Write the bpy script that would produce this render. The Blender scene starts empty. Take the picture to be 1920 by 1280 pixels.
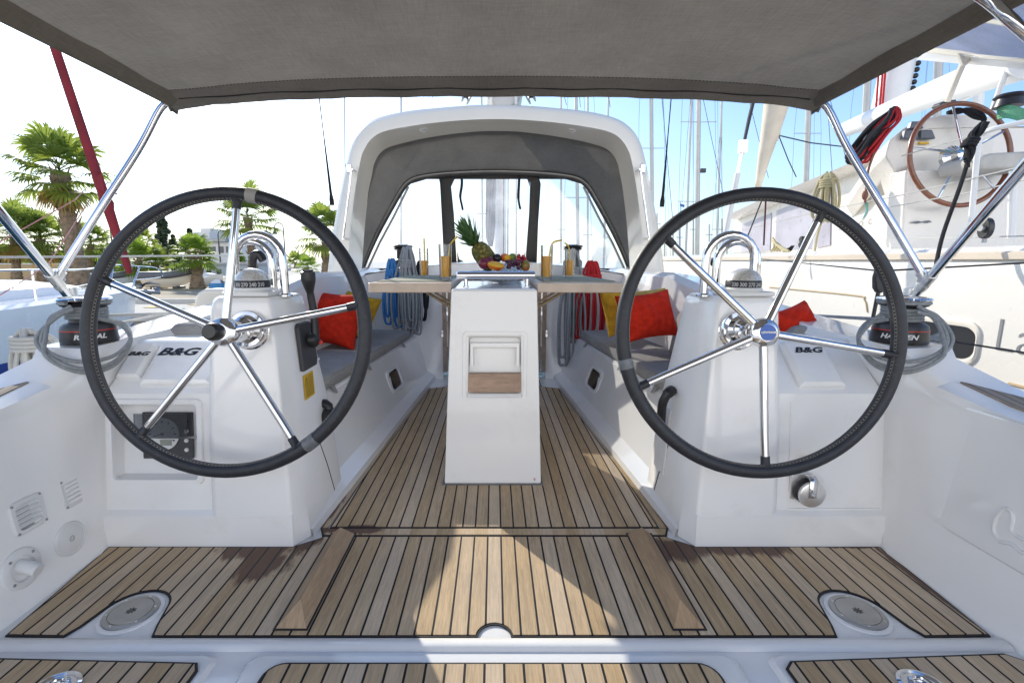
import bpy, bmesh, math, random
from mathutils import Vector, Matrix, Euler
R = math.radians
PI = math.pi
rnd = random.Random(11)
S = bpy.context.scene
COL = S.collection
V = Vector

# ------------------------------------------------------------------ camera
H = 1.05
F = 900.0
PCX = 927.0
PITCH = R(9.5)
cp, sp = math.cos(PITCH), math.sin(PITCH)

def ray(px, py):
    u = (px - PCX) / F
    v = (640.0 - py) / F
    return V((u, cp + v * sp, -sp + v * cp))

def W(px, py, y):                  # survey helper: point of the place at a known distance ahead
    d = ray(px, py)
    t = y / d.y
    return V((d.x * t, y, H + d.z * t))

def WZ(px, py, z):                 # ... on a known height
    d = ray(px, py)
    t = (z - H) / d.z
    return V((d.x * t, d.y * t, z))

def WX(px, py, x):                 # ... on a known fore-and-aft plane
    d = ray(px, py)
    t = x / d.x
    return V((x, d.y * t, H + d.z * t))

cam_d = bpy.data.cameras.new('camera')
cam = bpy.data.objects.new('camera', cam_d)
COL.objects.link(cam)
cam.location = (0, 0, H)
cam.rotation_euler = (R(90) - PITCH, 0, 0)
cam_d.sensor_fit = 'HORIZONTAL'
cam_d.sensor_width = 36
cam_d.lens = 36 * F / 1920
cam_d.shift_x = (960 - PCX) / 1920
cam_d.clip_start = 0.02
cam_d.clip_end = 6000
S.camera = cam
S.view_settings.view_transform = 'Standard'
S.view_settings.look = 'None'
S.view_settings.exposure = 0
S.view_settings.gamma = 1

# ------------------------------------------------------------------ light
SUN_EL, SUN_AZ = 26.5, -32.0       # azimuth from the bow, negative to port
w = bpy.data.worlds.new('World')
S.world = w
w.use_nodes = True
nt = w.node_tree
bg = nt.nodes['Background']
sky = nt.nodes.new('ShaderNodeTexSky')
sky.sky_type = 'NISHITA'
sky.sun_disc = False
sky.sun_elevation = R(SUN_EL)
sky.sun_rotation = R(SUN_AZ)
sky.air_density = 1.0
sky.dust_density = 1.0
sky.ozone_density = 1.0
tcw = nt.nodes.new('ShaderNodeTexCoord')
sxw = nt.nodes.new('ShaderNodeSeparateXYZ')
nt.links.new(tcw.outputs['Generated'], sxw.inputs[0])
mrw = nt.nodes.new('ShaderNodeMapRange')          # summer haze: whitens the sky towards the horizon
mrw.inputs['From Min'].default_value = .62
mrw.inputs['From Max'].default_value = -.02
nt.links.new(sxw.outputs['Z'], mrw.inputs['Value'])
hz = nt.nodes.new('ShaderNodeMath'); hz.operation = 'POWER'
nt.links.new(mrw.outputs[0], hz.inputs[0]); hz.inputs[1].default_value = 2.2
gain = nt.nodes.new('ShaderNodeMix'); gain.data_type = 'RGBA'; gain.blend_type = 'MULTIPLY'
gain.inputs[0].default_value = 1.0
nt.links.new(sky.outputs[0], gain.inputs[6]); gain.inputs[7].default_value = (1.12, 1.42, 1.80, 1)
hmix = nt.nodes.new('ShaderNodeMix'); hmix.data_type = 'RGBA'
dtw = nt.nodes.new('ShaderNodeVectorMath'); dtw.operation = 'DOT_PRODUCT'
nt.links.new(tcw.outputs['Generated'], dtw.inputs[0])
dtw.inputs[1].default_value = (math.sin(R(SUN_AZ)), math.cos(R(SUN_AZ)), 0)
sfw = nt.nodes.new('ShaderNodeMapRange')          # thicker haze on the sun's side
sfw.inputs['From Min'].default_value = .1; sfw.inputs['From Max'].default_value = .95
sfw.inputs['To Min'].default_value = .16; sfw.inputs['To Max'].default_value = .85
nt.links.new(dtw.outputs['Value'], sfw.inputs['Value'])
hzs = nt.nodes.new('ShaderNodeMath'); hzs.operation = 'MULTIPLY'
nt.links.new(sfw.outputs[0], hzs.inputs[1])
nt.links.new(hz.outputs[0], hzs.inputs[0])
nt.links.new(hzs.outputs[0], hmix.inputs[0])
nt.links.new(gain.outputs[2], hmix.inputs[6]); hmix.inputs[7].default_value = (6.0, 6.6, 7.2, 1)
bk = nt.nodes.new('ShaderNodeMapRange')           # unseen bright band added low astern to fill the shaded panels
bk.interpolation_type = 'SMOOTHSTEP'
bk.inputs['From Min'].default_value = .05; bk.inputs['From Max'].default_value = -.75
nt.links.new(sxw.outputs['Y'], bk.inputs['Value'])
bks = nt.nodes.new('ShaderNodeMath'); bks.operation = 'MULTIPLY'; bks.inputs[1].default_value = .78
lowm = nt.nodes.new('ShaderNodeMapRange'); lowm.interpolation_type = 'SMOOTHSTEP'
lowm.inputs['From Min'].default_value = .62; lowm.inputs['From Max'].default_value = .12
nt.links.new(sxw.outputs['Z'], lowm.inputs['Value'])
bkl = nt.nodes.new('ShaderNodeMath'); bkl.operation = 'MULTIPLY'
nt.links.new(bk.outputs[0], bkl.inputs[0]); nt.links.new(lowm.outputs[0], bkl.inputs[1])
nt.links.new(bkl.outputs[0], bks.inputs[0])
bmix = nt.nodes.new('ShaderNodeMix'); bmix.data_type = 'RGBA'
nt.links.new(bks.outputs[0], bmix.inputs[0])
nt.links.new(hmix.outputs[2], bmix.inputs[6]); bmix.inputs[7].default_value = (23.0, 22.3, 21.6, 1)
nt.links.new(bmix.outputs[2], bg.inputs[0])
bg.inputs[1].default_value = 0.15
sun_d = bpy.data.lights.new('sun', 'SUN')
sun_d.energy = 5.0
sun_d.angle = R(0.5)
sun_d.color = (1.0, 0.93, 0.80)
sun = bpy.data.objects.new('sun', sun_d)
COL.objects.link(sun)
sdir = V((math.sin(R(SUN_AZ)) * math.cos(R(SUN_EL)), math.cos(R(SUN_AZ)) * math.cos(R(SUN_EL)), math.sin(R(SUN_EL))))
sun.rotation_euler = sdir.to_track_quat('Z', 'Y').to_euler()
sun.location = sdir * 30

# ------------------------------------------------------------------ materials
MATS = {}

class NG:
    def __init__(s, name):
        s.m = bpy.data.materials.new(name)
        s.m.use_nodes = True
        s.t = s.m.node_tree
        s.b = s.t.nodes['Principled BSDF']
        s.out = s.t.nodes['Material Output']
    def n(s, typ, **kw):
        nd = s.t.nodes.new(typ)
        for k, v in kw.items():
            setattr(nd, k, v)
        return nd
    def l(s, a, b):
        s.t.links.new(a, b)
    def math(s, op, a, b=None, c=None, clamp=False):
        nd = s.n('ShaderNodeMath', operation=op)
        nd.use_clamp = clamp
        for i, x in enumerate((a, b, c)):
            if x is None:
                continue
            if isinstance(x, (int, float)):
                nd.inputs[i].default_value = x
            else:
                s.l(x, nd.inputs[i])
        return nd.outputs[0]
    def mix(s, fac, a, b):
        nd = s.n('ShaderNodeMix', data_type='RGBA')
        for i, x in ((0, fac), (6, a), (7, b)):
            if isinstance(x, (int, float)):
                nd.inputs[i].default_value = x
            elif isinstance(x, tuple):
                nd.inputs[i].default_value = (*x[:3], 1)
            else:
                s.l(x, nd.inputs[i])
        return nd.outputs[2]
    def noise(s, vec, scale, detail=3, rough=.55):
        nd = s.n('ShaderNodeTexNoise')
        nd.inputs['Scale'].default_value = scale
        nd.inputs['Detail'].default_value = detail
        nd.inputs['Roughness'].default_value = rough
        if vec is not None:
            s.l(vec, nd.inputs['Vector'])
        return nd.outputs['Fac']
    def pos(s):
        return s.n('ShaderNodeNewGeometry').outputs['Position']
    def obj(s):
        return s.n('ShaderNodeTexCoord').outputs['Object']
    def scale(s, vec, sc):
        nd = s.n('ShaderNodeVectorMath', operation='MULTIPLY')
        s.l(vec, nd.inputs[0])
        nd.inputs[1].default_value = sc
        return nd.outputs[0]
    def ramp(s, fac, a, b):
        nd = s.n('ShaderNodeMapRange')
        nd.inputs['From Min'].default_value = a
        nd.inputs['From Max'].default_value = b
        s.l(fac, nd.inputs['Value'])
        return nd.outputs[0]
    def bump(s, h, strength, dist=.002):
        nd = s.n('ShaderNodeBump')
        nd.inputs['Strength'].default_value = strength
        nd.inputs['Distance'].default_value = dist
        s.l(h, nd.inputs['Height'])
        s.l(nd.outputs[0], s.b.inputs['Normal'])
    def set(s, **kw):
        for k, v in kw.items():
            s.b.inputs[k.replace('_', ' ')].default_value = v

def c4(c):
    return (c[0], c[1], c[2], 1)

def mat(name, col, rough=.5, metal=0.0, var=.12, vs=6.0, bump=0.0, bs=60.0, coat=0.0, spec=.5, dirt=None, rvar=.08, sub=0.0):
    if name in MATS:
        return MATS[name]
    g = NG(name)
    p = g.obj()
    n = g.noise(p, vs, 4)
    lo = tuple(max(0, x * (1 - var)) for x in col)
    hi = tuple(min(1, x * (1 + var)) for x in col)
    cc = g.mix(g.ramp(n, .3, .7), lo, hi)
    if dirt:
        n2 = g.noise(p, vs * 2.7, 6, .7)
        cc = g.mix(g.ramp(n2, .56, .8), cc, dirt)
    g.l(cc, g.b.inputs['Base Color'])
    n3 = g.noise(p, vs * 4, 3)
    rr = g.n('ShaderNodeMapRange')
    rr.inputs['To Min'].default_value = max(.02, rough - rvar)
    rr.inputs['To Max'].default_value = min(1, rough + rvar)
    g.l(n3, rr.inputs['Value'])
    g.l(rr.outputs[0], g.b.inputs['Roughness'])
    g.set(Metallic=metal)
    g.b.inputs['Specular IOR Level'].default_value = spec
    if coat:
        g.b.inputs['Coat Weight'].default_value = coat
        g.b.inputs['Coat Roughness'].default_value = .06
    if bump:
        g.bump(g.noise(p, bs, 3), bump)
    MATS[name] = g.m
    return g.m

gel = mat('gelcoat', (.86, .852, .835), .17, 0, .03, 1.6, .10, 7, .55, .5, rvar=.10, dirt=(.78, .765, .73))
gel_cream = mat('gelcoat_cream', (.80, .745, .64), .2, 0, .03, 2.0, .03, 8, .4)
gel_blue = mat('hull_paint_pale', (.62, .70, .76), .25, 0, .04, 1.5, .03, 5, .3)
hull_cat = mat('gelcoat_catamaran', (.79, .75, .68), .28, 0, .03, .7, .03, 3, .2)
chrome = mat('stainless_steel', (.75, .75, .76), .07, 1, .05, 12, .03, 40, rvar=.04)
plate_steel = mat('deck_plate_steel', (.46, .45, .43), .38, .9, .12, 14, .05, 120, rvar=.1)
brushed = mat('brushed_steel', (.78, .77, .75), .34, .85, .1, 30, .05, 200, rvar=.1)
black_pl = mat('black_plastic', (.018, .018, .02), .38, 0, .2, 20, .05, 200)
dark_grey = mat('dark_grey_plastic', (.05, .05, .055), .45, 0, .15, 20, .1, 300)
leather = mat('stitched_leather', (.018, .02, .026), .5, 0, .25, 25, .35, 260, dirt=(.06, .06, .065))
thread = mat('stitching_thread', (.26, .24, .21), .8)
white_pl = mat('white_plastic', (.76, .76, .75), .4, 0, .05, 10)
red_line = mat('red_stripe', (.55, .03, .02), .45)
logo_black = mat('printed_black', (.012, .014, .022), .5)
logo_white = mat('printed_white', (.75, .75, .75), .5)
logo_grey = mat('printed_grey', (.22, .22, .23), .5)
logo_teal = mat('printed_teal', (.2, .55, .55), .5)
blue_badge = mat('blue_badge', (.02, .10, .42), .3)
sticker = mat('yellow_sticker', (.75, .45, .02), .5, var=.04)
dark_glass = mat('dark_glass', (.012, .012, .014), .06, coat=.5, var=.2)
wood_trim = mat('teak_trim', (.36, .26, .19), .5, 0, .25, 14, .15, 60)
wood_dark = mat('mahogany_dark', (.10, .055, .035), .35, 0, .3, 10)
wood_pale = mat('pale_oak', (.62, .50, .40), .4, 0, .12, 9, .05, 80)
placemat = mat('woven_placemat', (.30, .30, .22), .85, 0, .2, 60, .5, 220)
red_cloth = mat('red_cotton', (.62, .030, .012), .95, 0, .22, 30, .6, 220, spec=.2)
yel_cloth = mat('yellow_cotton', (.58, .34, .03), .95, 0, .22, 30, .6, 220, spec=.2)
red_cover = mat('red_sail_cover', (.20, .014, .022), .8, 0, .25, 3, .3, 14)
sailcloth = mat('cream_sailcloth', (.66, .58, .46), .85, 0, .15, 3, .4, 10)
strap_m = mat('black_webbing', (.012, .012, .014), .8)
straw_m = mat('yellow_straw', (.75, .48, .02), .4)
varnish = mat('varnished_wood', (.20, .065, .028), .3, 0, .2, 20, coat=.3)
alu = mat('anodised_mast', (.50, .49, .47), .42, .3, .06, 3)
alu_white = mat('white_mast', (.80, .79, .76), .35, 0, .04, 2)
wire = mat('rigging_wire', (.16, .16, .17), .45, .4)
wire_dark = mat('dark_rigging', (.03, .03, .035), .5)
con = mat('concrete', (.50, .48, .43), .9, 0, .15, .5, .3, 8)
plaster = mat('white_plaster', (.70, .68, .64), .85, 0, .06, .4)
plaster2 = mat('ochre_wall', (.52, .38, .21), .9, 0, .12, .6)
roof_grey = mat('roof_grey', (.42, .41, .40), .8)
winglass = mat('window_dark', (.05, .06, .07), .15)
trunk_m = mat('palm_trunk', (.23, .17, .115), .95, 0, .4, 7, .8, 14)
bark = mat('bark', (.12, .085, .06), .95, 0, .35, 6, .6, 20)
rubber_grey = mat('rib_tube_grey', (.12, .13, .15), .6, 0, .1, 3)
cover_blue = mat('blue_cover', (.05, .22, .45), .7, 0, .2, 4, .3, 12)
lamp_paint = mat('lamp_post_paint', (.05, .06, .08), .5)
cat_blue = mat('blue_canvas', (.10, .20, .55), .8, 0, .15, 3, .3, 20)
galv = mat('galvanised_steel', (.35, .36, .37), .5, .7)

def rope_mat(name, col, col2, sc=160):
    g = NG(name)
    p = g.obj()
    wv = g.n('ShaderNodeTexWave', wave_type='BANDS', bands_direction='DIAGONAL')
    wv.inputs['Scale'].default_value = sc
    wv.inputs['Distortion'].default_value = 3
    g.l(p, wv.inputs['Vector'])
    f = g.math('MULTIPLY', wv.outputs['Fac'], g.ramp(g.noise(p, 90, 2), .25, .75))
    g.l(g.mix(f, col, col2), g.b.inputs['Base Color'])
    g.set(Roughness=.9)
    g.bump(wv.outputs['Fac'], .5, .002)
    MATS[name] = g.m
    return g.m
rope_grey = rope_mat('grey_rope', (.24, .26, .27), (.48, .50, .51))
rope_white = rope_mat('flecked_white_rope', (.50, .49, .46), (.66, .65, .60))
rope_blue = rope_mat('blue_rope', (.03, .17, .46), (.12, .38, .74))
rope_black = rope_mat('black_rope', (.008, .008, .01), (.04, .04, .045))
rope_red = rope_mat('red_rope', (.42, .01, .015), (.62, .04, .04))
rope_yel = rope_mat('straw_rope', (.46, .40, .22), (.62, .56, .36))
rope_multi = rope_mat('green_rope', (.05, .35, .18), (.40, .50, .40))

def fabric(name, col, trans=.0, weave=420, wr=.16):
    g = NG(name)
    p = g.obj()
    a = g.n('ShaderNodeTexWave', wave_type='BANDS', bands_direction='X')
    b = g.n('ShaderNodeTexWave', wave_type='BANDS', bands_direction='Y')
    for q in (a, b):
        q.inputs['Scale'].default_value = weave
        q.inputs['Distortion'].default_value = 1.5
        g.l(p, q.inputs['Vector'])
    f = g.math('MULTIPLY', a.outputs['Fac'], b.outputs['Fac'])
    st = g.noise(g.scale(p, (18, 260, 80)), 1.0, 3)
    st2 = g.noise(g.scale(p, (260, 18, 80)), 1.0, 3)
    big = g.noise(p, 3.5, 4)
    v = g.math('ADD', g.math('MULTIPLY', st, .5), g.math('MULTIPLY', st2, .5))
    v = g.math('ADD', v, g.math('MULTIPLY', g.math('SUBTRACT', big, .5), .75))
    lo = tuple(x * (1 - wr) for x in col)
    hi = tuple(x * (1 + wr) for x in col)
    cc = g.mix(g.ramp(v, .3, .7), lo, hi)
    g.l(cc, g.b.inputs['Base Color'])
    g.set(Roughness=.95)
    g.b.inputs['Specular IOR Level'].default_value = .15
    hgt = g.math('ADD', g.math('MULTIPLY', big, 6.0), f)
    g.bump(hgt, .35, .002)
    if trans:
        tr = g.n('ShaderNodeBsdfTranslucent')
        g.l(cc, tr.inputs['Color'])
        mx = g.n('ShaderNodeMixShader')
        mx.inputs[0].default_value = trans
        g.l(g.b.outputs[0], mx.inputs[1])
        g.l(tr.outputs[0], mx.inputs[2])
        g.l(mx.outputs[0], g.out.inputs[0])
    MATS[name] = g.m
    return g.m
canvas = fabric('taupe_canvas', (.295, .263, .215), .24, wr=.17)
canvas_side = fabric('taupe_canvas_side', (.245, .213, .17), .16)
canvas_hem = fabric('pale_hem_canvas', (.31, .28, .24), .2)
canvas_dark = fabric('charcoal_canvas', (.17, .165, .155), .14)
canvas_trim = fabric('dark_trim_canvas', (.075, .072, .068), .05)
cushion_grey = fabric('grey_upholstery', (.34, .335, .325))
bim_blue = fabric('pale_blue_canvas', (.42, .46, .58), .35)

def teak_mat(name='teak_planks', stains=(), axis=0, pitch=.0505, off=.02525, col=(.58, .425, .262), caulk=True):
    g = NG(name)
    p = g.pos()
    sx = g.n('ShaderNodeSeparateXYZ')
    g.l(p, sx.inputs[0])
    X = sx.outputs[axis]
    q = g.math('DIVIDE', g.math('ADD', X, off + 50 * pitch), pitch)
    fl = g.math('FLOOR', q)
    fr = g.math('FRACT', q)
    dist = g.math('ABSOLUTE', g.math('SUBTRACT', fr, .5))
    line = g.math('GREATER_THAN', dist, .437)
    wn = g.n('ShaderNodeTexWhiteNoise', noise_dimensions='1D')
    g.l(fl, wn.inputs['W'])
    sc = (90, 5, 20) if axis == 0 else (5, 90, 20)
    gr = g.noise(g.scale(p, sc), 1.0, 5, .65)
    gr2 = g.noise(g.scale(p, (sc[0] * 4, sc[1] * 4, 60)), 1.0, 3, .6)
    big = g.noise(p, 3.0, 3)
    v = g.math('ADD', g.math('MULTIPLY', gr, .55), g.math('MULTIPLY', gr2, .45))
    v = g.ramp(v, .34, .66)
    c0 = tuple(x * .74 for x in col)
    c1 = tuple(x * 1.16 for x in col)
    cc = g.mix(v, c0, c1)
    tint = g.math('MULTIPLY_ADD', wn.outputs[0], .34, .82)
    tint = g.math('MULTIPLY', tint, g.math('MULTIPLY_ADD', big, .4, .8))
    hs = g.n('ShaderNodeHueSaturation')
    g.l(cc, hs.inputs['Color'])
    g.l(tint, hs.inputs['Value'])
    g.l(g.math('MULTIPLY_ADD', wn.outputs[0], -.25, 1.1), hs.inputs['Saturation'])
    cc = hs.outputs[0]
    wz = g.math('ADD', g.noise(g.scale(p, (2.2, 1.2, 1)), 1.0, 5, .65), g.math('MULTIPLY', g.math('SUBTRACT', wn.outputs[0], .5), .25))
    cc = g.mix(g.math('MULTIPLY', g.ramp(wz, .42, .78), .38), cc, (col[0] * .80, col[0] * .74, col[0] * .66))
    sp_ = g.noise(g.scale(p, (60, 40, 1)), 1.0, 2, .5)
    cc = g.mix(g.math('MULTIPLY', g.ramp(sp_, .70, .82), .5), cc, (col[0] * .35, col[1] * .33, col[2] * .33))
    rough = None
    if stains:
        tot = None
        wn2 = g.n('ShaderNodeTexWhiteNoise', noise_dimensions='1D')
        g.l(g.math('ADD', fl, 77.7), wn2.inputs['W'])
        ns = g.noise(g.scale(p, (34, 9, 1)), 1.0, 4, .7)
        for (cx, cy, rx, ry) in stains:
            dx = g.math('DIVIDE', g.math('SUBTRACT', sx.outputs[0], cx), rx)
            dy = g.math('DIVIDE', g.math('SUBTRACT', sx.outputs[1], cy), ry)
            d2 = g.math('SQRT', g.math('ADD', g.math('MULTIPLY', dx, dx), g.math('MULTIPLY', dy, dy)))
            k = g.math('SUBTRACT', 1.0, d2)
            tot = k if tot is None else g.math('MAXIMUM', tot, k)
        k = g.math('ADD', tot, g.math('MULTIPLY', g.math('SUBTRACT', ns, .5), 1.1))
        k = g.math('ADD', k, g.math('MULTIPLY', g.math('SUBTRACT', wn2.outputs[0], .5), .5))
        msk = g.ramp(k, .05, .3)
        wet = g.mix(gr2, (.05, .022, .012), (.14, .058, .030))
        cc = g.mix(g.math('MULTIPLY', msk, .92), cc, wet)
        rough = g.math('MULTIPLY_ADD', msk, -.35, .72)
    if caulk:
        cc = g.mix(line, cc, (.012, .012, .014))
    g.l(cc, g.b.inputs['Base Color'])
    if rough is not None:
        g.l(rough, g.b.inputs['Roughness'])
    else:
        g.set(Roughness=.7)
    g.b.inputs['Specular IOR Level'].default_value = .3
    hh = g.math('ADD', g.math('MULTIPLY', v, .3), g.math('MULTIPLY', g.math('SUBTRACT', 1.0, line), 1.0) if caulk else v)
    g.bump(hh, .5, .0015)
    MATS[name] = g.m
    return g.m
STAINS = [(-.86, 1.62, .17, .10), (-.80, 1.53, .09, .12), (-.72, 1.68, .08, .09), (-.58, 1.745, .14, .035), (-.70, 1.95, .04, .22),
          (.66, 1.61, .13, .10), (.84, 1.635, .30, .085), (1.3, 1.645, .26, .03), (1.415, 1.42, .028, .30), (.70, 1.85, .035, .22)]
teak = teak_mat('teak_planks', STAINS)
teak_plain = teak_mat('teak_margin', STAINS, caulk=False)
teak_block = teak_mat('teak_block', (), pitch=1.0, off=.5, caulk=False, col=(.47, .33, .205))
caulk_m = mat('black_caulk', (.012, .012, .014), .6)

def clear_mat(name, tint=(1, 1, 1), haze=.08, rough=.03, hazec=(.9, .92, .95)):
    g = NG(name)
    t = g.n('ShaderNodeBsdfTransparent')
    t.inputs[0].default_value = c4(tint)
    d = g.n('ShaderNodeBsdfTranslucent')
    d.inputs[0].default_value = c4(hazec)
    m1 = g.n('ShaderNodeMixShader')
    nz = g.noise(g.obj(), 3.5, 4)
    g.l(g.math('MULTIPLY', g.ramp(nz, .2, .9), haze * 2), m1.inputs[0])
    g.l(t.outputs[0], m1.inputs[1])
    g.l(d.outputs[0], m1.inputs[2])
    gl = g.n('ShaderNodeBsdfGlossy')
    gl.inputs['Roughness'].default_value = rough
    fr = g.n('ShaderNodeFresnel')
    fr.inputs[0].default_value = 1.45
    m2 = g.n('ShaderNodeMixShader')
    g.l(g.math('MULTIPLY', fr.outputs[0], .8), m2.inputs[0])
    g.l(m1.outputs[0], m2.inputs[1])
    g.l(gl.outputs[0], m2.inputs[2])
    g.l(m2.outputs[0], g.out.inputs[0])
    MATS[name] = g.m
    return g.m
vinyl = clear_mat('clear_vinyl', (.80, .82, .85), .20)
acrylic = clear_mat('smoked_cover', (.55, .57, .6), .05)
glassm = clear_mat('drinking_glass', (.985, .99, .99), .04)

def crystal():
    g = NG('cut_glass')
    t = g.n('ShaderNodeBsdfTransparent')
    t.inputs[0].default_value = (.62, .65, .68, 1)
    gl = g.n('ShaderNodeBsdfGlossy')
    gl.inputs['Roughness'].default_value = .04
    vo = g.n('ShaderNodeTexVoronoi')
    vo.inputs['Scale'].default_value = 70
    g.l(g.obj(), vo.inputs['Vector'])
    bp = g.n('ShaderNodeBump')
    bp.inputs['Strength'].default_value = 1
    bp.inputs['Distance'].default_value = .01
    g.l(vo.outputs['Distance'], bp.inputs['Height'])
    g.l(bp.outputs[0], gl.inputs['Normal'])
    m = g.n('ShaderNodeMixShader')
    g.l(g.ramp(vo.outputs['Distance'], .0, .7), m.inputs[0])
    g.l(t.outputs[0], m.inputs[1])
    g.l(gl.outputs[0], m.inputs[2])
    g.l(m.outputs[0], g.out.inputs[0])
    return g.m
cut_glass = crystal()

def leafm(name, c0, c1, trans=.35, sc=2.0):
    g = NG(name)
    cc = g.mix(g.ramp(g.noise(g.pos(), sc, 3), .3, .7), c0, c1)
    g.l(cc, g.b.inputs['Base Color'])
    g.set(Roughness=.55)
    tr = g.n('ShaderNodeBsdfTranslucent')
    g.l(g.mix(.5, cc, tuple(min(1, x * 2.2) for x in c1)), tr.inputs[0])
    mx = g.n('ShaderNodeMixShader')
    mx.inputs[0].default_value = trans
    g.l(g.b.outputs[0], mx.inputs[1])
    g.l(tr.outputs[0], mx.inputs[2])
    g.l(mx.outputs[0], g.out.inputs[0])
    MATS[name] = g.m
    return g.m
palm_leaf = leafm('palm_frond', (.075, .13, .024), (.23, .28, .05), .55, 1.4)
palm_dry = leafm('dry_frond', (.30, .20, .06), (.42, .30, .10), .45)
bush_leaf = leafm('bright_bush_leaf', (.10, .18, .02), (.22, .30, .04), .5)
cyp_leaf = leafm('cypress_leaf', (.022, .045, .02), (.05, .08, .032), .22, .8)
pine_leaf = leafm('distant_leaf', (.05, .075, .045), (.10, .12, .07), .3, .5)
pineapple_leaf = leafm('pineapple_leaf', (.045, .11, .03), (.12, .20, .06), .25, 30)

def pineapple_skin():
    g = NG('pineapple_skin')
    vo = g.n('ShaderNodeTexVoronoi')
    vo.inputs['Scale'].default_value = 58
    g.l(g.scale(g.obj(), (1, 1, .85)), vo.inputs['Vector'])
    d = g.ramp(vo.outputs['Distance'], .05, .55)
    g.l(g.mix(d, (.42, .30, .06), (.10, .10, .015)), g.b.inputs['Base Color'])
    g.set(Roughness=.6)
    g.bump(g.math('SUBTRACT', 1.0, vo.outputs['Distance']), 1.0, .01)
    return g.m
pine_skin = pineapple_skin()

def juice():
    g = NG('orange_juice')
    p = g.obj()
    g.l(g.mix(g.noise(p, 30, 3), (.95, .52, .004), (.98, .64, .012)), g.b.inputs['Base Color'])
    g.set(Roughness=.2)
    tr = g.n('ShaderNodeBsdfTranslucent')
    tr.inputs[0].default_value = (1.0, .62, .03, 1)
    mx = g.n('ShaderNodeMixShader')
    mx.inputs[0].default_value = .5
    g.l(g.b.outputs[0], mx.inputs[1])
    g.l(tr.outputs[0], mx.inputs[2])
    g.l(mx.outputs[0], g.out.inputs[0])
    return g.m
juice_m = juice()

def fruit(name, a, b, rough=.3, sc=14):
    g = NG(name)
    g.l(g.mix(g.ramp(g.noise(g.obj(), sc, 3), .35, .65), a, b), g.b.inputs['Base Color'])
    g.set(Roughness=rough)
    MATS[name] = g.m
    return g.m
f_plum = fruit('plum_skin', (.14, .012, .03), (.24, .03, .05))
f_mango = fruit('mango_skin', (.62, .06, .02), (.80, .33, .02), .3, 16)
f_mangoy = fruit('mango_flesh', (.82, .42, .01), (.85, .5, .02), .4)
f_fig = fruit('dark_fig', (.012, .01, .02), (.03, .02, .04), .3)
f_grape = fruit('grape_skin', (.05, .012, .03), (.12, .02, .05), .2)
f_red = fruit('redcurrant', (.35, .01, .02), (.55, .02, .04), .15)
f_green = fruit('green_apple', (.16, .22, .03), (.40, .10, .04), .3)
f_orange = fruit('orange_peel', (.75, .2, .02), (.8, .1, .02), .4)

def water_mat():
    g = NG('harbour_water')
    p = g.pos()
    g.set(Roughness=.06)
    g.b.inputs['Base Color'].default_value = (.02, .06, .075, 1)
    h = g.math('ADD', g.noise(p, 1.3, 4), g.math('MULTIPLY', g.noise(p, 6, 3), .3))
    g.bump(h, .5, .12)
    return g.m
water_m = water_mat()

def ground_mat():
    g = NG('quay_concrete')
    p = g.pos()
    a = g.mix(g.noise(p, .25, 5), (.40, .37, .31), (.60, .57, .51))
    b = g.mix(g.ramp(g.noise(p, 3.5, 5, .7), .5, .8), a, (.36, .32, .26))
    g.l(b, g.b.inputs['Base Color'])
    g.set(Roughness=.9)
    g.bump(g.noise(p, 12, 4), .3, .02)
    return g.m
ground_m = ground_mat()
BIM_AFT = -0.5
# ------------------------------------------------------------------ mesh helpers
def lerp(a, b, t):
    return a + (b - a) * t

def smooth_path(pts, n=6, closed=False):
    pts = [V(p) for p in pts]
    out = []
    m = len(pts)
    rng = range(m) if closed else range(m - 1)
    for i in rng:
        if closed:
            p0, p1, p2, p3 = pts[i - 1], pts[i], pts[(i + 1) % m], pts[(i + 2) % m]
        else:
            p1, p2 = pts[i], pts[i + 1]
            p0 = pts[i - 1] if i else p1 * 2 - p2
            p3 = pts[i + 2] if i + 2 < m else p2 * 2 - p1
        for k in range(n):
            t = k / n
            out.append(.5 * ((2 * p1) + (p2 - p0) * t + (2 * p0 - 5 * p1 + 4 * p2 - p3) * t * t + (3 * p1 - p0 - 3 * p2 + p3) * t ** 3))
    if not closed:
        out.append(pts[-1])
    return out

def offset_poly(pts, d):
    n = len(pts)
    area = sum(pts[i][0] * pts[(i + 1) % n][1] - pts[(i + 1) % n][0] * pts[i][1] for i in range(n))
    sg = 1 if area > 0 else -1
    out = []
    for i in range(n):
        a, b, c = V(pts[i - 1]).to_2d(), V(pts[i]).to_2d(), V(pts[(i + 1) % n]).to_2d()
        e1 = (b - a).normalized()
        e2 = (c - b).normalized()
        n1 = V((e1.y, -e1.x)) * sg
        n2 = V((e2.y, -e2.x)) * sg
        m = n1 + n2
        if m.length < 1e-6:
            m = n1
        m = m.normalized()
        k = max(.35, m.dot(n1))
        out.append(tuple(b + m * (d / k)))
    return out

def round_rect(w_, h_, r, n=5):
    out = []
    for cx, cy, a0 in ((w_ / 2 - r, h_ / 2 - r, 0), (-w_ / 2 + r, h_ / 2 - r, 90), (-w_ / 2 + r, -h_ / 2 + r, 180), (w_ / 2 - r, -h_ / 2 + r, 270)):
        for k in range(n + 1):
            a = R(a0 + 90 * k / n)
            out.append((cx + r * math.cos(a), cy + r * math.sin(a)))
    return out

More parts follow.
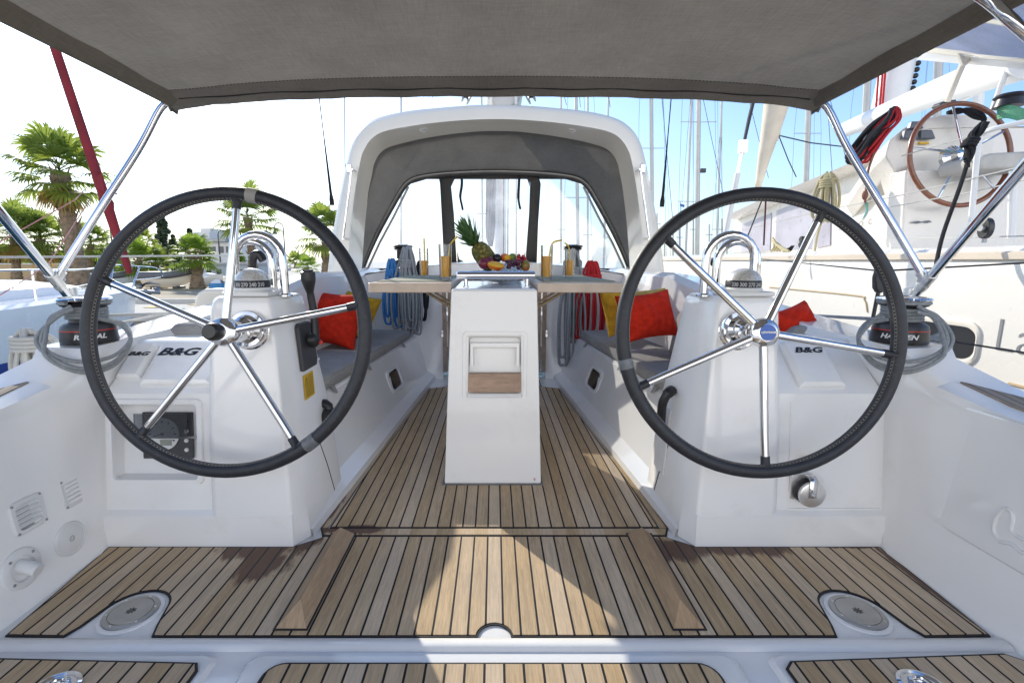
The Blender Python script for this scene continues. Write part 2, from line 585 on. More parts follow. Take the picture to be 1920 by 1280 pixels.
class MB:
    def __init__(s):
        s.bm = bmesh.new()
        s.mi = 0
    def face(s, vs):
        try:
            f = s.bm.faces.new(vs)
            f.material_index = s.mi
            return f
        except ValueError:
            return None
    def poly(s, pts):
        return s.face([s.bm.verts.new(p) for p in pts])
    def prism(s, pts, ext, cap=True):
        ext = V(ext)
        a = [s.bm.verts.new(p) for p in pts]
        b = [s.bm.verts.new(V(p) + ext) for p in pts]
        n = len(a)
        if cap:
            s.face(a[::-1])
            s.face(b)
        for i in range(n):
            s.face((a[i], a[(i + 1) % n], b[(i + 1) % n], b[i]))
        return s
    def box(s, c, d, M=None):
        x, y, z = d[0] / 2, d[1] / 2, d[2] / 2
        pts = [V((i, j, -z)) for i, j in ((-x, -y), (x, -y), (x, y), (-x, y))]
        M = M or Matrix()
        c = V(c)
        lo = [s.bm.verts.new(c + (M @ p)) for p in pts]
        hi = [s.bm.verts.new(c + (M @ (p + V((0, 0, 2 * z))))) for p in pts]
        s.face(lo[::-1])
        s.face(hi)
        for i in range(4):
            s.face((lo[i], lo[(i + 1) % 4], hi[(i + 1) % 4], hi[i]))
        return s
    def loft(s, secs, closed=False, cap=False, loop=False):
        rings = [[s.bm.verts.new(p) for p in sec] for sec in secs]
        n = len(rings[0])
        m = len(rings)
        for i in range(m if loop else m - 1):
            a, b = rings[i], rings[(i + 1) % m]
            for j in range(n if closed else n - 1):
                k = (j + 1) % n
                s.face((a[j], a[k], b[k], b[j]))
        if cap and not loop:
            s.face(rings[0][::-1])
            s.face(rings[-1])
        return s
    def tube(s, pts, r, n=8, closed=False, cap=True):
        pts = [V(p) for p in pts]
        m = len(pts)
        rs = r if isinstance(r, (list, tuple)) else [r] * m
        tans = []
        for i in range(m):
            if closed:
                t = pts[(i + 1) % m] - pts[i - 1]
            else:
                t = pts[min(i + 1, m - 1)] - pts[max(i - 1, 0)]
            if t.length < 1e-9:
                t = V((0, 0, 1))
            tans.append(t.normalized())
        up = V((0, 0, 1)) if abs(tans[0].z) < .9 else V((1, 0, 0))
        nrm = (up - tans[0] * up.dot(tans[0])).normalized()
        secs = []
        for i in range(m):
            t = tans[i]
            nrm = nrm - t * nrm.dot(t)
            nrm = nrm.normalized() if nrm.length > 1e-6 else V((1, 0, 0))
            b = t.cross(nrm)
            secs.append([pts[i] + (nrm * math.cos(2 * PI * k / n) + b * math.sin(2 * PI * k / n)) * rs[i] for k in range(n)])
        s.loft(secs, closed=True, cap=cap and not closed, loop=closed)
        return s
    def lathe(s, prof, M=None, n=24, sx=1, sy=1):
        M = M or Matrix()
        secs = [[M @ V((r * sx * math.cos(2 * PI * k / n), r * sy * math.sin(2 * PI * k / n), z)) for k in range(n)] for r, z in prof]
        s.loft(secs, closed=True, cap=True)
        return s
    def sphere(s, c, r, n=12, sc=(1, 1, 1), M=None):
        prof = [(max(1e-4, math.sin(PI * i / n)), -math.cos(PI * i / n)) for i in range(n + 1)]
        T = Matrix.Translation(V(c)) @ (M or Matrix()) @ Matrix.Diagonal((r * sc[0], r * sc[1], r * sc[2], 1))
        s.lathe(prof, T, n + 4)
        return s
    def build(s, name, mats, parent=None, ang=35, bevel=0, seg=2, recalc=True, flat=False, sub=0):
        if recalc:
            bmesh.ops.recalc_face_normals(s.bm, faces=s.bm.faces)
        me = bpy.data.meshes.new(name)
        s.bm.to_mesh(me)
        s.bm.free()
        for m in (mats if isinstance(mats, (list, tuple)) else [mats]):
            me.materials.append(m)
        if not flat:
            me.shade_smooth()
            if ang < 180:
                me.set_sharp_from_angle(angle=R(ang))
        o = bpy.data.objects.new(name, me)
        COL.objects.link(o)
        if bevel:
            md = o.modifiers.new('bevel', 'BEVEL')
            md.width = bevel
            md.segments = seg
            md.limit_method = 'ANGLE'
            md.angle_limit = R(30)
            md.harden_normals = True
        if sub:
            md = o.modifiers.new('sub', 'SUBSURF')
            md.levels = md.render_levels = sub
        if parent is not None:
            o.parent = parent
            if parent.type == 'EMPTY':
                o.matrix_parent_inverse = rootM(parent).inverted()
        else:
            # origin at the base of the thing
            xs = [v.co for v in me.vertices]
            c = V(((min(v.x for v in xs) + max(v.x for v in xs)) / 2, (min(v.y for v in xs) + max(v.y for v in xs)) / 2, min(v.z for v in xs)))
            me.transform(Matrix.Translation(-c))
            o.location = c
        return o

def rootM(o):
    return Matrix.Translation(o.location) @ o.rotation_euler.to_matrix().to_4x4() @ Matrix.Diagonal((*o.scale, 1))

def tag(o, label=None, cat=None, group=None, kind=None):
    if label: o['label'] = label
    if cat: o['category'] = cat
    if group: o['group'] = group
    if kind: o['kind'] = kind
    return o

def thing(name, label, cat, loc=(0, 0, 0), group=None):
    o = bpy.data.objects.new(name, None)
    COL.objects.link(o)
    o.location = loc
    o.empty_display_size = .1
    return tag(o, label, cat, group)

def copy_tree(o, parent=None):
    c = o.copy()
    COL.objects.link(c)
    if parent is not None:
        c.parent = parent
    for ch in [x for x in COL.objects if x.parent == o]:
        copy_tree(ch, c)
    return c

def struct(mb, name, m, label, **kw):
    o = mb.build(name, m, None, **kw)
    return tag(o, label, None, None, 'structure')

def text_mesh(body, size, name, m, parent, fn, sx=1.0, shear=0.0, bold=0.0, extrude=.0006, align='CENTER', res=3):
    cu = bpy.data.curves.new(name, 'FONT')
    cu.body = body
    cu.size = size
    cu.shear = shear
    cu.offset = bold
    cu.extrude = extrude
    cu.align_x = align
    cu.align_y = 'CENTER'
    cu.resolution_u = res
    to = bpy.data.objects.new(name, cu)
    COL.objects.link(to)
    dg = bpy.context.evaluated_depsgraph_get()
    me = bpy.data.meshes.new_from_object(to.evaluated_get(dg))
    bpy.data.objects.remove(to)
    bpy.data.curves.remove(cu)
    for v in me.vertices:
        v.co = fn(v.co.x * sx, v.co.y, v.co.z)
    me.materials.clear()
    me.materials.append(m)
    me.name = name
    o = bpy.data.objects.new(name, me)
    COL.objects.link(o)
    if parent is not None:
        o.parent = parent
        if parent.type == 'EMPTY':
            o.matrix_parent_inverse = rootM(parent).inverted()
    return o

def plane_fn(o, ux, uy):
    o, ux, uy = V(o), V(ux).normalized(), V(uy).normalized()
    nz = ux.cross(uy)
    return lambda x, y, z: o + ux * x + uy * y + nz * (z + .0012)

def mirror(pts, cx=PCX):
    return [(2 * cx - x, y) for x, y in pts]
# ================================================================== the cockpit floor and mouldings (setting)
def Fz(px, py, z=0.0):
    p = WZ(px, py, z)
    return (p.x, p.y)

def teak_panel(outline, name, label, z=.0, m=None, m2=None, border=.007):
    mb = MB()
    mb.mi = 1
    mb.prism([(x, y, z + .0015) for x, y in outline], (0, 0, .004))
    mb.mi = 0
    inn = offset_poly(outline, -border)
    mb.prism([(x, y, z + .0056) for x, y in inn], (0, 0, .0022))
    return struct(mb, name, [m or teak, m2 or caulk_m], label, flat=True)

def arc(cx, cy, r, a0, a1, n=14):
    return [(cx + r * math.cos(R(lerp(a0, a1, i / n))), cy + r * math.sin(R(lerp(a0, a1, i / n)))) for i in range(n + 1)]

# white floor moulding under the teak
mb = MB()
mb.prism([(-1.6, -1.0, -.02), (1.6, -1.0, -.02), (1.6, 4.3, -.02), (-1.6, 4.3, -.02)], (0, 0, .0205))
struct(mb, 'floor', gel, 'white moulded cockpit floor under the teak', flat=True)

BACK = 1.632
EDGE = 1.198
PX, PY, PR = 1.095, 1.298, .092         # round deck plates
hm = arc(0, EDGE, .047, 180, 0, 12)
right = [(.0, BACK + .06)]
outl = [(-.66, 1.700), (-.665, 1.69), (-.75, BACK), (-1.43, BACK)]
outl += [(-1.385, EDGE + .004), (-PX - PR - .03, EDGE)]
outl += [(-PX - PR - .012, PY - .06)] + arc(-PX, PY, PR, 165, 10, 14) + [(-PX + PR + .02, PY - .06), (-PX + PR + .035, EDGE)]
outl += [(-.07, EDGE)] + hm + [(.07, EDGE)]
outl += [(PX - PR - .035, EDGE), (PX - PR - .02, PY - .06)] + arc(PX, PY, PR, 170, 15, 14) + [(PX + PR + .012, PY - .06), (PX + PR + .03, EDGE)]
outl += [(1.405, EDGE + .004), (1.43, BACK), (.75, BACK), (.665, 1.69), (.66, 1.700)]
teak_panel(outl, 'teak_floor', 'wide teak planked floor between the two wheels')
teak_panel([(-.665, 1.703), (.665, 1.703), (.69, 1.757), (-.69, 1.757)], 'teak_threshold', 'single teak board laid across the cockpit floor', m=teak_plain)
main = [(-.655, 1.76), (.655, 1.76), (.645, 2.1), (.60, 2.9), (.535, 3.88), (.42, 3.93), (-.42, 3.93), (-.535, 3.88), (-.60, 2.9), (-.645, 2.1)]
teak_panel(main, 'teak_sole', 'long teak planked floor around the table leg')
mb = MB()
mb.prism([(x, y, .0012) for x, y in ((-.70, 1.758), (-.662, 1.758), (-.608, 2.9), (-.542, 3.9), (-.585, 3.9), (-.66, 2.9))], (0, 0, .004))
mb.prism([(-x, y, .0012) for x, y in ((-.70, 1.758), (-.662, 1.758), (-.608, 2.9), (-.542, 3.9), (-.585, 3.9), (-.66, 2.9))], (0, 0, .004))
struct(mb, 'floor_margin', teak_plain, 'dark damp teak margins along the cockpit floor', flat=True)
teak_panel([(-.40, 3.945), (.40, 3.945), (.40, 4.22), (-.40, 4.22)], 'teak_step', 'short teak planks in front of the companionway')

# aft trays with teak panels
def rr_at(x0, x1, y0, y1, r):
    return [((x0 + x1) / 2 + x, (y0 + y1) / 2 + y) for x, y in round_rect(x1 - x0, y1 - y0, r)]
mb = MB()
for (x0, x1) in ((-.655, .645), (-1.42, -.735), (.725, 1.42)):
    o = rr_at(x0, x1, -.6, 1.137, .03)
    i = rr_at(x0 + .012, x1 - .012, -.6, 1.125, .03)
    mb.loft([[(x, y, .0006) for x, y in o], [(x, y, .012) for x, y in i]], closed=True)
    mb.poly([(x, y, .012) for x, y in i])
mb.loft([[(x, y, z) for x in (-1.42, -.70, -.692, -.684, .676, .684, .692, 1.42)] for y, z in ((1.196, .0008), (1.190, .009), (1.168, .011), (1.158, .009), (1.150, .0008))])
struct(mb, 'transom_sill', gel, 'white moulded sill and trays behind the teak floor', ang=50)
teak_panel(rr_at(-.590, .575, -.5, 1.098, .05), 'teak_hatch', 'middle teak planked panel at the near edge', z=.012)
o = [(-.76, 1.098), (-1.40, 1.106), (-1.40, -.5), (-.76, -.5)]
teak_panel([(-.775, 1.098), (-1.40, 1.115), (-1.40, -.5), (-.76, -.5), (-.76, 1.075)], 'teak_hatch', 'left teak planked panel at the near edge', z=.012)
teak_panel([(.775, 1.103), (1.36, 1.128), (1.40, 1.10), (1.40, -.5), (.75, -.5), (.75, 1.08)], 'teak_hatch', 'right teak planked panel at the near edge', z=.012)

# side walls + coaming, console, seats
def side(s):
    A = lambda a, y, z: V((s * a, y, z))
    P = 'left' if s < 0 else 'right'
    st = [(-.6, [(1.43, 0), (1.455, .06), (1.50, .50), (1.515, .54), (1.55, .555), (1.80, .52), (1.88, .46), (1.86, -.5)]),
          (1.0, [(1.42, 0), (1.45, .06), (1.505, .53), (1.52, .565), (1.56, .58), (1.80, .56), (1.88, .50), (1.74, -.5)]),
          (1.40, [(1.42, 0), (1.45, .06), (1.50, .555), (1.515, .60), (1.56, .615), (1.80, .585), (1.88, .50), (1.79, -.5)]),
          (1.58, [(1.42, 0), (1.45, .06), (1.485, .57), (1.50, .63), (1.55, .65), (1.76, .63), (1.88, .50), (1.79, -.5)]),
          (1.64, [(1.44, 0), (1.44, .06), (1.44, .57), (1.45, .65), (1.47, .70), (1.61, .715), (1.66, .58), (1.71, -.5)]),
          (1.68, [(1.435, .2), (1.435, .3), (1.435, .58), (1.435, .69), (1.452, .742), (1.625, .75), (1.665, .60), (1.71, -.5)]),
          (1.90, [(1.42, .3), (1.42, .4), (1.42, .66), (1.42, .72), (1.438, .750), (1.625, .755), (1.665, .60), (1.71, -.5)]),
          (2.02, [(1.36, .3), (1.36, .4), (1.36, .66), (1.36, .74), (1.385, .765), (1.60, .76), (1.64, .60), (1.70, -.5)]),
          (2.5, [(1.18, .3), (1.185, .4), (1.19, .70), (1.19, .83), (1.225, .865), (1.42, .85), (1.60, .62), (1.66, -.5)]),
          (3.2, [(1.13, .3), (1.135, .4), (1.15, .76), (1.15, .945), (1.18, .975), (1.36, .95), (1.58, .66), (1.62, -.5)]),
          (3.8, [(1.05, .3), (1.06, .4), (1.11, .82), (1.13, .94), (1.17, .972), (1.34, .95), (1.56, .68), (1.58, -.5)]),
          (4.4, [(1.0, .3), (1.02, .4), (1.09, .86), (1.12, .95), (1.16, .985), (1.32, .96), (1.50, .72), (1.52, -.5)]),
          (5.6, [(1.0, .3), (1.02, .4), (1.06, .84), (1.08, .92), (1.12, .95), (1.25, .90), (1.44, .74), (1.46, -.5)]),
          (9.0, [(.4, .3), (.42, .4), (.5, .84), (.52, .86), (.55, .88), (.6, .86), (.8, .80), (1.0, -.5)])]
    mb = MB()
    mb.loft([[A(a, y, z) for a, z in sec] for y, sec in st])
    o = struct(mb, 'cockpit_coaming', gel, 'white moulded cockpit side and coaming on the ' + P, ang=42)
    # console under the instruments
    mb = MB()
    y0 = BACK
    ai, ao = 1.045, 1.445
    def fr(pts, dy=.0):
        mb.poly([A(*p) for p in pts])
    yl = y0 - .002
    # kick
    mb.loft([[A(a, y0, 0), A(a, y0 + .004, .125), A(a, y0 + .022, .14)] for a in (ai - .3, ao)])
    yf = y0 + .022
    yt = y0 + .075
    def yz(z):
        return lerp(yf, yt, (z - .14) / .43)
    if s < 0:
        a0, a1, z0, z1 = 1.09, 1.405, .255, .535
    else:
        a0, a1, z0, z1 = 1.2, 1.2001, .3, .3001
    g = lambda a, z: A(a, yz(z), z)
    for (b0, b1, c0, c1) in ((ai - .05, a0, .14, .57), (a1, ao, .14, .57), (a0, a1, .14, z0), (a0, a1, z1, .57)):
        mb.poly([g(b0, c0), g(b1, c0), g(b1, c1), g(b0, c1)])
    if s < 0:
        d = .05
        q = [(a0, z0), (a1, z0), (a1, z1), (a0, z1)]
        bk = [A(a, yz(z) + d, z) for a, z in q]
        mb.poly(bk)
        for i in range(4):
            j = (i + 1) % 4
            mb.poly([g(*q[i]), g(*q[j]), bk[j], bk[i]])
    # sloping instrument panel and top
    mb.loft([[A(a, yt, .57), A(a, yt + .012, .583), A(a, yt + .185, .728), A(a, yt + .205, .738), A(a, 2.3, .742)] for a in (ai - .05, 1.2, ao - .02)])
    if s > 0:                              # moulded step beside the power socket
        for q_ in ([(1.09, .145), (1.09, .54)], [(1.09, .235 - .09), (1.43, .145)]):
            mb.tube([A(a, yz(z) - .001, z) for a, z in q_], .0035, 6)
    struct(mb, 'helm_console', gel, 'white moulded console beside the helm pedestal on the ' + P, ang=40)
    return o
side(-1)
side(1)

# helm pedestals -----------------------------------------------------
def pedestal_body(s, parent):
    A = lambda a, y, z: V((s * a, y, z))
    mb = MB()
    def ring(z, ain, ach, aout, y0, ych, y1):
        c = .025
        pts = [(ach, y0), (aout - c, y0), (aout, y0 + c), (aout, y1), (ain, y1), (ain, ych)]
        return [A(a, y, z) for a, y in pts]
    secs = [ring(0.0, .705, .745, 1.06, BACK, 1.70, 2.10),
            ring(.14, .715, .75, 1.055, BACK + .006, 1.70, 2.09),
            ring(.45, .735, .765, 1.05, BACK + .03, 1.74, 2.06),
            ring(.88, .765, .80, 1.035, BACK + .085, 1.80, 1.945),
            ring(.91, .772, .808, 1.028, BACK + .092, 1.805, 1.94),
            ring(.925, .785, .822, 1.012, BACK + .108, 1.815, 1.93)]
    mb.loft(secs, closed=True, cap=True)
    return mb.build('pedestal_body', gel, parent, ang=28, bevel=.012, seg=3)

def grab_hoop(s, parent):
    # bent tube rising over the compass
    for k, (y, sc) in enumerate(((1.80, 1.0), (1.895, .98))):
        mb = MB()
        cx, hw, z0, zt = s * (.872 if k == 0 else .945), .09 if k == 0 else .078, .92, 1.145 if k == 0 else 1.125
        pts = [(cx - hw, y, z0), (cx - hw, y, zt - hw - .02)]
        for i in range(1, 12):
            a = PI - PI * i / 12
            pts.append((cx + hw * math.cos(a), y, zt - hw + hw * math.sin(a)))
        pts += [(cx + hw, y, zt - hw - .02), (cx + hw, y, z0)]
        mb.tube(pts, .0155, 12)
        for sg in (-1, 1):
            mb.lathe([(.026, 0), (.026, .006), (.018, .012)], Matrix.Translation((cx + sg * hw, y, z0)), 16)
        mb.build('grab_rail', chrome, parent)

def compass(s, parent, px, y=1.84):
    cx = (px - PCX) / F * y * .995
    M0 = Matrix.Translation((cx, y - .06, .925))
    mb = MB()
    mb.box((cx, y - .06, .933), (.17, .13, .017))
    mb.build('compass_base', white_pl, parent, bevel=.006)
    mb = MB()
    mb.lathe([(.062, .016), (.066, .022), (.062, .03)], M0, 28)
    b = mb.build('compass', white_pl, parent)
    mb = MB()
    mb.lathe([(.060, .03), (.0605, .05), (.058, .056)], M0, 28)
    mb.build('compass_card', logo_black, b)
    mb = MB()
    mb.lathe([(.0605, .056), (.054, .072), (.040, .088), (.02, .097), (.001, .100)], M0, 28)
    mb.build('dome_cap', mat('silver_paint', (.62, .61, .58), .28, .35, .05, 20), b)
    r = .0612
    def fn(x, yy, z):
        a = -PI / 2 + x / r
        return V((cx + r * math.cos(a), y - .06 + r * math.sin(a), .925 + .041 + yy))
    text_mesh('330 300 270 240 210', .020, 'compass_figures', logo_white, b, fn, sx=.8, bold=.0008)

# left pedestal
pl = thing('helm_pedestal', 'white helm pedestal on the left, carrying the black engine lever and yellow sticker', 'helm pedestal', (-.89, 1.75, 0), 'helm pedestals')
pedestal_body(-1, pl)
grab_hoop(-1, pl)
compass(-1, pl, 489)
# right pedestal
pr = thing('helm_pedestal', 'white helm pedestal on the right, without an engine lever, behind the blue badged wheel', 'helm pedestal', (.89, 1.75, 0), 'helm pedestals')
pedestal_body(1, pr)
grab_hoop(1, pr)
compass(1, pr, 1378)
# engine throttle on the inner face of the left pedestal
def inner(z, y, s=-1, off=.0):
    t = z / .9
    ain = lerp(.705, .765, t) - off
    return V((s * ain, y, z))
t = thing('engine_throttle', 'black engine control lever with red knob on the side of the left pedestal', 'throttle lever', (-.745, 1.87, .7))
mb = MB()
pz = [(.50 + .13, 1.80), (.63, 1.935), (.655, 1.95), (.80, 1.93), (.815, 1.91), (.815, 1.815), (.80, 1.80)]
mb.prism([inner(z, y) for z, y in pz], (.018, 0, 0))
mb.build('base_plate', dark_grey, t, bevel=.005)
mb = MB()
bx, by = -.725, 1.865
mb.lathe([(.030, 0), (.030, .022), (.022, .03)], Matrix.Translation((bx, by, .745)) @ Matrix.Rotation(PI / 2, 4, 'Y'), 18)
mb.build('pivot', black_pl, t)
mb = MB()
pts = [(bx + .02, by, .745), (bx + .02, by + .002, .84), (bx + .014, by - .004, .92), (bx + .012, by - .01, .96), (bx + .012, by - .012, 1.0), (bx + .012, by - .012, 1.018)]
mb.tube(smooth_path(pts, 5), [lerp(.016, .014, i / 10) if i < 12 else min(.027, .014 + (i - 11) * .0022) if i < 23 else .02 for i in range(26)], 14)
mb.build('lever', black_pl, t)
mb = MB()
mb.sphere((bx + .045, by - .01, .735), .008)
mb.build('knob', red_line, t)
text_mesh('ON', .014, 'lettering', logo_white, t, plane_fn((-.7, 1.87, .665), (0, 1, 0), (0, 0, 1)))
st_ = thing('warning_sticker', 'yellow warning sticker below the engine lever', 'sticker', (-.735, 1.86, .5))
mb = MB()
q = [(.515, 1.805), (.515, 1.905), (.61, 1.915), (.61, 1.815)]
mb.prism([inner(z, y, off=.003) for z, y in q], (.0012, 0, 0))
mb.build('label_sheet', sticker, st_, flat=True)
mb = MB()
def stp(u, v, o=.0055):
    return inner(lerp(.515, .61, v), lerp(lerp(1.805, 1.905, u), lerp(1.815, 1.915, u), v), off=o)
for k in range(10):
    v = .9 - k * .085
    u0 = .42 if k < 5 else .12
    mb.poly([stp(u0, v), stp(.92 - .1 * rnd.random(), v), stp(.9, v - .025), stp(u0, v - .025)])
tri = [stp(.10, .55), stp(.36, .55), stp(.23, .88)]
for i in range(3):
    a, b = tri[i], tri[(i + 1) % 3]
    mb.tube([a, b], .0009, 5)
mb.build('warning_print', logo_black, st_, flat=True)
# black ball knob
mb = MB()
mb.sphere((-.706, 1.98, .39), .041, 14)
mb.tube([(-.707, 1.982, .418), (-.712, 1.986, .436), (-.725, 1.99, .445), (-.765, 1.99, .447)], [.017, .02, .021, .021], 12)
tag(mb.build('ball_knob', black_pl, None, ang=60), 'black ball knob on the lower side of the left pedestal', 'knob')
# seam of the access panel on the inner faces of the pedestals, small fastenings
for s_ in (-1, 1):
    mb = MB()
    mb.tube(smooth_path([inner(.36, 1.88, s_, .0), inner(.30, 1.90, s_, .0), inner(.18, 1.95, s_, .0), inner(.05, 1.99, s_, .0)], 4), .0022, 5)
    mb.build('panel_seam', caulk_m, pl if s_ < 0 else pr)
# right pump handle in its recess
t = thing('bilge_pump', 'black handle in a grey plate on the inner side of the right pedestal', 'handle', (.72, 1.88, .4))
mb = MB()
mb.prism([inner(z, y, 1, 0) for z, y in ((.16, 1.90), (.16, 2.02), (.44, 2.03), (.44, 1.91))], (-.008, 0, 0))
mb.build('mounting_plate', white_pl, t, bevel=.004)
mb = MB()
mb.tube(smooth_path([(.725, 1.9, .53), (.70, 1.88, .52), (.685, 1.885, .48), (.688, 1.90, .42), (.69, 1.905, .36)], 4), [.022] * 5 + [.018] * 12, 10)
mb.build('grip', black_pl, t)
# ================================================================== steering wheels
def wheel(cx, cz, y, angs, hub_out, label, badge, tapes):
    t = thing('steering_wheel', label, 'steering wheel', (cx, y, cz), 'large steering wheels')
    T = Matrix.Translation((cx, y, cz)) @ Matrix.Rotation(-PITCH, 4, 'X')   # local: x right, z up, y forward
    RR, r = .455, .0226
    def P(a, rad, f=0.0):
        return T @ V((rad * math.cos(R(a)), f, rad * math.sin(R(a))))
    mb = MB()
    mb.tube([P(a * 360 / 96, RR) for a in range(96)], r, 16, closed=True)
    rim = mb.build('rim', leather, t, ang=180)
    mb = MB()                                            # cross stitching along the inner edge
    for i in range(230):
        a = i * 360 / 230
        for q in (-1, 1):
            a0, a1 = a - .55 * q, a + .55 * q
            v0 = T @ V(((RR - r * .80) * math.cos(R(a0)), -r * .66, (RR - r * .80) * math.sin(R(a0))))
            v1 = T @ V(((RR - r * .99) * math.cos(R(a1)), -r * .30, (RR - r * .99) * math.sin(R(a1))))
            mb.tube([v0, v1], .0009, 4, cap=False)
    mb.build('stitching', thread, rim)
    for a, m, wd in tapes:
        mb = MB()
        mb.tube([P(a + wd * (i / 4 - .5), RR) for i in range(5)], r + .0016, 16)
        mb.build('tape', m, rim, ang=60)
    for a in angs:
        mb = MB()
        mb.tube([P(a, .036, -.012), P(a, .34, 0), P(a, RR - .012)], [.0138, .0127, .0116], 12)
        sp_ = mb.build('spoke', chrome, t)
        mb = MB()
        mb.tube([P(a, RR - .050), P(a, RR - .022), P(a, RR - .012)], [.0135, .0145, .022], 12)
        mb.build('spoke_sleeve', leather, sp_)
    HM = T @ Matrix.Rotation(PI / 2, 4, 'X') @ Matrix.Diagonal((1.1, 1.1, 1.1, 1))            # lathe axis -> towards the helmsman
    mb = MB()
    mb.lathe([(.03, -.12), (.03, -.02), (.038, -.018), (.042, -.005), (.044, .012), (.040, .028), (.030, .036), (.022, .038)], HM, 28)
    hub = mb.build('hub', chrome, t)
    if badge:
        mb = MB()
        mb.lathe([(.024, .036), (.0235, .041), (.001, .0415)], HM, 24)
        bd = mb.build('badge', blue_badge, hub)
        o = T @ V((0, -.0460, 0))
        text_mesh('LEWMAR', .0094, 'lettering', logo_white, bd, plane_fn(o, T.to_3x3() @ V((1, 0, 0)), T.to_3x3() @ V((0, 0, 1))), sx=1.25, bold=.0004)
    else:
        mb = MB()
        mb.lathe([(.026, .034), (.0265, .055), (.024, .066), (.019, .071), (.001, .072)], HM @ Matrix.Translation((-.012, 0, 0)), 24)
        mb.build('hub_knob', black_pl, hub)
    # brake rings on the pedestal behind
    mb = MB()
    B = Matrix.Translation((cx * 1.0, 0, 0)) @ Matrix.Translation((0, y + .150, cz - .012)) @ Matrix.Rotation(-PITCH, 4, 'X') @ Matrix.Rotation(PI / 2, 4, 'X')
    mb.lathe([(.028, .16), (.028, .07), (.040, .06), (.042, .05), (.036, .045), (.050, .03), (.063, .028), (.068, .020), (.068, .004), (.073, .0), (.074, -.03)], B, 36)
    mb.build('shaft_flange', chrome, t)
    return t
tape_w = mat('pale_tape', (.34, .325, .30), .6)
tape_g = mat('grey_tape', (.13, .14, .155), .45, 0, .3, 60, .3, 120)
wheel(-.879, .820, 1.560, (85.5, 11.5, -58.5, -130, 157), 1, 'left steering wheel with black hub knob, before the pedestal with the engine lever', False, ((79, tape_w, 4.5), (-52.5, tape_g, 5.5)))
wheel(.875, .818, 1.560, (135, 63, -9.5, -88, -156), 1, 'right steering wheel with a blue badge on its chrome hub', True, ((-167, tape_g, 4.0),))

# ================================================================== fittings of the aft cockpit
# engine instrument panel (left console recess)
t = thing('engine_instruments', 'black engine instrument panel with round gauge in a recess behind the left wheel', 'instrument panel', (-1.25, 1.7, .25))
yz = lambda z: lerp(BACK + .022, BACK + .075, (z - .14) / .43)
A = lambda a, z, d=0: V((-a, yz(z) + d, z))
mb = MB()
o_ = [(x, z) for x, z in round_rect(.35, .315, .02, 5)]
i_ = [(x, z) for x, z in round_rect(.31, .275, .015, 5)]
C = lambda l, d: [A(1.2475 - x, .395 + z, d) for x, z in l]
mb.loft([C(o_, -.001), C([(x * .985, z * .985) for x, z in o_], -.010), C([(x * 1.01, z * 1.01) for x, z in i_], -.010), C(i_, .003)], closed=True)
mb.build('frame', gel, t)
mb = MB()
mb.prism([A(a, z, .045) for a, z in ((1.135, .315), (1.325, .315), (1.325, .49), (1.135, .49))], (0, -.008, 0))
pn = mb.build('panel', dark_grey, t, bevel=.003)
GM = Matrix.Translation(A(1.245, .41, .034)) @ Matrix.Rotation(PI / 2 - .1, 4, 'X')
mb = MB()
mb.lathe([(.060, -.002), (.062, .003), (.057, .006), (.055, .002), (.001, .0015)], GM, 30)
gf = mb.build('gauge', white_pl, pn)
mb = MB()
for k in range(9):
    a = R(210 - k * 30)
    mb.box(GM @ V((.047 * math.cos(a), .047 * math.sin(a), .003)), (.004, .002, .008), Matrix.Rotation(-(a - PI / 2), 3, 'Y'))
mb.tube([GM @ V((0, 0, .006)), GM @ V((-.034, -.008, .006))], .0018, 5)
mb.sphere(GM @ V((0, 0, .005)), .006, 6)
mb.build('gauge_marks', logo_black, gf)
mb = MB()
mb.box(GM @ V((.012, -.032, .003)), (.042, .004, .022))
mb.build('display', mat('lcd_grey', (.30, .32, .28), .4), gf)
for k in range(4):
    mb = MB()
    mb.lathe([(.008, 0), (.0075, .004), (.001, .0045)], Matrix.Translation(A(1.158, .455 - k * .035, .036)) @ Matrix.Rotation(PI / 2 - .1, 4, 'X'), 14)
    mb.lathe([(.004, .0045), (.0035, .006), (.001, .006)], Matrix.Translation(A(1.158, .455 - k * .035, .036)) @ Matrix.Rotation(PI / 2 - .1, 4, 'X'), 10)
    mb.build('button', white_pl if k else dark_grey, pn)
mb = MB()
mb.prism([A(a, z, .006) for a, z in ((1.135, .405), (1.33, .405), (1.33, .495), (1.135, .495))], (0, -.004, 0))
mb.build('clear_cover', acrylic, t)

# instrument covers with lettering
yt = BACK + .075
def panel_pt(a, u, o=.0):       # u 0..1 along the slope
    nrm = V((0, -.643, .766))
    return V((a, lerp(yt + .012, yt + .185, u), lerp(.583, .728, u))) + nrm * o
def cover(a0, a1, u0, u1, label, txt, size, px_u, bev=.02, wall=None):
    t = thing('instrument_cover', label, 'instrument cover', panel_pt((a0 + a1) / 2, u0), 'instrument covers')
    mb = MB()
    base = [(a0, u0), (a1, u0), (a1, u1), (a0, u1)]
    top = [(a0 + bev, u0 + bev * 3), (a1 - bev, u0 + bev * 3), (a1 - bev, u1 - bev * 1.2), (a0 + bev, u1 - bev * 1.2)]
    mb.loft([[panel_pt(a, u, -.004) for a, u in base], [panel_pt(a, u, .012) for a, u in base], [panel_pt(a, u, .024) for a, u in top]], closed=True)
    mb.poly([panel_pt(a, u, .024) for a, u in top])
    mb.build('cover', gel, t, ang=25, bevel=.006, seg=3)
    up = (panel_pt(0, 1) - panel_pt(0, 0)).normalized()
    text_mesh(txt, size, 'lettering', logo_black, t, plane_fn(panel_pt(px_u[0], px_u[1], .0245), (1, 0, 0), up), sx=1.55, shear=.32, bold=size * .03)
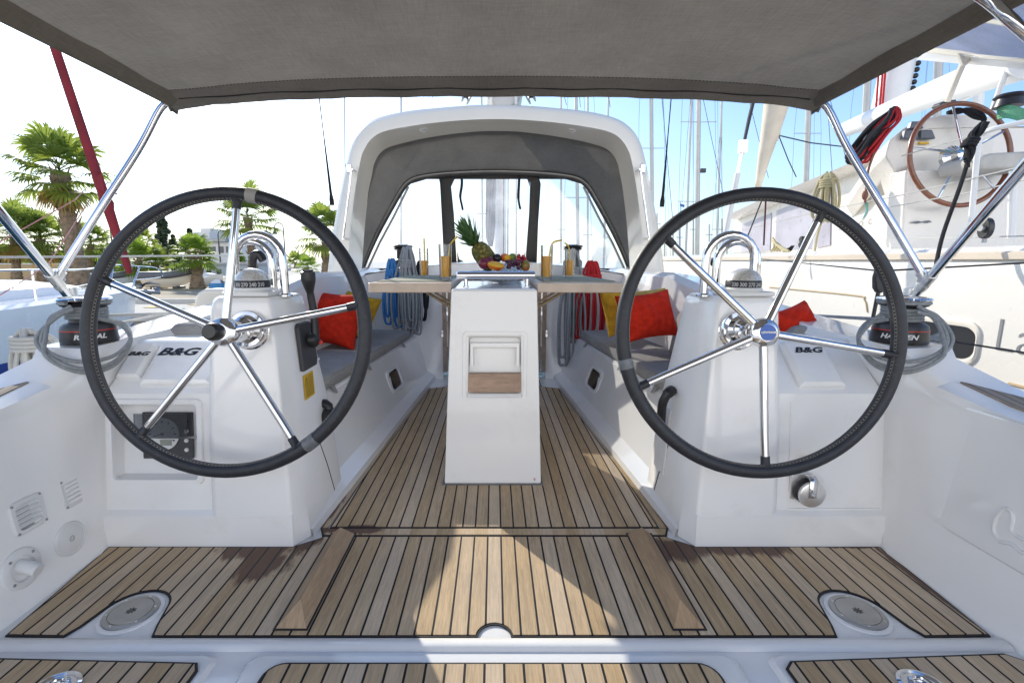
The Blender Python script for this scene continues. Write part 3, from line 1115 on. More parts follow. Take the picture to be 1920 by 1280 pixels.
cover(-1.318, -1.045, .06, .92, 'larger white instrument cover with black lettering, beside the left pedestal', 'B&G', .050, (-1.225, .70))
cover(-1.418, -1.328, .20, .90, 'small white instrument cover with black lettering at the outer left edge', 'B&G', .026, (-1.373, .66), .012)
cover(1.125, 1.30, .02, .93, 'white instrument cover with black lettering to the right of the right pedestal', 'B&G', .036, (1.215, .74))

# round deck plates
for sx, lab in ((-1, 'round steel deck plate in the teak floor on the left'), (1, 'round steel deck plate in the teak floor on the right')):
    t = thing('deck_plate', lab, 'deck plate', (sx * PX, PY - .005, .001), 'round deck plates')
    M0 = Matrix.Translation((sx * PX, PY - .005, .0012)) @ Matrix.Diagonal((.70, .70, 1, 1))
    mb = MB()
    mb.lathe([(.122, 0), (.120, .0045), (.106, .006), (.105, .0045), (.001, .0045)], M0, 40)
    mb.build('bedding_ring', gel, t)
    mb = MB()
    mb.lathe([(.104, .004), (.103, .009), (.098, .010), (.084, .0105), (.083, .0085), (.081, .0085), (.080, .0108), (.03, .0112), (.001, .0113)], M0, 48)
    pl_ = mb.build('steel_plate', plate_steel, t)
    mb = MB()
    star = []
    for k in range(16):
        rr = .016 if k % 2 == 0 else .009
        star.append((sx * PX + rr * math.cos(k * PI / 8), PY - .005 + rr * math.sin(k * PI / 8), .0128))
    mb.poly(star)
    mb.build('key_socket', dark_glass, pl_)
    for k in range(6):
        a = k * PI / 3 + .3
        mb = MB()
        mb.lathe([(.0055, .009), (.005, .0118), (.001, .0118)], M0 @ Matrix.Translation((.091 * math.cos(a), .091 * math.sin(a), 0)), 10)
        mb.build('screw', chrome, pl_)

# foot chocks
for x, lab in ((-.585, 'wedge shaped teak foot chock on the left of the floor'), (.560, 'wedge shaped teak foot chock on the right of the floor')):
    mb = MB()
    y0, y1, z = 1.222, 1.712, .0075
    hw = .046
    v = [(x - hw, y0, z), (x + hw, y0, z), (x + hw, y1, z), (x - hw, y1, z)]
    r0, r1 = (x + (.008 if x < 0 else -.008), y0 + .06, z + .052), (x, y1 - .03, z + .046)
    b = [mb.bm.verts.new(p) for p in v]
    a0, a1 = mb.bm.verts.new(r0), mb.bm.verts.new(r1)
    mb.face((b[0], b[1], a0)); mb.face((b[1], b[2], a1, a0)); mb.face((b[2], b[3], a1)); mb.face((b[3], b[0], a0, a1)); mb.face(b[::-1])
    mb.mi = 1
    mb.prism([(x - hw - .004, y0 - .004, z + .0012), (x + hw + .004, y0 - .004, z + .0012), (x + hw + .004, y1 + .004, z + .0012), (x - hw - .004, y1 + .004, z + .0012)], (0, 0, .0012))
    mb.mi = 0
    tag(mb.build('foot_chock', [teak_block, caulk_m], None, flat=True), lab, 'foot chock', 'teak foot chocks')

# vents, plug and pump socket on the left wall
def wallp(s, px, py):
    # point on the inner side wall (slightly flared plane)
    d = ray(px, py)
    # plane: x = s*(1.45 + .105*z)
    k = s
    t_ = (k * (1.445 + .105 * H)) / (d.x - k * .105 * d.z)
    return V((d.x * t_, d.y * t_, H + d.z * t_))
def wall_frame(s, c):
    uy = V((s * .105, 0, 1)).normalized()           # up the wall
    ux = V((0, 1 if s < 0 else -1, 0))
    n = ux.cross(uy)
    n = n if n.x * s < 0 else -n
    M = Matrix.Identity(4)
    for i in range(3):
        M[i][0], M[i][1], M[i][2], M[i][3] = ux[i], uy[i], n[i], c[i]
    return M
for (px, py, lab) in ((137, 917, 'square white slatted vent on the left wall, the one nearer the console'), (50, 963, 'square white slatted vent on the left wall, the one above the pump socket')):
    c = wallp(-1, px, py)
    M0 = wall_frame(-1, c)
    t = thing('air_vent', lab, 'vent', c, 'slatted vents')
    mb = MB()
    L = lambda l, z: [M0 @ V((x, y, z)) for x, y in l]
    o = round_rect(.108, .108, .018)
    mb.loft([L(o, 0), L(o, .006), L([(x * .93, y * .93) for x, y in o], .010), L([(x * .72, y * .74) for x, y in o], .010), L([(x * .70, y * .72) for x, y in o], .003)], closed=True)
    fr_ = mb.build('frame', white_pl, t)
    mb = MB()
    mb.poly(L([(x * .71, y * .73) for x, y in o], .0032))
    mb.build('backing', mat('vent_shadow_grey', (.34, .34, .34), .8), t, flat=True)
    for k in range(5):
        mb = MB()
        yy = -.030 + k * .015
        mb.prism([M0 @ V((-.038, yy, .003)), M0 @ V((-.038, yy + .010, .004)), M0 @ V((-.038, yy + .003, .012)), M0 @ V((-.038, yy, .011))], M0.to_3x3() @ V((.076, 0, 0)))
        mb.build('slat', white_pl, t)
    for sx in (-1, 1):
        for sy in (-1, 1):
            mb = MB()
            mb.lathe([(.0045, .009), (.004, .0115), (.001, .0115)], M0 @ Matrix.Translation((sx * .045, sy * .045, 0)), 10)
            mb.build('screw', galv, fr_)
c = wallp(-1, 129, 1009)
M0 = wall_frame(-1, c)
t = thing('inspection_cap', 'round white screw cap on the left wall below the vents', 'cap', c)
mb = MB()
mb.lathe([(.058, 0), (.058, .006), (.052, .010), (.050, .008), (.04, .011), (.001, .012)], M0, 36)
mb.build('lid', white_pl, t)
mb = MB()
for rr in (.009, .005):
    mb.tube([M0 @ V((rr * math.cos(k * PI / 8), rr * math.sin(k * PI / 8), .012)) for k in range(16)], .0008, 4, closed=True)
mb.build('emblem', logo_grey, t)
c = wallp(-1, 38, 1065)
M0 = wall_frame(-1, c)
t = thing('pump_socket', 'round white flange with a pump stub on the lower left wall', 'pump socket', c)
mb = MB()
mb.lathe([(.062, 0), (.061, .008), (.054, .012), (.040, .012), (.037, .004), (.036, -.001), (.001, -.001)], M0, 36)
mb.build('flange', white_pl, t)
mb = MB()
mb.tube([M0 @ V((.0, .008, 0)), M0 @ V((0, 0, .03)), M0 @ V((0, -.012, .055))], [.021, .020, .019], 14)
mb.build('stub', white_pl, t)
for k in range(4):
    mb = MB()
    a = .7 + k * PI / 2
    mb.lathe([(.005, .010), (.0045, .0135), (.001, .0135)], M0 @ Matrix.Translation((.05 * math.cos(a), .05 * math.sin(a), 0)), 10)
    mb.build('screw', galv, t)
# right wall: moulded locker lid with finger recess
c = wallp(1, 1858, 900)
M0 = wall_frame(1, c)
t = thing('locker_lid', 'white moulded locker lid with a finger recess on the right wall', 'locker lid', c)
mb = MB()
o = round_rect(.78, .40, .09, 8)
o = [(x + .18, y - .01) for x, y in o]
mb.loft([L0 for L0 in ([M0 @ V((x, y, -.002)) for x, y in o], [M0 @ V((x, y, .004)) for x, y in o], [M0 @ V((lerp(.18, x, .98), lerp(-.01, y, .97), .007)) for x, y in o])], closed=True)
mb.poly([M0 @ V((lerp(.18, x, .98), lerp(-.01, y, .97), .007)) for x, y in o])
mb.build('lid', gel, t)
c2 = wallp(1, 1903, 992)
M1 = wall_frame(1, c2)
mb = MB()
pts = [(-.03, .045), (-.045, .01), (-.042, -.03), (-.02, -.05), (.01, -.04), (.04, -.048), (.06, -.03), (.06, -.005), (.03, -.012), (.0, -.005), (-.005, .03), (-.015, .047)]
mb.tube(smooth_path([M1 @ V((x, y, .008)) for x, y in pts], 4, closed=True), .0055, 8, closed=True)
mb.build('finger_recess', gel, t)

mb = MB()
for px, py in ((1704, 846), (1697, 862), (1690, 900), (1684, 972), (1742, 845)):
    mb.sphere(wallp(1, px, py), .0024, 5)
mb.build('snap_stud', galv, t)
# shore power socket on right console
yy = BACK + .022
c = V(((1541 - PCX) / F * 1.655 / .99, yy, .235))
t = thing('shore_power_socket', 'round steel capped power socket with hinged clasp on the right console', 'power socket', c)
mb = MB()
mb.prism([(c.x + x - .012, yy + .006, c.z + z) for x, z in round_rect(.082, .10, .012)], (0, -.012, 0))
mb.build('backplate', brushed, t, bevel=.002)
mb = MB()
SM = Matrix.Translation((c.x, yy - .004, c.z - .012)) @ Matrix.Rotation(PI / 2, 4, 'X')
mb.lathe([(.046, 0), (.048, .012), (.046, .022), (.044, .024)], SM, 30)
mb.build('gasket', black_pl, t)
mb = MB()
sec = []
for (rr, z) in ((.046, .024), (.0475, .030), (.046, .037), (.042, .039), (.001, .0395)):
    sec.append([SM @ V(((rr + (.0012 if k % 2 else 0) * (rr > .04)) * math.cos(2 * PI * k / 60) + .006, (rr + (.0012 if k % 2 else 0) * (rr > .04)) * math.sin(2 * PI * k / 60) - .004, z)) for k in range(60)])
mb.loft(sec, closed=True, cap=True)
mb.build('cap', brushed, t)
mb = MB()
mb.loft([[V((c.x + dx - .0, y, z)) for dx in (-.012, .016)] for y, z in ((yy - .006, c.z + .05), (yy - .03, c.z + .052), (yy - .048, c.z + .04), (yy - .048, c.z - .022), (yy - .046, c.z - .026))])
ob = mb.build('clasp', chrome, t)
ob.modifiers.new('solid', 'SOLIDIFY').thickness = .003
mb = MB()
mb.sphere((c.x + .002, yy - .049, c.z - .012), .005, 6)
mb.build('rivet', brushed, t)
mb = MB()
c3 = V((c.x + .006, yy + .004, c.z + .098))
mb.prism([(c3.x + x, c3.y, c3.z + z) for x, z in round_rect(.034, .026, .002, 2)], (0, -.002, 0))
st2 = thing('hazard_sticker', 'tiny yellow and black sticker above the power socket', 'sticker', c3)
mb.build('label_sheet', sticker, st2, flat=True)
mb = MB()
mb.poly([(c3.x - .014, c3.y - .0034, c3.z - .010), (c3.x - .004, c3.y - .0034, c3.z - .010), (c3.x - .004, c3.y - .0034, c3.z + .010), (c3.x - .014, c3.y - .0034, c3.z + .010)])
mb.poly([(c3.x + .008, c3.y - .0034, c3.z - .010), (c3.x + .014, c3.y - .0034, c3.z - .010), (c3.x + .014, c3.y - .0034, c3.z + .010), (c3.x + .008, c3.y - .0034, c3.z + .010)])
mb.build('warning_print', logo_black, st2, flat=True)

# latches set in the aft panels
for px, py, lab in ((1716, 1272, 'polished flush latch in the right teak panel at the near edge'), (118, 1276, 'polished flush latch in the left teak panel at the near edge')):
    p = WZ(px, py, .02)
    t = thing('flush_latch', lab, 'latch', p, 'flush latches')
    mb = MB()
    LM = Matrix.Translation((p.x, p.y - .02, .0198))
    mb.lathe([(.048, 0), (.047, .004), (.040, .006), (.036, .001), (.001, .0008)], LM, 30, sx=1.15)
    mb.build('surround', chrome, t)
    mb = MB()
    mb.tube(smooth_path([LM @ V((-.022, -.005, .003)), LM @ V((-.015, .018, .006)), LM @ V((.012, .02, .006)), LM @ V((.026, -.004, .003))], 5), .006, 8)
    mb.build('pull_ring', chrome, t)

# teak strips on the coamings near the camera
def ztop(a, y):
    tb = [(-.6, 1.55, .555, 1.80, .52), (1.0, 1.56, .58, 1.80, .56), (1.40, 1.56, .615, 1.80, .585), (1.58, 1.55, .65, 1.76, .63)]
    for p_, q_ in zip(tb, tb[1:]):
        if y <= q_[0]:
            u = (y - p_[0]) / (q_[0] - p_[0])
            a0, z0, a1, z1 = [lerp(p_[k], q_[k], u) for k in (1, 2, 3, 4)]
            return lerp(z0, z1, (a - a0) / (a1 - a0))
    return .65
teak_c = teak_mat('teak_coaming', (), 0, .045, 0.0, (.30, .24, .18))
for s in (-1, 1):
    mb = MB()
    secs = []
    for y, a1 in ((1.565, 1.572), (1.50, 1.66), (1.44, 1.755), (1.40, 1.77), (1.2, 1.77), (1.0, 1.775), (.5, 1.78), (-.3, 1.78)):
        a0 = 1.562
        secs.append([V((s * a, y, ztop(a, y) + h_)) for a, h_ in ((a0, -.004), (a0, .006), (lerp(a0, a1, .33), .0065), (lerp(a0, a1, .66), .0065), (a1, .006), (a1, -.004))])
    mb.loft(secs, cap=True)
    tag(mb.build('teak_deck_strip', teak_c, None, ang=30), 'thin strip of teak planks on top of the %s coaming near the camera' % ('left' if s < 0 else 'right'), 'teak strip', 'teak strips on the coamings')

# ================================================================== winches
def rope_path(mb, pts, r, n=8, k=5):
    mb.tube(smooth_path(pts, k), r, n)

def winch(x, y, z, txt, label, ropem, rope_label, s):
    t = thing('winch', label, 'winch', (x, y, z), 'big sheet winches')
    k_ = .84
    M0 = Matrix.Translation((x, y, z)) @ Matrix.Diagonal((k_, k_, k_, 1))
    SC = lambda L: [V((x, y, z)) + (p_ - V((x, y, z))) * k_ for p_ in L]
    mb = MB()
    mb.lathe([(.105, 0), (.106, .004), (.104, .03), (.102, .052)], M0, 36)
    base = mb.build('base', black_pl, t)
    mb = MB()
    mb.lathe([(.1032, .052), (.1034, .0535), (.1028, .056)], M0, 36)
    mb.build('red_band', red_line, base)
    mb = MB()
    mb.lathe([(.102, .056), (.098, .072), (.086, .084), (.070, .088), (.066, .095), (.064, .12), (.066, .150), (.072, .156)], M0, 36)
    mb.build('drum', dark_grey, t)
    mb = MB()
    mb.lathe([(.072, .154), (.088, .160), (.092, .166), (.084, .170)], M0, 36)
    mb.build('lower_jaw', black_pl, t)
    mb = MB()
    mb.lathe([(.070, .170), (.080, .177), (.098, .184), (.100, .189), (.095, .196), (.075, .200), (.03, .203), (.028, .200), (.001, .200)], M0, 36)
    mb.build('top_jaw', chrome, t)
    rr = .1066 * k_
    def fn(a0):
        def f(xx, yy, zz):
            a = a0 + xx / rr
            return V((x + (rr + zz) * math.cos(a), y + (rr + zz) * math.sin(a), z + .024 + yy))
        return f
    a0 = math.atan2(-y, -x)
    text_mesh(txt, .024, 'lettering', logo_white, base, fn(a0), sx=1.2, shear=.25, bold=.0008)
    # rope wraps, loops and lead
    mb = MB()
    rad = .064 + .008
    pts = []
    n = 4 * 28
    for i in range(n + 1):
        a = a0 + 2 * PI * i / 28
        pts.append(V((x + rad * math.cos(a), y + rad * math.sin(a), z + .098 + .0145 * i / 28)))
    mb.tube(SC(pts), .0068, 8)
    ja = [V((x + .090 * math.cos(a0 + k * PI / 8), y + .090 * math.sin(a0 + k * PI / 8), z + .174)) for k in range(15)]
    mb.tube(SC(ja), .0068, 8)
    def q(a, r_, zz):
        if zz < .05:
            r_ += .05
            a *= .72
        return V((x + r_ * math.cos(a0 + a), y + r_ * math.sin(a0 + a), z + zz))
    for j, (w0, zl, ph) in enumerate(((1.5, -.055, 0.0), (1.75, -.085, .12), (1.35, -.10, -.1))):
        lp = [q(s * .55 + ph, .09 + .01 * j, .165 - .012 * j), q(s * .95 + ph, .135, .12), q(s * w0 * .8, .15, .04), q(s * .9, .165 + .01 * j, zl * .3), q(s * .3, .175, zl), q(-s * .4, .17, zl * .9), q(-s * 1.0, .155, zl * .2 + .02), q(-s * w0 * .75, .128, .07), q(-s * .5 - .2 * j, .092, .10 + .01 * j)]
        rope_path(mb, SC(lp), .0068, 8, 6)
    tag(mb.build('sheet_rope', ropem, None, ang=70), rope_label, 'rope', 'ropes on the big winches')
    return t
winch(-1.535, 1.80, .752, 'RADIAL', 'black sheet winch with chrome top and red band, behind the left wheel', rope_grey, 'grey rope wrapped and looped around the left winch', -1)
winch(1.535, 1.80, .752, 'HARKEN', 'black sheet winch with chrome top and red band, behind the right wheel', rope_grey, 'grey rope wrapped and looped around the right winch', 1)

def hank(name, x, y, ztop, length, width, nloop, r, m, label, axis=V((1, 0, 0)), group='hanging rope coils', collar=True, seed=1):
    rr = random.Random(seed)
    mb = MB()
    dep = axis.cross(V((0, 0, 1)))
    for i in range(nloop):
        u = (i + .5) / nloop - .5
        cx = V((x, y, 0)) + axis * (u * width * .55 + rr.uniform(-.006, .006)) + dep * rr.uniform(-.06, .04)
        hw = width * .17 + rr.uniform(-.012, .02)
        ln = length * rr.uniform(.78, 1.0)
        zc = ztop - length * .16
        zt = ztop + rr.uniform(-.012, .012)
        zb = ztop - ln
        sway = rr.uniform(-.03, .03) + u * width * .4
        pin = V((x, y, 0)) + axis * (u * width * .30)
        L = [pin + dep * rr.uniform(-.012, .012), ]
        pts = [V((pin.x, pin.y, zt)),
               cx - axis * hw * .5 + V((0, 0, zc)),
               cx - axis * (hw - sway) + V((0, 0, lerp(zc, zb, .5))),
               cx - axis * (hw * .8 - sway) + V((0, 0, zb + .035)),
               cx + axis * sway + V((0, 0, zb)),
               cx + axis * (hw * .8 + sway) + V((0, 0, zb + .035)),
               cx + axis * (hw + sway) + V((0, 0, lerp(zc, zb, .5))),
               cx + axis * hw * .5 + V((0, 0, zc))]
        mb.tube(smooth_path(pts, 5, closed=True), r, 7, closed=True)
    if collar:
        zc = ztop - length * .17
        for k in range(4):
            mb.tube([V((x, y, 0)) + axis * (width * .30 * math.cos(a * PI / 8)) + dep * (.04 * math.sin(a * PI / 8)) + V((0, 0, zc + .02 - k * r * 1.8)) for a in range(16)], r, 7, closed=True)
    return tag(mb.build(name, m, None, ang=80), label, 'rope', group)

def P2(px, py, y):
    return W(px, py, y)
# ================================================================== settees, bulkhead
YB = 4.22            # companionway bulkhead
def seat_edge(y):    # half breadth of the seat front edge
    return lerp(.885, .725, (y - 2.2) / 1.9)
def bench(s):
    P = 'left' if s < 0 else 'right'
    t = thing('settee', 'white moulded bench along the %s side of the cockpit' % P, 'bench', (s * .95, 3.1, 0), 'cockpit benches')
    mb = MB()
    ys = [1.70, 2.0, 2.2, 2.6, 3.0, 3.4, 3.8, 4.05, YB]
    secs = []
    for y in ys:
        e = seat_edge(y)
        f = lerp(.668, .53, (y - 2.1) / 2.1)
        secs.append([V((s * a, y, z)) for a, z in ((f, .0), (f + .006, .035), (f + .055, .062), (f + .075, .075), (e - .035, .36), (e - .03, .385), (e - .01, .40), (1.26, .40))])
    mb.loft(secs)
    b = mb.build('bench_moulding', gel, t, ang=32)
    # backrest face
    # portlight in the bench front
    y = 3.33
    e, f = seat_edge(y), lerp(.668, .53, (y - 2.1) / 2.1) + .075
    up = V((s * (e - .035 - f), 0, .285)).normalized()
    fw = V((s * (-.078), 1, 0)).normalized()
    n = up.cross(fw)
    if n.x * s > 0: n = -n
    c = V((s * lerp(f, e - .035, .52), y, .222))
    mb = MB()
    o = round_rect(.30, .165, .045, 6)
    Lp = lambda k, d: [c + fw * (x * k) + up * (z * k) + n * d for x, z in o]
    mb.loft([Lp(1, 0), Lp(1, .008), Lp(.93, .012), Lp(.78, .010), Lp(.75, .0015)], closed=True)
    pf = mb.build('portlight', white_pl, t)
    mb = MB()
    mb.poly(Lp(.76, .002))
    mb.build('pane', dark_glass, pf, flat=True)
    # strap tabs under the seat pads
    for yy in (2.42, 2.95, 3.75):
        e = seat_edge(yy)
        mb = MB()
        mb.prism([V((s * (e - .03), yy - .02, .41)), V((s * (e - .03), yy + .02, .41)), V((s * (e - .05), yy + .012, .375)), V((s * (e - .05), yy - .012, .375))], (s * .012, 0, .004))
        mb.build('pad_tab', cushion_grey, t, flat=True)
bench(-1)
bench(1)
# seat pads
def pad(s, y0, y1, lab, dx=0.0):
    mb = MB()
    ys = [y0, y0 + .02, lerp(y0, y1, .35), lerp(y0, y1, .7), y1 - .02, y1]
    secs = []
    for i, y in enumerate(ys):
        e = seat_edge(y) - .025 + dx
        k = .6 if i in (0, len(ys) - 1) else 1
        z0, z1 = .402, .402 + .075 * k
        o_ = 1.24
        secs.append([V((s * a, y, z)) for a, z in ((e + .01, z0), (e, z0 + .012), (e, z1 - .018), (e + .008, z1 - .005), (e + .025, z1), (1.05, z1 + .008), (o_ - .02, z1), (o_, z1 - .02), (o_, z0))])
    mb.loft(secs, closed=True, cap=True)
    for i, y in enumerate((y0, y1)):
        pass
    t = thing('seat_pad', lab, 'seat pad', (s * 1.0, (y0 + y1) / 2, .402), 'grey seat pads on the benches')
    mb.build('pad', cushion_grey, t, ang=50)
    mb = MB()
    ed = [V((s * (seat_edge(y) - .025 + dx + .004), y, .402 + .066)) for y in (y0 + .02, lerp(y0, y1, .5), y1 - .02)]
    mb.tube(ed + [V((s * 1.22, y1 - .004, .47))], .0045, 6)
    mb.tube([V((s * 1.22, y0 + .004, .455))] + [V((s * (seat_edge(y0) + .02), y0 + .004, .455)), ed[0]], .0045, 6)
    mb.build('piping', cushion_grey, t)
pad(-1, 2.26, 3.02, 'grey seat pad on the left bench, the part nearest the left wheel')
pad(-1, 3.035, 4.0, 'grey seat pad on the left bench, the part below the hanging ropes')
pad(1, 2.26, 2.98, 'grey seat pad on the right bench, the part nearest the right wheel', .0)
pad(1, 3.0, 4.0, 'grey seat pad on the right bench, the part under the pillows', .015)
# grey back cushions
def backpad(s, y0, y1, lab):
    mb = MB()
    secs = []
    for y in (y0, y0 + .02, lerp(y0, y1, .5), y1 - .02, y1):
        k = .5 if y in (y0, y1) else 1.0
        d = lerp(.0, -.06, (y - 2.2) / 1.6)
        secs.append([V((s * (a + d), y, z)) for a, z in ((1.25, .47), (1.15, .475), (1.13 - .02 * k, .50), (1.17 - .02 * k, .72), (1.20, .77), (1.25, .775), (1.27, .74))])
    mb.loft(secs, closed=True, cap=True)
    tag(mb.build('back_cushion', cushion_grey, None, ang=50), lab, 'cushion', 'grey back cushions')
backpad(1, 2.35, 2.95, 'grey back cushion behind the red pillow on the right bench')
# bulkhead with companionway
mb = MB()
def camber(a):
    return 1.035 - .10 * (abs(a) / 1.1) ** 2
xs = [-1.15, -.95, -.75, -.55, -.46]
CW = .46
for sgn in (-1, 1):
    pts = [(sgn * abs(x), YB, camber(x)) for x in xs]
    mb.prism([(sgn * 1.15, YB, 0)] + pts + [(sgn * CW, YB, 0)], (0, .06, 0))
    # curved corner between bench and bulkhead
mb.prism([(-CW, YB, .93), (CW, YB, .93), (CW, YB, 1.032), (0, YB, 1.036), (-CW, YB, 1.032)], (0, .06, 0))
struct(mb, 'bulkhead', gel, 'white forward end wall of the cockpit', ang=30)
mb = MB()
nA = 13
secs = []
for y, dz in ((YB - .015, 0.0), (YB, .004), (4.6, .012), (5.2, .03), (6.2, .0), (9.0, -.1)):
    k = 1.16 if y < 6 else (1.05 if y < 8 else .5)
    secs.append([V((lerp(-k, k, i / (nA - 1)), y, camber(lerp(-1.1, 1.1, i / (nA - 1))) + dz)) for i in range(nA)])
mb.loft(secs)
struct(mb, 'cabin_top', gel, 'white cambered cabin roof forward of the cockpit', ang=40)
t = thing('companionway_door', 'teak framed door leaves at the companionway behind the table', 'door', (0, YB, 0))
for sgn in (-1, 1):
    mb = MB()
    mb.box((sgn * (CW - .02), YB - .012, .50), (.035, .03, .86))
    mb.build('door_frame', wood_trim, t, bevel=.004)
    mb = MB()
    mb.box((sgn * (CW - .13), YB - .005, .46), (.16, .02, .76))
    lf = mb.build('door_leaf', wood_trim, t, bevel=.004)
    mb = MB()
    mb.box((sgn * (CW - .13), YB - .018, .50), (.09, .006, .5))
    mb.build('door_pane', dark_glass, lf, bevel=.003)
    mb = MB()
    mb.box((sgn * (CW + .0), YB - .03, .42), (.02, .012, .06))
    mb.build('hinge', chrome, t, bevel=.002)
mb = MB()
mb.box((0, YB + .03, .5), (.56, .02, .98))
mb.build('inner_panel', wood_dark, t)

# coils of rope on the bulkhead
def hx(px, y): return (px - PCX) / F * y * .99
YR = 4.10
hank('rope_coil', hx(735, YR), YR, 1.06, .60, .15, 7, .009, rope_blue, 'blue rope coil hanging at the left end of the table', seed=2)
hank('rope_coil', hx(765, YR - .04), YR - .06, 1.16, .74, .19, 12, .0095, rope_grey, 'thick grey rope coil hanging on the left between the blue and the black one', seed=3)
hank('rope_coil', hx(787, YR), YR - .02, 1.04, .50, .09, 6, .009, rope_black, 'black rope coil hanging next to the left grey one', seed=4)
hank('rope_coil', hx(1072, YR - .04), YR - .06, 1.14, .98, .19, 11, .0095, rope_grey, 'long grey rope coil hanging on the right beside the red one', seed=5)
hank('rope_coil', hx(1108, YR), YR - .03, 1.04, .76, .26, 9, .010, rope_red, 'red rope coil hanging on the right', seed=6)
mb = MB()
rope_path(mb, [W(1085, 600, YR), W(1075, 630, YR - .02), W(1082, 650, YR), W(1074, 690, YR), W(1070, 722, YR)], .011)
mb.sphere(W(1075, 682, YR), .028, 8, (.8, .8, 1.4))
tag(mb.build('rope_tail', rope_red, None, ang=80), 'loose red rope end hanging down to the floor on the right', 'rope')

# small winches on the cabin top
for px, lab in ((757, 'small black winch on the cabin top above the left rope coils'), (1073, 'small black winch on the cabin top above the right rope coils')):
    p = V((hx(px, 4.42), 4.42, 1.0))
    t = thing('winch', lab, 'winch', p, 'small cabin top winches')
    M0 = Matrix.Translation(p)
    mb = MB(); mb.lathe([(.085, 0), (.085, .045), (.075, .06), (.058, .07), (.056, .14), (.066, .148)], M0, 28); mb.build('drum', dark_grey, t)
    mb = MB(); mb.lathe([(.066, .147), (.080, .152), (.082, .160), (.072, .165), (.082, .172), (.09, .180), (.084, .188), (.05, .192)], M0, 28); mb.build('jaw', black_pl, t)
    mb = MB(); mb.lathe([(.05, .190), (.048, .197), (.022, .200), (.02, .194), (.001, .194)], M0, 24); mb.build('cap', chrome, t)

# ================================================================== pillows
def pillow(c, wd, ht, th, rx, ry, rz, m, lab, seed=0, corner=.09):
    rr = random.Random(seed)
    mb = MB()
    n = 17
    M0 = Matrix.Translation(V(c)) @ Euler((R(rx), R(ry), R(rz)), 'XYZ').to_matrix().to_4x4()
    def grid(sg):
        rows = []
        for j in range(n):
            row = []
            for i in range(n):
                u, v = 2 * i / (n - 1) - 1, 2 * j / (n - 1) - 1
                e = (1 - u * u) * (1 - v * v)
                d = th * .5 * (max(0, e) ** .46)
                pinch = 1 - corner * (1 - abs(u) ** 3) * 0
                ex = u * (1 - .13 * (1 - v * v)) 
                ey = v * (1 - .13 * (1 - u * u))
                wr = .010 * math.sin(6 * u + 3 * v + seed) * e + .007 * math.sin(11 * v - 7 * u + seed * 2) * e
                row.append(M0 @ V((ex * wd / 2, sg * (d + wr), ey * ht / 2)))
            rows.append(row)
        return rows
    for sg in (-1, 1):
        mb.loft(grid(sg))
    bmesh.ops.remove_doubles(mb.bm, verts=mb.bm.verts, dist=1e-4)
    o = mb.build('pillow', m, None, ang=180, sub=1)
    return tag(o, lab, 'pillow', 'pillows on the benches')
pillow(W(620, 597, 3.2), .50, .40, .22, -20, 4, -20, red_cloth, 'red pillow leaning on the left bench behind the engine lever', 1)
pillow(W(662, 588, 3.62), .44, .36, .17, -20, 12, -26, yel_cloth, 'yellow pillow behind the red one on the left bench', 2)
pillow(W(1213, 592, 2.85), .38, .31, .19, -20, -6, 14, red_cloth, 'red pillow leaning on the right bench', 3)
pillow(W(1164, 582, 3.25), .30, .34, .14, -12, -8, 25, yel_cloth, 'yellow pillow beside the red one on the right bench', 4)
pillow(W(1222, 568, 3.2), .34, .22, .12, -35, -6, 10, fabric('striped_mustard', (.45, .33, .10)), 'mustard and grey pillow peeping out over the right red pillow', 8)
pillow(W(1486, 606, 2.18), .25, .17, .14, -20, -14, 20, red_cloth, 'red pillow on the right coaming behind the steering wheel', 5)
# pads on the coamings
def coam_pad(px0, px1, py0, py1, y, lab):
    a, b = W(px0, py1, y), W(px1, py1, y)
    mb = MB()
    h = abs(W(px0, py0, y).z - a.z)
    mb.prism([a, b, V((b.x - .04, b.y, b.z + h)), V((a.x + .06, a.y, a.z + h))], (0, .35, .0))
    tag(mb.build('coaming_pad', cushion_grey, None, bevel=.02, seg=3), lab, 'cushion', 'grey pads on the coamings')
coam_pad(300, 392, 607, 642, 2.02, 'grey pad lying on the left coaming behind the console')
coam_pad(1468, 1548, 612, 645, 2.06, 'grey pad lying on the right coaming under the red pillow')
# cream locker box at left
t = thing('cream_backrest', 'cream rounded backrest with dark blue piping left of the left pedestal', 'backrest', W(385, 598, 2.5))
mb = MB()
a = W(362, 598, 2.5); b = W(450, 598, 2.5); zt = W(380, 542, 2.5).z
mb.prism([(a.x, a.y, a.z), (b.x, a.y, a.z), (b.x, a.y, zt), (a.x + .07, a.y, zt), (a.x + .03, a.y, zt - .02), (a.x + .01, a.y, zt - .06)], (0, .14, 0))
mb.build('shell', gel_cream, t, bevel=.02, seg=3)
mb = MB()
mb.tube([(a.x - .004, a.y - .004, a.z + .008), (b.x, a.y - .004, a.z + .008)], .008, 8)
mb.build('piping', mat('navy_piping', (.01, .02, .08), .5), t)

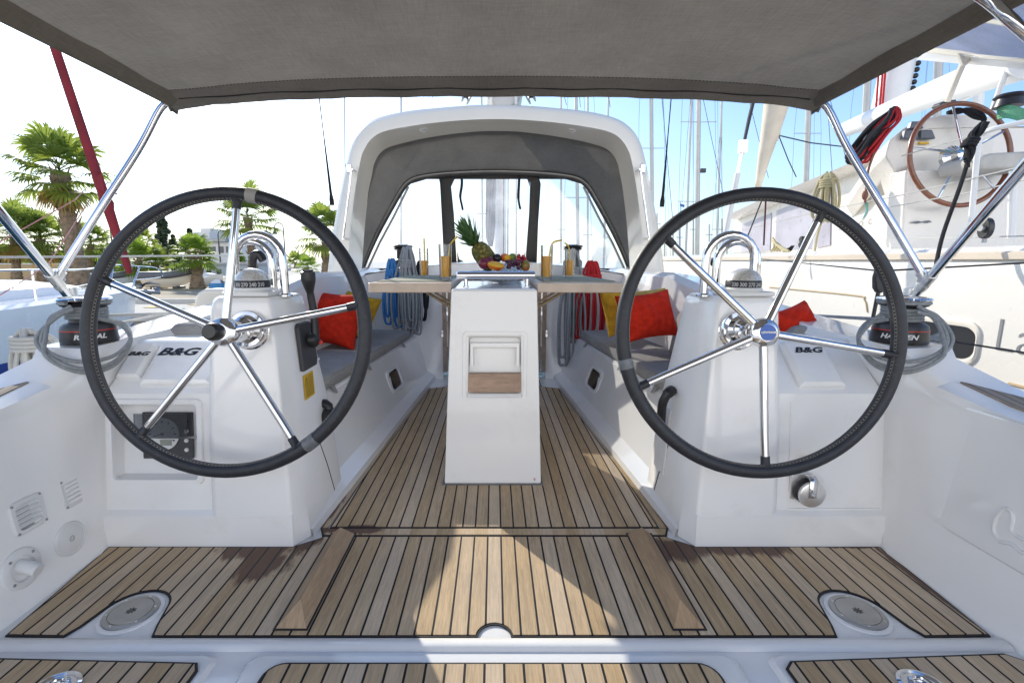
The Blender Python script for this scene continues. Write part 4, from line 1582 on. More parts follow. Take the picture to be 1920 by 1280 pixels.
# ================================================================== table
t = thing('cockpit_table', 'fixed cockpit table with white pedestal and two raised wooden leaves', 'table', (0, 2.4, 0))
XL, XR = -.238, .222
y0b, y0t, y1b, y1t = 2.13, 2.215, 2.85, 2.80
xLt, xRt = -.200, .198
zT = .925
mb = MB()
def bil(u, v, d=0):     # aft face
    x = lerp(lerp(XL, XR, u), lerp(xLt, xRt, u), v)
    return V((x, lerp(y0b, y0t, v) + d, v * zT))
hl, hr, hb, ht = .225, .80, .475, .755
mb2 = [(0, 0), (1, 0), (1, 1), (0, 1)]
hole = [(hl, hb), (hr, hb), (hr, ht), (hl, ht)]
mb = MB()
outer = [mb.bm.verts.new(bil(*p)) for p in mb2]
inn = [mb.bm.verts.new(bil(*p)) for p in hole]
dep = [mb.bm.verts.new(bil(*p, .06)) for p in hole]
for i in range(4):
    j = (i + 1) % 4
    mb.face((outer[i], outer[j], inn[j], inn[i]))
    mb.face((inn[i], inn[j], dep[j], dep[i]))
mb.face(dep)
back = [mb.bm.verts.new(p) for p in ((XL, y1b, 0), (XR, y1b, 0), (xRt, y1t, zT + .012), (xLt, y1t, zT + .012))]
for i in range(4):
    j = (i + 1) % 4
    mb.face((outer[i], back[i], back[j], outer[j]))
mb.face(back)
ped = mb.build('pedestal', gel, t, ang=28, bevel=.016, seg=3)
mb = MB()
mb = MB()
o_ = [(XL - .004, y0b - .004), (XR + .004, y0b - .004), (XR + .004, y1b + .004), (XL - .004, y1b + .004)]
mb.prism([(x, y, .0075) for x, y in offset_poly(o_, .004)], (0, 0, .006))
mb.build('base_seal', mat('grey_sealant', (.16, .155, .15), .6, 0, .3, 30), t)
mb = MB()
FRO = round_rect(.300, .325, .022)
FRI = round_rect(.262, .288, .014)
cu, cv = (hl + hr) / 2, (hb + ht) / 2
cc = bil(cu, cv)
upv = (bil(.5, 1) - bil(.5, 0)).normalized()
def fp(x, z, d): return cc + V((x, 0, 0)) + upv * z + V((0, -d, 0))
mb.loft([[fp(x, z, -.002) for x, z in FRO], [fp(x * .99, z * .99, .007) for x, z in FRO], [fp(x * 1.02, z * 1.02, .007) for x, z in FRI], [fp(x, z, -.012) for x, z in FRI]], closed=True)
mb.build('niche_frame', gel, t)
mb = MB()
mb.prism([fp(x, z, -.050) for x, z in round_rect(.245, .26, .01)], (0, .004, 0))
mb.prism([fp(x, z, -.012) for x, z in ((-.115, .105), (.115, .105), (.115, -.005), (.10, -.005), (.10, .085), (-.10, .085), (-.10, -.005), (-.115, -.005))], (0, .03, 0))
mb.build('niche_back', gel, t, bevel=.003)
mb = MB()
mb.prism([fp(x, z, -.006) for x, z in ((-.134, -.125), (.134, -.125), (.134, -.037), (-.134, -.037))], (0, .025, 0))
mb.build('niche_board', teak_mat('teak_board', (), 2, .5, .1, (.50, .36, .27), False), t, bevel=.002)
mb = MB()                                   # faint red scribble near the foot
rs = random.Random(3)
pts = [bil(.92 + .02 * rs.random(), .035 + .02 * rs.random(), -.0185) for _ in range(9)]
mb.tube(smooth_path(pts, 3), .0011, 4)
mb.build('scribble', mat('faded_red_ink', (.62, .30, .34), .6), t)
# leaves
TZ = .948
for s, xi, xo in ((-1, -.205, -.600), (1, .203, .617)):
    mb = MB()
    y0, y1 = 2.275, 3.45
    mb.prism([(xi, y0, TZ - .045), (xo + s * -.012, y0, TZ - .045), (xo, y0 + .012, TZ - .045), (xo, y1, TZ - .045), (xi, y1, TZ - .045)], (0, 0, .045))
    lf = mb.build('table_leaf', wood_pale, t, bevel=.004)
    mb = MB()
    for yy in (2.45, 3.25):
        mb.box((lerp(xi, xo, .55), yy, TZ - .051), (abs(xo - xi) * .6, .05, .010))
    mb.build('bracket', wood_pale, lf)
    mb = MB()
    for yy in (2.45,):
        mb.tube([(lerp(xi, xo, .35), yy, TZ - .055), (xi + s * .0, yy, TZ - .14)], .009, 8)
        mb.tube([(lerp(xi, xo, .25), yy, TZ - .055), (xi + s * .0, yy, TZ - .12)], .007, 8)
    mb.build('strut', mat('brass_strut', (.55, .45, .30), .25, .9), lf)
# grab rail
mb = MB()
yr, zr = 2.32, .983
xa, xb = WXp = ((857 - PCX) / F * yr, (1003 - PCX) / F * yr)
mb.tube([(xa, yr, zr), (xa + .004, yr, zr), (xb - .004, yr, zr), (xb, yr, zr)], [.015, .0195, .0195, .015], 16)
mb.build('grab_rail', chrome, t)
for px in (874, 988):
    mb = MB()
    x = (px - PCX) / F * yr
    mb.tube([(x, yr, zT - .004), (x, yr, zr - .01)], .009, 12)
    mb.lathe([(.016, 0), (.015, .006), (.010, .008)], Matrix.Translation((x, yr, zT - .001)), 14)
    mb.build('rail_post', chrome, t)
# placemats
for i, (xa, xb, ya, yb, lab) in enumerate(((-.585, -.245, 2.40, 2.86, 'green grey placemat on the left table leaf, nearer the camera'), (-.585, -.245, 2.93, 3.38, 'green grey placemat on the left table leaf, farther from the camera'),
                                     (.245, .60, 2.40, 2.86, 'green grey placemat on the right table leaf, nearer the camera'), (.245, .60, 2.93, 3.38, 'green grey placemat on the right table leaf, farther from the camera'))):
    mb = MB()
    mb.prism([(xa, ya, TZ + .001), (xb, ya, TZ + .001), (xb, yb, TZ + .001), (xa, yb, TZ + .001)], (0, 0, .004))
    tag(mb.build('placemat', placemat, None, flat=True), lab, 'placemat', 'placemats on the table')
# glasses of juice
def glass(px, pyb, pyt, pyj, wpx, straw, lab):
    z0 = TZ + .0055
    p = WZ(px, pyb, z0)
    sc = p.y * cp + (H - p.z) * sp      # camera depth
    rad = wpx / 2 / F * sc
    h = (pyb - pyt) / F * sc * 1.0
    hj = (pyb - pyj) / F * sc
    t = thing('juice_glass', lab, 'glass', p, 'glasses of orange juice')
    M0 = Matrix.Translation(p)
    mb = MB()
    mb.lathe([(rad * .80, 0), (rad * .86, .004), (rad * .88, .012), (rad, h), (rad * .95, h), (rad * .84, .014), (.001, .013)], M0, 24)
    mb.build('tumbler', glassm, t)
    mb = MB()
    k = lambda z: lerp(rad * .83, rad * .935, z / h)
    mb.lathe([(.001, .0135), (k(.014), .0145), (k(hj), hj), (.001, hj)], M0, 24)
    mb.build('juice', juice_m, t)
    mb = MB()
    sp0 = [p + V((straw[0][0] * rad, 0, .03))]
    for (qx, qy) in straw[1:]:
        q = W(qx, qy, p.y)
        sp0.append(q)
    mb.tube(smooth_path(sp0, 4), .0042, 8)
    mb.build('straw', straw_m, t)
glass(795.5, 520.5, 466, 489, 18, [(.2, 0), (796, 480), (795, 447)], 'juice glass at the far left with a straight yellow straw')
glass(835.5, 524, 459, 481, 25, [(-.2, 0), (841, 480), (845, 458), (858, 443)], 'taller juice glass on the left leaf with a bent straw, nearer the bowl')
glass(1024.5, 524, 461, 481, 23.5, [(-.4, 0), (1030, 480), (1036, 456), (1054, 450)], 'taller juice glass on the right leaf with its straw bent sideways')
glass(1067.5, 521, 468, 488, 20, [(.0, 0), (1068, 482), (1066, 463), (1059, 455)], 'juice glass at the far right with a hooked straw')

# ================================================================== fruit bowl
by = 2.62
bz = zT + .014
t_b = thing('fruit_bowl', 'wide cut glass fruit bowl on top of the table pedestal', 'bowl', ((937 - PCX) / F * by, by, bz))
bx = (937 - PCX) / F * by
mb = MB()
sec = []
for r_, z in ((.045, 0), (.06, .002), (.10, .012), (.14, .032), (.158, .056), (.161, .058), (.150, .050), (.10, .02), (.001, .012)):
    sec.append([V((bx + r_ * (1 + (.02 if k % 2 else -.02) * (r_ > .13)) * math.cos(2 * PI * k / 48), by + r_ * math.sin(2 * PI * k / 48), bz + z)) for k in range(48)])
mb.loft(sec, closed=True, cap=True)
mb.build('bowl', cut_glass, t_b, ang=20)
def on(px, py, y): return W(px, py, y)
# pineapple
pc = on(908, 480, by + .03)
t_p = thing('pineapple', 'pineapple with leafy crown leaning to the left in the fruit bowl', 'pineapple', pc)
PM = Matrix.Translation(pc) @ Matrix.Rotation(R(-36), 4, 'Y') @ Matrix.Rotation(R(8), 4, 'X')
mb = MB()
mb.lathe([(.001, -.085), (.03, -.082), (.047, -.06), (.054, -.02), (.054, .02), (.048, .05), (.034, .072), (.015, .08), (.001, .082)], PM, 28)
mb.build('fruit_body', pine_skin, t_p, ang=180)
mb = MB()
for i in range(78):
    k = i / 78
    a = i * 2.399
    tilt = lerp(1.35, .05, k ** .9)
    ln = lerp(.07, .125, math.sin(k * PI * .8)) * rnd.uniform(.85, 1.1)
    b0 = PM @ V((0, 0, .072 + k * .055))
    d0 = V((math.cos(a) * math.sin(tilt), math.sin(a) * math.sin(tilt), math.cos(tilt)))
    sd = d0.cross(V((0, 0, 1)))
    sd = sd.normalized() if sd.length > .01 else V((1, 0, 0))
    rot = PM.to_3x3()
    pts = []
    for q in range(5):
        u = q / 4
        c_ = V((0, 0, 0)) + d0 * ln * u + V((0, 0, 1)) * ln * .28 * u * u * (tilt > .5)
        wd = .0135 * (1 - u ** 1.6) + .0006
        bow = V((0, 0, -.002)) if q in (1, 2, 3) else V((0, 0, 0))
        pts.append([b0 + rot @ (c_ - sd * wd), b0 + rot @ (c_ + bow), b0 + rot @ (c_ + sd * wd)])
    mb.loft(pts)
mb.build('leaf_crown', pineapple_leaf, t_p, ang=60)
def ball(name, px, py, y, r, m, lab, cat, sc=(1, 1, 1)):
    mb = MB()
    c = on(px, py, y)
    prof = []
    for i in range(15):
        th = PI * i / 14
        rr_ = r * math.sin(th) * (1 + .05 * math.cos(th))
        prof.append((max(1e-4, rr_), -r * math.cos(th) * .96 - (.10 * r * math.exp(-(th - PI) ** 2 * 6) if th > 2 else 0)))
    mb.lathe(prof, Matrix.Translation(c) @ Matrix.Diagonal((*sc, 1)) @ Matrix.Rotation(rnd.uniform(-.4, .4), 4, 'X'), 18)
    return tag(mb.build(name, m, None, ang=180), lab, cat)
ball('plum', 908, 494, by - .07, .030, f_plum, 'dark red plum at the left front of the fruit bowl', 'plum', (1.05, 1, 1.0))
ball('plum', 917, 491, by - .03, .028, f_plum, 'dark red plum just behind the front plum, beside the mango', 'plum', (1, 1, 1.1))
mb = MB()
c = on(930, 497, by - .10)
mb.lathe([(.001, -.030), (.024, -.024), (.036, -.006), (.036, .004), (.001, .005)], Matrix.Translation(c) @ Matrix.Rotation(R(28), 4, 'X') @ Matrix.Rotation(R(10), 4, 'Y') @ Matrix.Diagonal((1.25, .8, .9, 1)), 20)
t_m = thing('mango_half', 'halved orange and red mango at the front of the fruit bowl', 'mango', c)
mb.build('mango_skin', f_mango, t_m)
mb = MB()
mb.lathe([(.034, .0046), (.030, .009), (.001, .012)], Matrix.Translation(c) @ Matrix.Rotation(R(28), 4, 'X') @ Matrix.Rotation(R(10), 4, 'Y') @ Matrix.Diagonal((1.25, .8, .9, 1)), 20)
mb.build('mango_flesh', f_mangoy, t_m)
ball('fig', 932, 484, by + .0, .025, f_fig, 'nearly black round fruit in the middle of the bowl', 'fig')
ball('orange', 946, 483, by + .02, .024, f_orange, 'small orange red fruit behind the grapes', 'orange')
ball('pear', 952, 484, by - .0, .020, f_mangoy, 'small yellow fruit between the orange and the green one', 'pear')
ball('lime', 961, 482, by + .01, .022, fruit('lime_skin', (.12, .22, .03), (.28, .36, .07)), 'small green fruit behind the grapes', 'lime')
ball('apple', 985, 498, by - .05, .028, f_green, 'green and red apple at the right edge of the bowl', 'apple', (.9, 1, 1.15))
def bunch(px0, px1, py0, py1, y, n, r, m, lab, cat):
    mb = MB()
    for i in range(n):
        c = on(rnd.uniform(px0, px1), rnd.uniform(py0, py1), y + rnd.uniform(-.045, .03))
        mb.sphere(c, r * rnd.uniform(.85, 1.1), 8)
    return tag(mb.build(cat + '_bunch', m, None, ang=180), lab, cat)
bunch(948, 975, 489, 502, by - .06, 34, .0105, f_grape, 'bunch of dark purple grapes spilling over the front of the bowl', 'grape')
bunch(970, 985, 479, 494, by - .02, 26, .0095, f_red, 'cluster of bright red berries at the right of the bowl', 'berry')
# second glass bowl behind
p = WZ(955, 500, TZ)
c = V(((955 - PCX) / F * 3.0, 3.0, TZ - .03))
mb = MB()
sec = []
for r_, z, wv in ((.03, 0, 0), (.05, .004, 0), (.075, .05, 0), (.088, .115, .1), (.084, .115, .1), (.07, .05, 0), (.001, .012, 0)):
    sec.append([c + V((r_ * math.cos(2 * PI * k / 40), r_ * math.sin(2 * PI * k / 40), z + wv * .12 * math.cos(2 * PI * k / 10))) for k in range(40)])
mb.loft(sec, closed=True, cap=True)
tag(mb.build('glass_bowl', clear_mat('wavy_glass', (.80, .84, .88), .25), None), 'empty wavy rimmed glass bowl standing behind the fruit', 'bowl')
# navigation box on cabin top, right of the bowl
mb = MB()
mb.prism([W(990, 503, 4.0), W(1010, 492, 4.0), W(1012, 520, 4.0), W(995, 520, 4.0)], (.12, .2, 0))
tag(mb.build('hatch_box', gel_cream, None, bevel=.01), 'cream moulded hatch garage corner on the cabin top right of the fruit', 'hatch')
# ================================================================== arch and sprayhood
AX = 930.0
outer_h = [(610, 545), (622, 450), (637, 365), (652, 292), (662, 262), (680, 238), (708, 221), (760, 209), (820, 202.5), (880, 198), (AX, 196.5)]
mid_h = [(650, 540), (655, 455), (664, 370), (675, 305), (683, 280), (698, 259), (722, 246), (772, 236), (828, 229), (880, 225), (AX, 223.5)]
inner_h = [(664, 530), (668, 455), (676, 370), (687, 318), (693, 297), (706, 277), (728, 265), (778, 253), (830, 244), (882, 238), (AX, 236.5)]
def full(h, y, cxp=AX):
    L = [W(px, py, y) for px, py in h]
    Rr = [W(2 * cxp - px, py, y) for px, py in h[-2::-1]]
    return smooth_path(L + Rr, 4)
t_arch = thing('cockpit_arch', 'white moulded arch spanning the cockpit in front of the sprayhood', 'arch', (0, 3.9, .9))
o1 = full(outer_h, 3.86)
m1 = full(mid_h, 3.80)
i1 = full(inner_h, 4.02)
C0 = V((0, 3.9, 1.1))
def toward(p, k, dy):
    return V((p.x * k, p.y + dy, 1.05 + (p.z - 1.05) * k))
secs = []
for a, m_, b in zip(o1, m1, i1):
    am = a.lerp(m_, .45) + V((0, -.025, 0))
    out2 = V((a.x * 1.0, a.y + .10, a.z * 1.0)) + (a - m_).normalized() * .012
    out3 = V((a.x, a.y + .42, a.z)) - (a - m_).normalized() * .02
    in2 = V((b.x, b.y + .22, b.z)) + (b - m_).normalized() * .0
    secs.append([out3, out2, a, am, m_, m_.lerp(b, .5), b, in2])
mb = MB()
mb.loft(secs, closed=True, cap=True)
mb.build('arch_shell', gel_cream, t_arch, ang=50)
for px, lab in ((793, 0), (1074, 1)):
    p = W(px, 237, 3.93)
    mb = MB()
    M0 = Matrix.Translation(p) @ Matrix.Rotation(R(115), 4, 'X')
    mb.lathe([(.045, -.01), (.044, .008), (.036, .014), (.03, .010), (.001, .011)], M0, 24)
    mb.build('lamp', brushed, t_arch)
for s in (-1, 1):
    mb = MB()
    q = [(660, 318), (658, 324), (654, 360), (649, 400), (643, 447)]
    if s > 0: q = mirror(q, AX)
    pts = [W(px, py, 3.74) for px, py in q]
    mb.tube(smooth_path(pts, 4), [.008] + [.009] * 15 + [.008], 10)
    for k in (0, -1):
        mb.tube([pts[k], pts[k] + V((-s * .01, .08, 0))], .009, 10)
    mb.build('handrail', chrome, t_arch)
    mb = MB()
    pp = W(655 if s < 0 else 2 * AX - 655, 316, 3.75)
    mb.box(pp, (.04, .03, .07))
    mb.build('handrail_fitting', brushed, t_arch, bevel=.008)

t_s = thing('sprayhood', 'grey canvas sprayhood with three clear windows under the white arch', 'sprayhood', (0, 4.6, 1.0))
bow_h = [(676, 505), (690, 470), (708, 432), (728, 395), (748, 360), (760, 343), (776, 332), (802, 326), (840, 322), (885, 319.5), (AX, 318.5)]
in_h = [(664, 500), (668, 455), (676, 370), (687, 318), (693, 297), (706, 277), (728, 265), (778, 253), (830, 244), (882, 238), (AX, 236.5)]
def hexp(h, y, cxp=AX):
    return smooth_path([W(px, py, y) for px, py in h] + [W(2 * cxp - px, py, y) for px, py in h[-2::-1]], 4)
A1 = hexp(in_h, 4.14)
B1 = hexp(bow_h, 4.50)
rows = []
for k in range(7):
    u = k / 6
    row = []
    for i, (a, b) in enumerate(zip(A1, B1)):
        p = a.lerp(b, u)
        s_ = math.sin(PI * u)
        sag = -.03 * s_
        wob = .010 * math.sin(i * .55 + u * 5) * s_ + .006 * math.sin(i * 1.3 - u * 7) * s_
        row.append(p + V((0, 0, sag + wob)) + V((0, -.0, 0)))
    rows.append(row)
mb = MB()
mb.loft(rows)
mb.build('hood_canvas', canvas_dark, t_s, ang=180)
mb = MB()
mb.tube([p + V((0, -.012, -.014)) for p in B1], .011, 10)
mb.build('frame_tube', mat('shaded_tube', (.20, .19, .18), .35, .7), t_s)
# dark hem behind the bow
mb = MB()
mb.tube([p + V((0, .014, -.012)) for p in B1], .027, 8)
mb.build('hem', canvas_trim, t_s)
def WW(px, py, d=0.0):
    y = 4.54 + max(0, min(1, (py - 320) / 180)) * .30 + d
    return W(px, py, y)
cen = [(850, 334), (989, 334), (995, 340), (992, 400), (986, 470), (984, 487), (978, 492), (866, 492), (859, 487), (857, 470), (851, 400), (845, 342)]
lef = [(758, 352), (790, 335), (815, 331), (822, 334), (825, 345), (829, 420), (833, 500), (680, 506), (700, 465), (728, 410)]
rig = [(2 * AX - x - (10 if x > 800 else 6), y) for x, y in lef]
for nm, pts in (('left', lef), ('centre', cen), ('right', rig)):
    mb = MB()
    mb.poly([WW(px, py, .004) for px, py in pts])
    mb.build('window', vinyl, t_s, flat=True)
def strip(pa, pb, name, m=canvas_trim):
    mb = MB()
    mb.loft([[WW(*a), WW(*b)] for a, b in zip(pa, pb)])
    ob = mb.build(name, m, t_s, ang=180)
    md = ob.modifiers.new('solid', 'SOLIDIFY'); md.thickness = .006; md.offset = 0
    return ob
# canvas around the panes
strip([(822, 330), (825, 345), (829, 420), (833, 504)], [(848, 330), (845, 342), (851, 400), (857, 504)], 'window_post')
strip([(1010, 330), (1014, 345), (1009, 420), (1006, 504)][::1], [(988, 330), (994, 342), (992, 400), (984, 504)], 'window_post')
strip([(770, 330), (800, 323), (850, 319), (AX, 317), (1010, 319), (1060, 323), (1090, 330)], [(770, 345), (800, 336), (850, 336), (AX, 336), (1010, 336), (1060, 336), (1090, 345)], 'window_header')
strip([(672, 503), (760, 503), (830, 500), (857, 490), (AX, 491), (984, 490), (1010, 500), (1100, 503), (1188, 503)], [(672, 512), (760, 510), (830, 508), (857, 504), (AX, 503), (984, 504), (1010, 508), (1100, 510), (1188, 512)], 'window_sill')
# corner fillets of the centre pane
for q in ([(843, 332), (862, 332), (852, 337), (846, 350)], [(994, 332), (978, 332), (989, 337), (993, 350)], [(858, 495), (857, 470), (861, 486), (875, 493)], [(984, 495), (985, 470), (981, 486), (968, 493)]):
    mb = MB(); mb.poly([WW(px, py, -.002) for px, py in q]); mb.build('pane_corner', canvas_trim, t_s, flat=True)
for pts in ([(865, 318), (866, 345), (863, 368), (866, 385), (868, 395)], [(974, 316), (973, 345), (972, 370), (974, 385), (976, 393)]):
    mb = MB()
    c = smooth_path([WW(px, py, -.03) for px, py in pts], 4)
    mb.tube(c, [.012] * 9 + [.010] * (len(c) - 10) + [.003], 6)
    mb.build('tie_strap', strap_m, t_s)
# thin side supports of the hood
for s in (-1, 1):
    q = [(684, 503), (706, 455), (733, 405), (760, 350)]
    if s > 0: q = mirror(q, AX)
    mb = MB(); mb.tube([W(px + s * -6, py, 4.44) for px, py in q], .010, 8); mb.build('support_tube', galv, t_s)
    mb = MB(); mb.sphere(W(684 if s < 0 else 2 * AX - 684, 505, 4.44), .025, 8); mb.build('tube_foot', brushed, t_s)

# ================================================================== bimini
t_bi = thing('bimini_awning', 'taupe fabric awning stretched over the helm on steel tubes', 'awning', (0, 1.2, .9))
YF, YA = 2.18, BIM_AFT
def canopy_edge(v):       # v 0 front .. 1 aft -> (half breadth, y, z)
    y = lerp(YF, YA, v)
    return 1.385 + .05 * min(1, v * 2.2), y, 1.725 + .045 * math.sin(min(1, v * 1.6) * PI / 2)
def canopy(u, v):
    hw, y, ze = canopy_edge(v)
    crown = .055 + .085 * math.sin(PI * min(1, v * 1.15) * .5)
    k = 1 - abs(u) ** 2.6
    z = ze + crown * k
    yb = y + (.025 * (1 - u * u) if v == 0 else 0)
    z += .006 * math.sin(u * 9 + v * 4) * v * (1 - v) * 2 + .004 * math.sin(u * 17 - v * 9) * v * (1 - v) * 2
    cr = math.exp(-((abs(u) - .93) ** 2) / .02) * math.exp(-v * 5) * min(1, v * 9) * (1 - min(1, max(0, (abs(u) - .93) / .07)))
    z += cr * .012 * math.sin(60 * (v * .8 + (1 - abs(u)) * .35))
    return V((u * hw, yb, z))
nu, nv = 44, 26
mb = MB()
mb.loft([[canopy(2 * i / nu - 1, j / nv) for i in range(nu + 1)] for j in range(nv + 1)])
cano = mb.build('canopy', canvas, t_bi, ang=180)
# front sleeve: stitched fold hanging below the front bow
mb = MB()
secs = []
for i in range(nu + 1):
    u = 2 * i / nu - 1
    a = canopy(u, .0)
    b = canopy(u, .032)
    wob = .0015 * math.sin(i * 1.1) + .001 * math.sin(i * 2.7)
    edge = max(0, abs(u) - .86) / .14
    secs.append([b + V((0, 0, -.002)), b.lerp(a, .45) + V((0, 0, -.010)), a + V((0, -.026, -.012 + wob)), a + V((0, -.018, -.022 + wob)), a + V((0, .004, -.034 + wob - .014 * edge)), a + V((0, .02, -.012)), a + V((0, .016, .004)), a])
mb.loft(secs)
mb.build('front_hem', canvas_hem, cano, ang=60)
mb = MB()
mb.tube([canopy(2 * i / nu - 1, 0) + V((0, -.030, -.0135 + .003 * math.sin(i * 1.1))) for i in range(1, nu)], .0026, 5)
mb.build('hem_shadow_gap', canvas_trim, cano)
mb = MB()
for i in range(nu * 4):
    u0 = -.97 + 1.94 * i / (nu * 4)
    u1 = u0 + .0055
    mb.tube([canopy(u0, .034) + V((0, 0, -.0045)), canopy(u1, .034) + V((0, 0, -.0045))], .0012, 4)
mb.build('stitching', canvas_trim, cano)
for s in (-1, 1):
    mb = MB()
    secs = []
    for j in range(nv + 1):
        v = j / nv
        a = canopy(s, v)
        b = canopy(s * .952, v)
        wv_ = .004 * math.sin(j * .9 + s) + .003 * math.sin(j * 2.3)
        secs.append([b + V((0, 0, -.003)), b.lerp(a, .25) + V((0, 0, -.014 + wv_)), b.lerp(a, .6) + V((0, 0, -.030 - wv_ * .7)), a + V((-s * .012, 0, -.032)), a + V((s * .006, 0, -.02)), a + V((s * .010, 0, .0)), a + V((0, 0, .012))])
    mb.loft(secs)
    mb.build('side_sleeve', canvas_side, cano, ang=60)
    # tubes
    c = canopy(s, 0)
    base = W(104, 526, 1.93) if s < 0 else W(1737, 528, 1.93)
    mb = MB()
    pts = [base, base.lerp(c, .35), base.lerp(c, .72) + V((0, .005, 0)), base.lerp(c, .92) + V((-s * .003, -.004, .012)), c + V((-s * .012, -.01, -.012))]
    mb.tube(smooth_path(pts, 6), .0145, 14)
    pt = mb.build('front_bow_tube', chrome, t_bi)
    mb = MB()
    mb.tube([base.lerp(c, .0), base.lerp(c, .05)], .019, 14)
    mb.build('tube_end', brushed, pt)
    mb = MB()
    af = W(-255, 90, 1.2) if s < 0 else W(2110, 90, 1.2)
    foot = base + (base - af).normalized() * .16
    mb.tube([foot, base + (af - base).normalized() * .02, af], .0165, 14)
    pt = mb.build('aft_bow_tube', chrome, t_bi)
    mb = MB()
    mb.tube([base - (af - base).normalized() * .05, base + (af - base).normalized() * .05], .020, 14)
    mb.box(base + V((0, .01, .0)), (.022, .05, .03), Matrix.Rotation(.6, 3, 'X'))
    mb.build('joint_bracket', brushed, pt, bevel=.003)
    mb = MB()
    mb.lathe([(.045, -.02), (.042, .01), (.024, .02), (.022, .06)], Matrix.Translation(foot), 18)
    mb.build('deck_foot', brushed, pt)
    # corner tab
    mb = MB()
    mb.prism([c + V((-s * .0, -.01, -.02)), c + V((-s * .03, .01, -.035)), c + V((-s * .03, .0, -.06)), c + V((-s * .012, -.01, -.045))], (0, .006, 0))
    mb.build('corner_tab', canvas_dark, t_bi)
# bow tube under the right side near the camera
mb = MB()
mb.tube(smooth_path([W(1700, -110, 1.42), W(1790, -40, 1.40), W(1856, 4, 1.37), W(1900, 42, 1.34), W(1990, 120, 1.31)], 5), .0145, 14)
mb.build('side_bow_tube', chrome, t_bi)
# webbing straps from the front bow to the arch
for s, a, b in ((-1, (597, 172), (623, 385)), (1, (1259, 178), (1241, 388))):
    mb = MB()
    p0, p1 = W(*a, 2.2), W(*b, 3.72)
    n = 12
    secs = []
    for i in range(n + 1):
        u = i / n
        p = p0.lerp(p1, u)
        wdt = lerp(.0025, .012, max(0, u * 1.3 - .3)) if u < .85 else .017
        secs.append([p + V((-wdt, 0, 0)), p + V((0, -.003, 0)), p + V((wdt, 0, 0)), p + V((0, .003, 0))])
    mb.loft(secs, closed=True, cap=True)
    st = mb.build('strap', strap_m, None)
    tag(st, 'black tensioning strap from the awning front down to the %s leg of the arch' % ('left' if s < 0 else 'right'), 'strap', 'awning straps')

# ================================================================== mast, boom, blocks of our yacht
t_bm = thing('boom', 'end of the white boom above the middle of the arch', 'boom', (0, 3.9, 2.28))
mb = MB()
bz0 = W(945, 160, 4.05).z
prof = []
for y in (4.05, 4.06, 6.6):
    k = .94 if y == 4.05 else 1
    prof.append([V(((945 - PCX) / F * 4.0 + .155 * k * math.cos(a * PI / 12), y, bz0 + .165 * k * math.sin(a * PI / 12))) for a in range(24)])
mb.loft(prof, closed=True, cap=True)
mb.build('boom_tube', alu, t_bm, ang=40)
for px in (921, 968):
    mb = MB()
    mb.prism([W(px - 3, 196, 3.98), W(px + 2, 196, 3.98), W(px + 2, 150, 3.98), W(px - 3, 150, 3.98)], (0, .05, 0))
    mb.build('end_plate', alu_white, t_bm, bevel=.004)
for px, s in ((876, -1), (992, 1)):
    c = W(px, 179, 3.9)
    t = thing('mainsheet_block', 'chrome mainsheet block at the %s of the boom end on top of the arch' % ('left' if s < 0 else 'right'), 'block', c, 'mainsheet blocks')
    BM = Matrix.Translation(c) @ Matrix.Rotation(R(s * -28), 4, 'Y')
    mb = MB()
    for dx in (-.022, .022):
        mb.prism([BM @ V((dx, .035 * math.cos(a * PI / 8), .062 * math.sin(a * PI / 8))) for a in range(16)], BM.to_3x3() @ V((.008, 0, 0)))
    mb.build('cheek', chrome, t)
    mb = MB()
    mb.lathe([(.03, -.018), (.022, 0), (.03, .018)], BM @ Matrix.Rotation(PI / 2, 4, 'Y'), 18)
    mb.build('sheave', black_pl, t)
    mb = MB()
    mb.tube([BM @ V((0, 0, .055)), BM @ V((0, .0, .2))], .008, 8)
    mb.build('shackle', chrome, t)
t_m = thing('mast', 'white mast with grey sail bag seen through the middle window', 'mast', W(938, 500, 6.8))
mb = MB()
p = W(938, 500, 6.8)
mb.loft([[V((p.x + .085 * math.cos(a * PI / 8), p.y + .11 * math.sin(a * PI / 8), z)) for a in range(16)] for z in (.9, 15)], closed=True, cap=True)
mb.build('mast_tube', alu_white, t_m)
mb = MB()
secs = []
for py, w0, w1 in ((318, 912, 931), (345, 911, 930), (380, 911, 929), (420, 910, 929), (445, 911, 927), (462, 916, 924)):
    y = 6.55
    a, b = W(w0, py, y), W(w1, py, y)
    n = 10
    secs.append([a.lerp(b, i / n) + V((0, .03 * math.sin(i * 2.2 + py * .03), 0)) for i in range(n + 1)])
mb.loft(secs)
mb.build('hanging_sail_bag', mat('grey_sailcloth', (.30, .32, .36), .85, 0, .25, 6, .4, 12), t_m, ang=180)
for px in (944, 952):
    mb = MB(); q = W(px, 500, 6.6); mb.tube([(q.x, q.y, 1.0), (q.x, q.y, 9)], .008, 6); mb.build('halyard', wire, t_m)
def stay(name, a, b, r, m, label, cat='rigging wire', group=None):
    mb = MB()
    mb.tube([a, b], r, 6)
    return tag(mb.build(name, m, None), label, cat, group)
def extend(a, b, k):
    return a + (b - a) * k
stay('backstay', W(648, 500, 5.2), extend(W(648, 500, 5.2), W(646, 168, 6.0), 3), .006, wire_dark, 'thin dark stay running up just left of the arch')
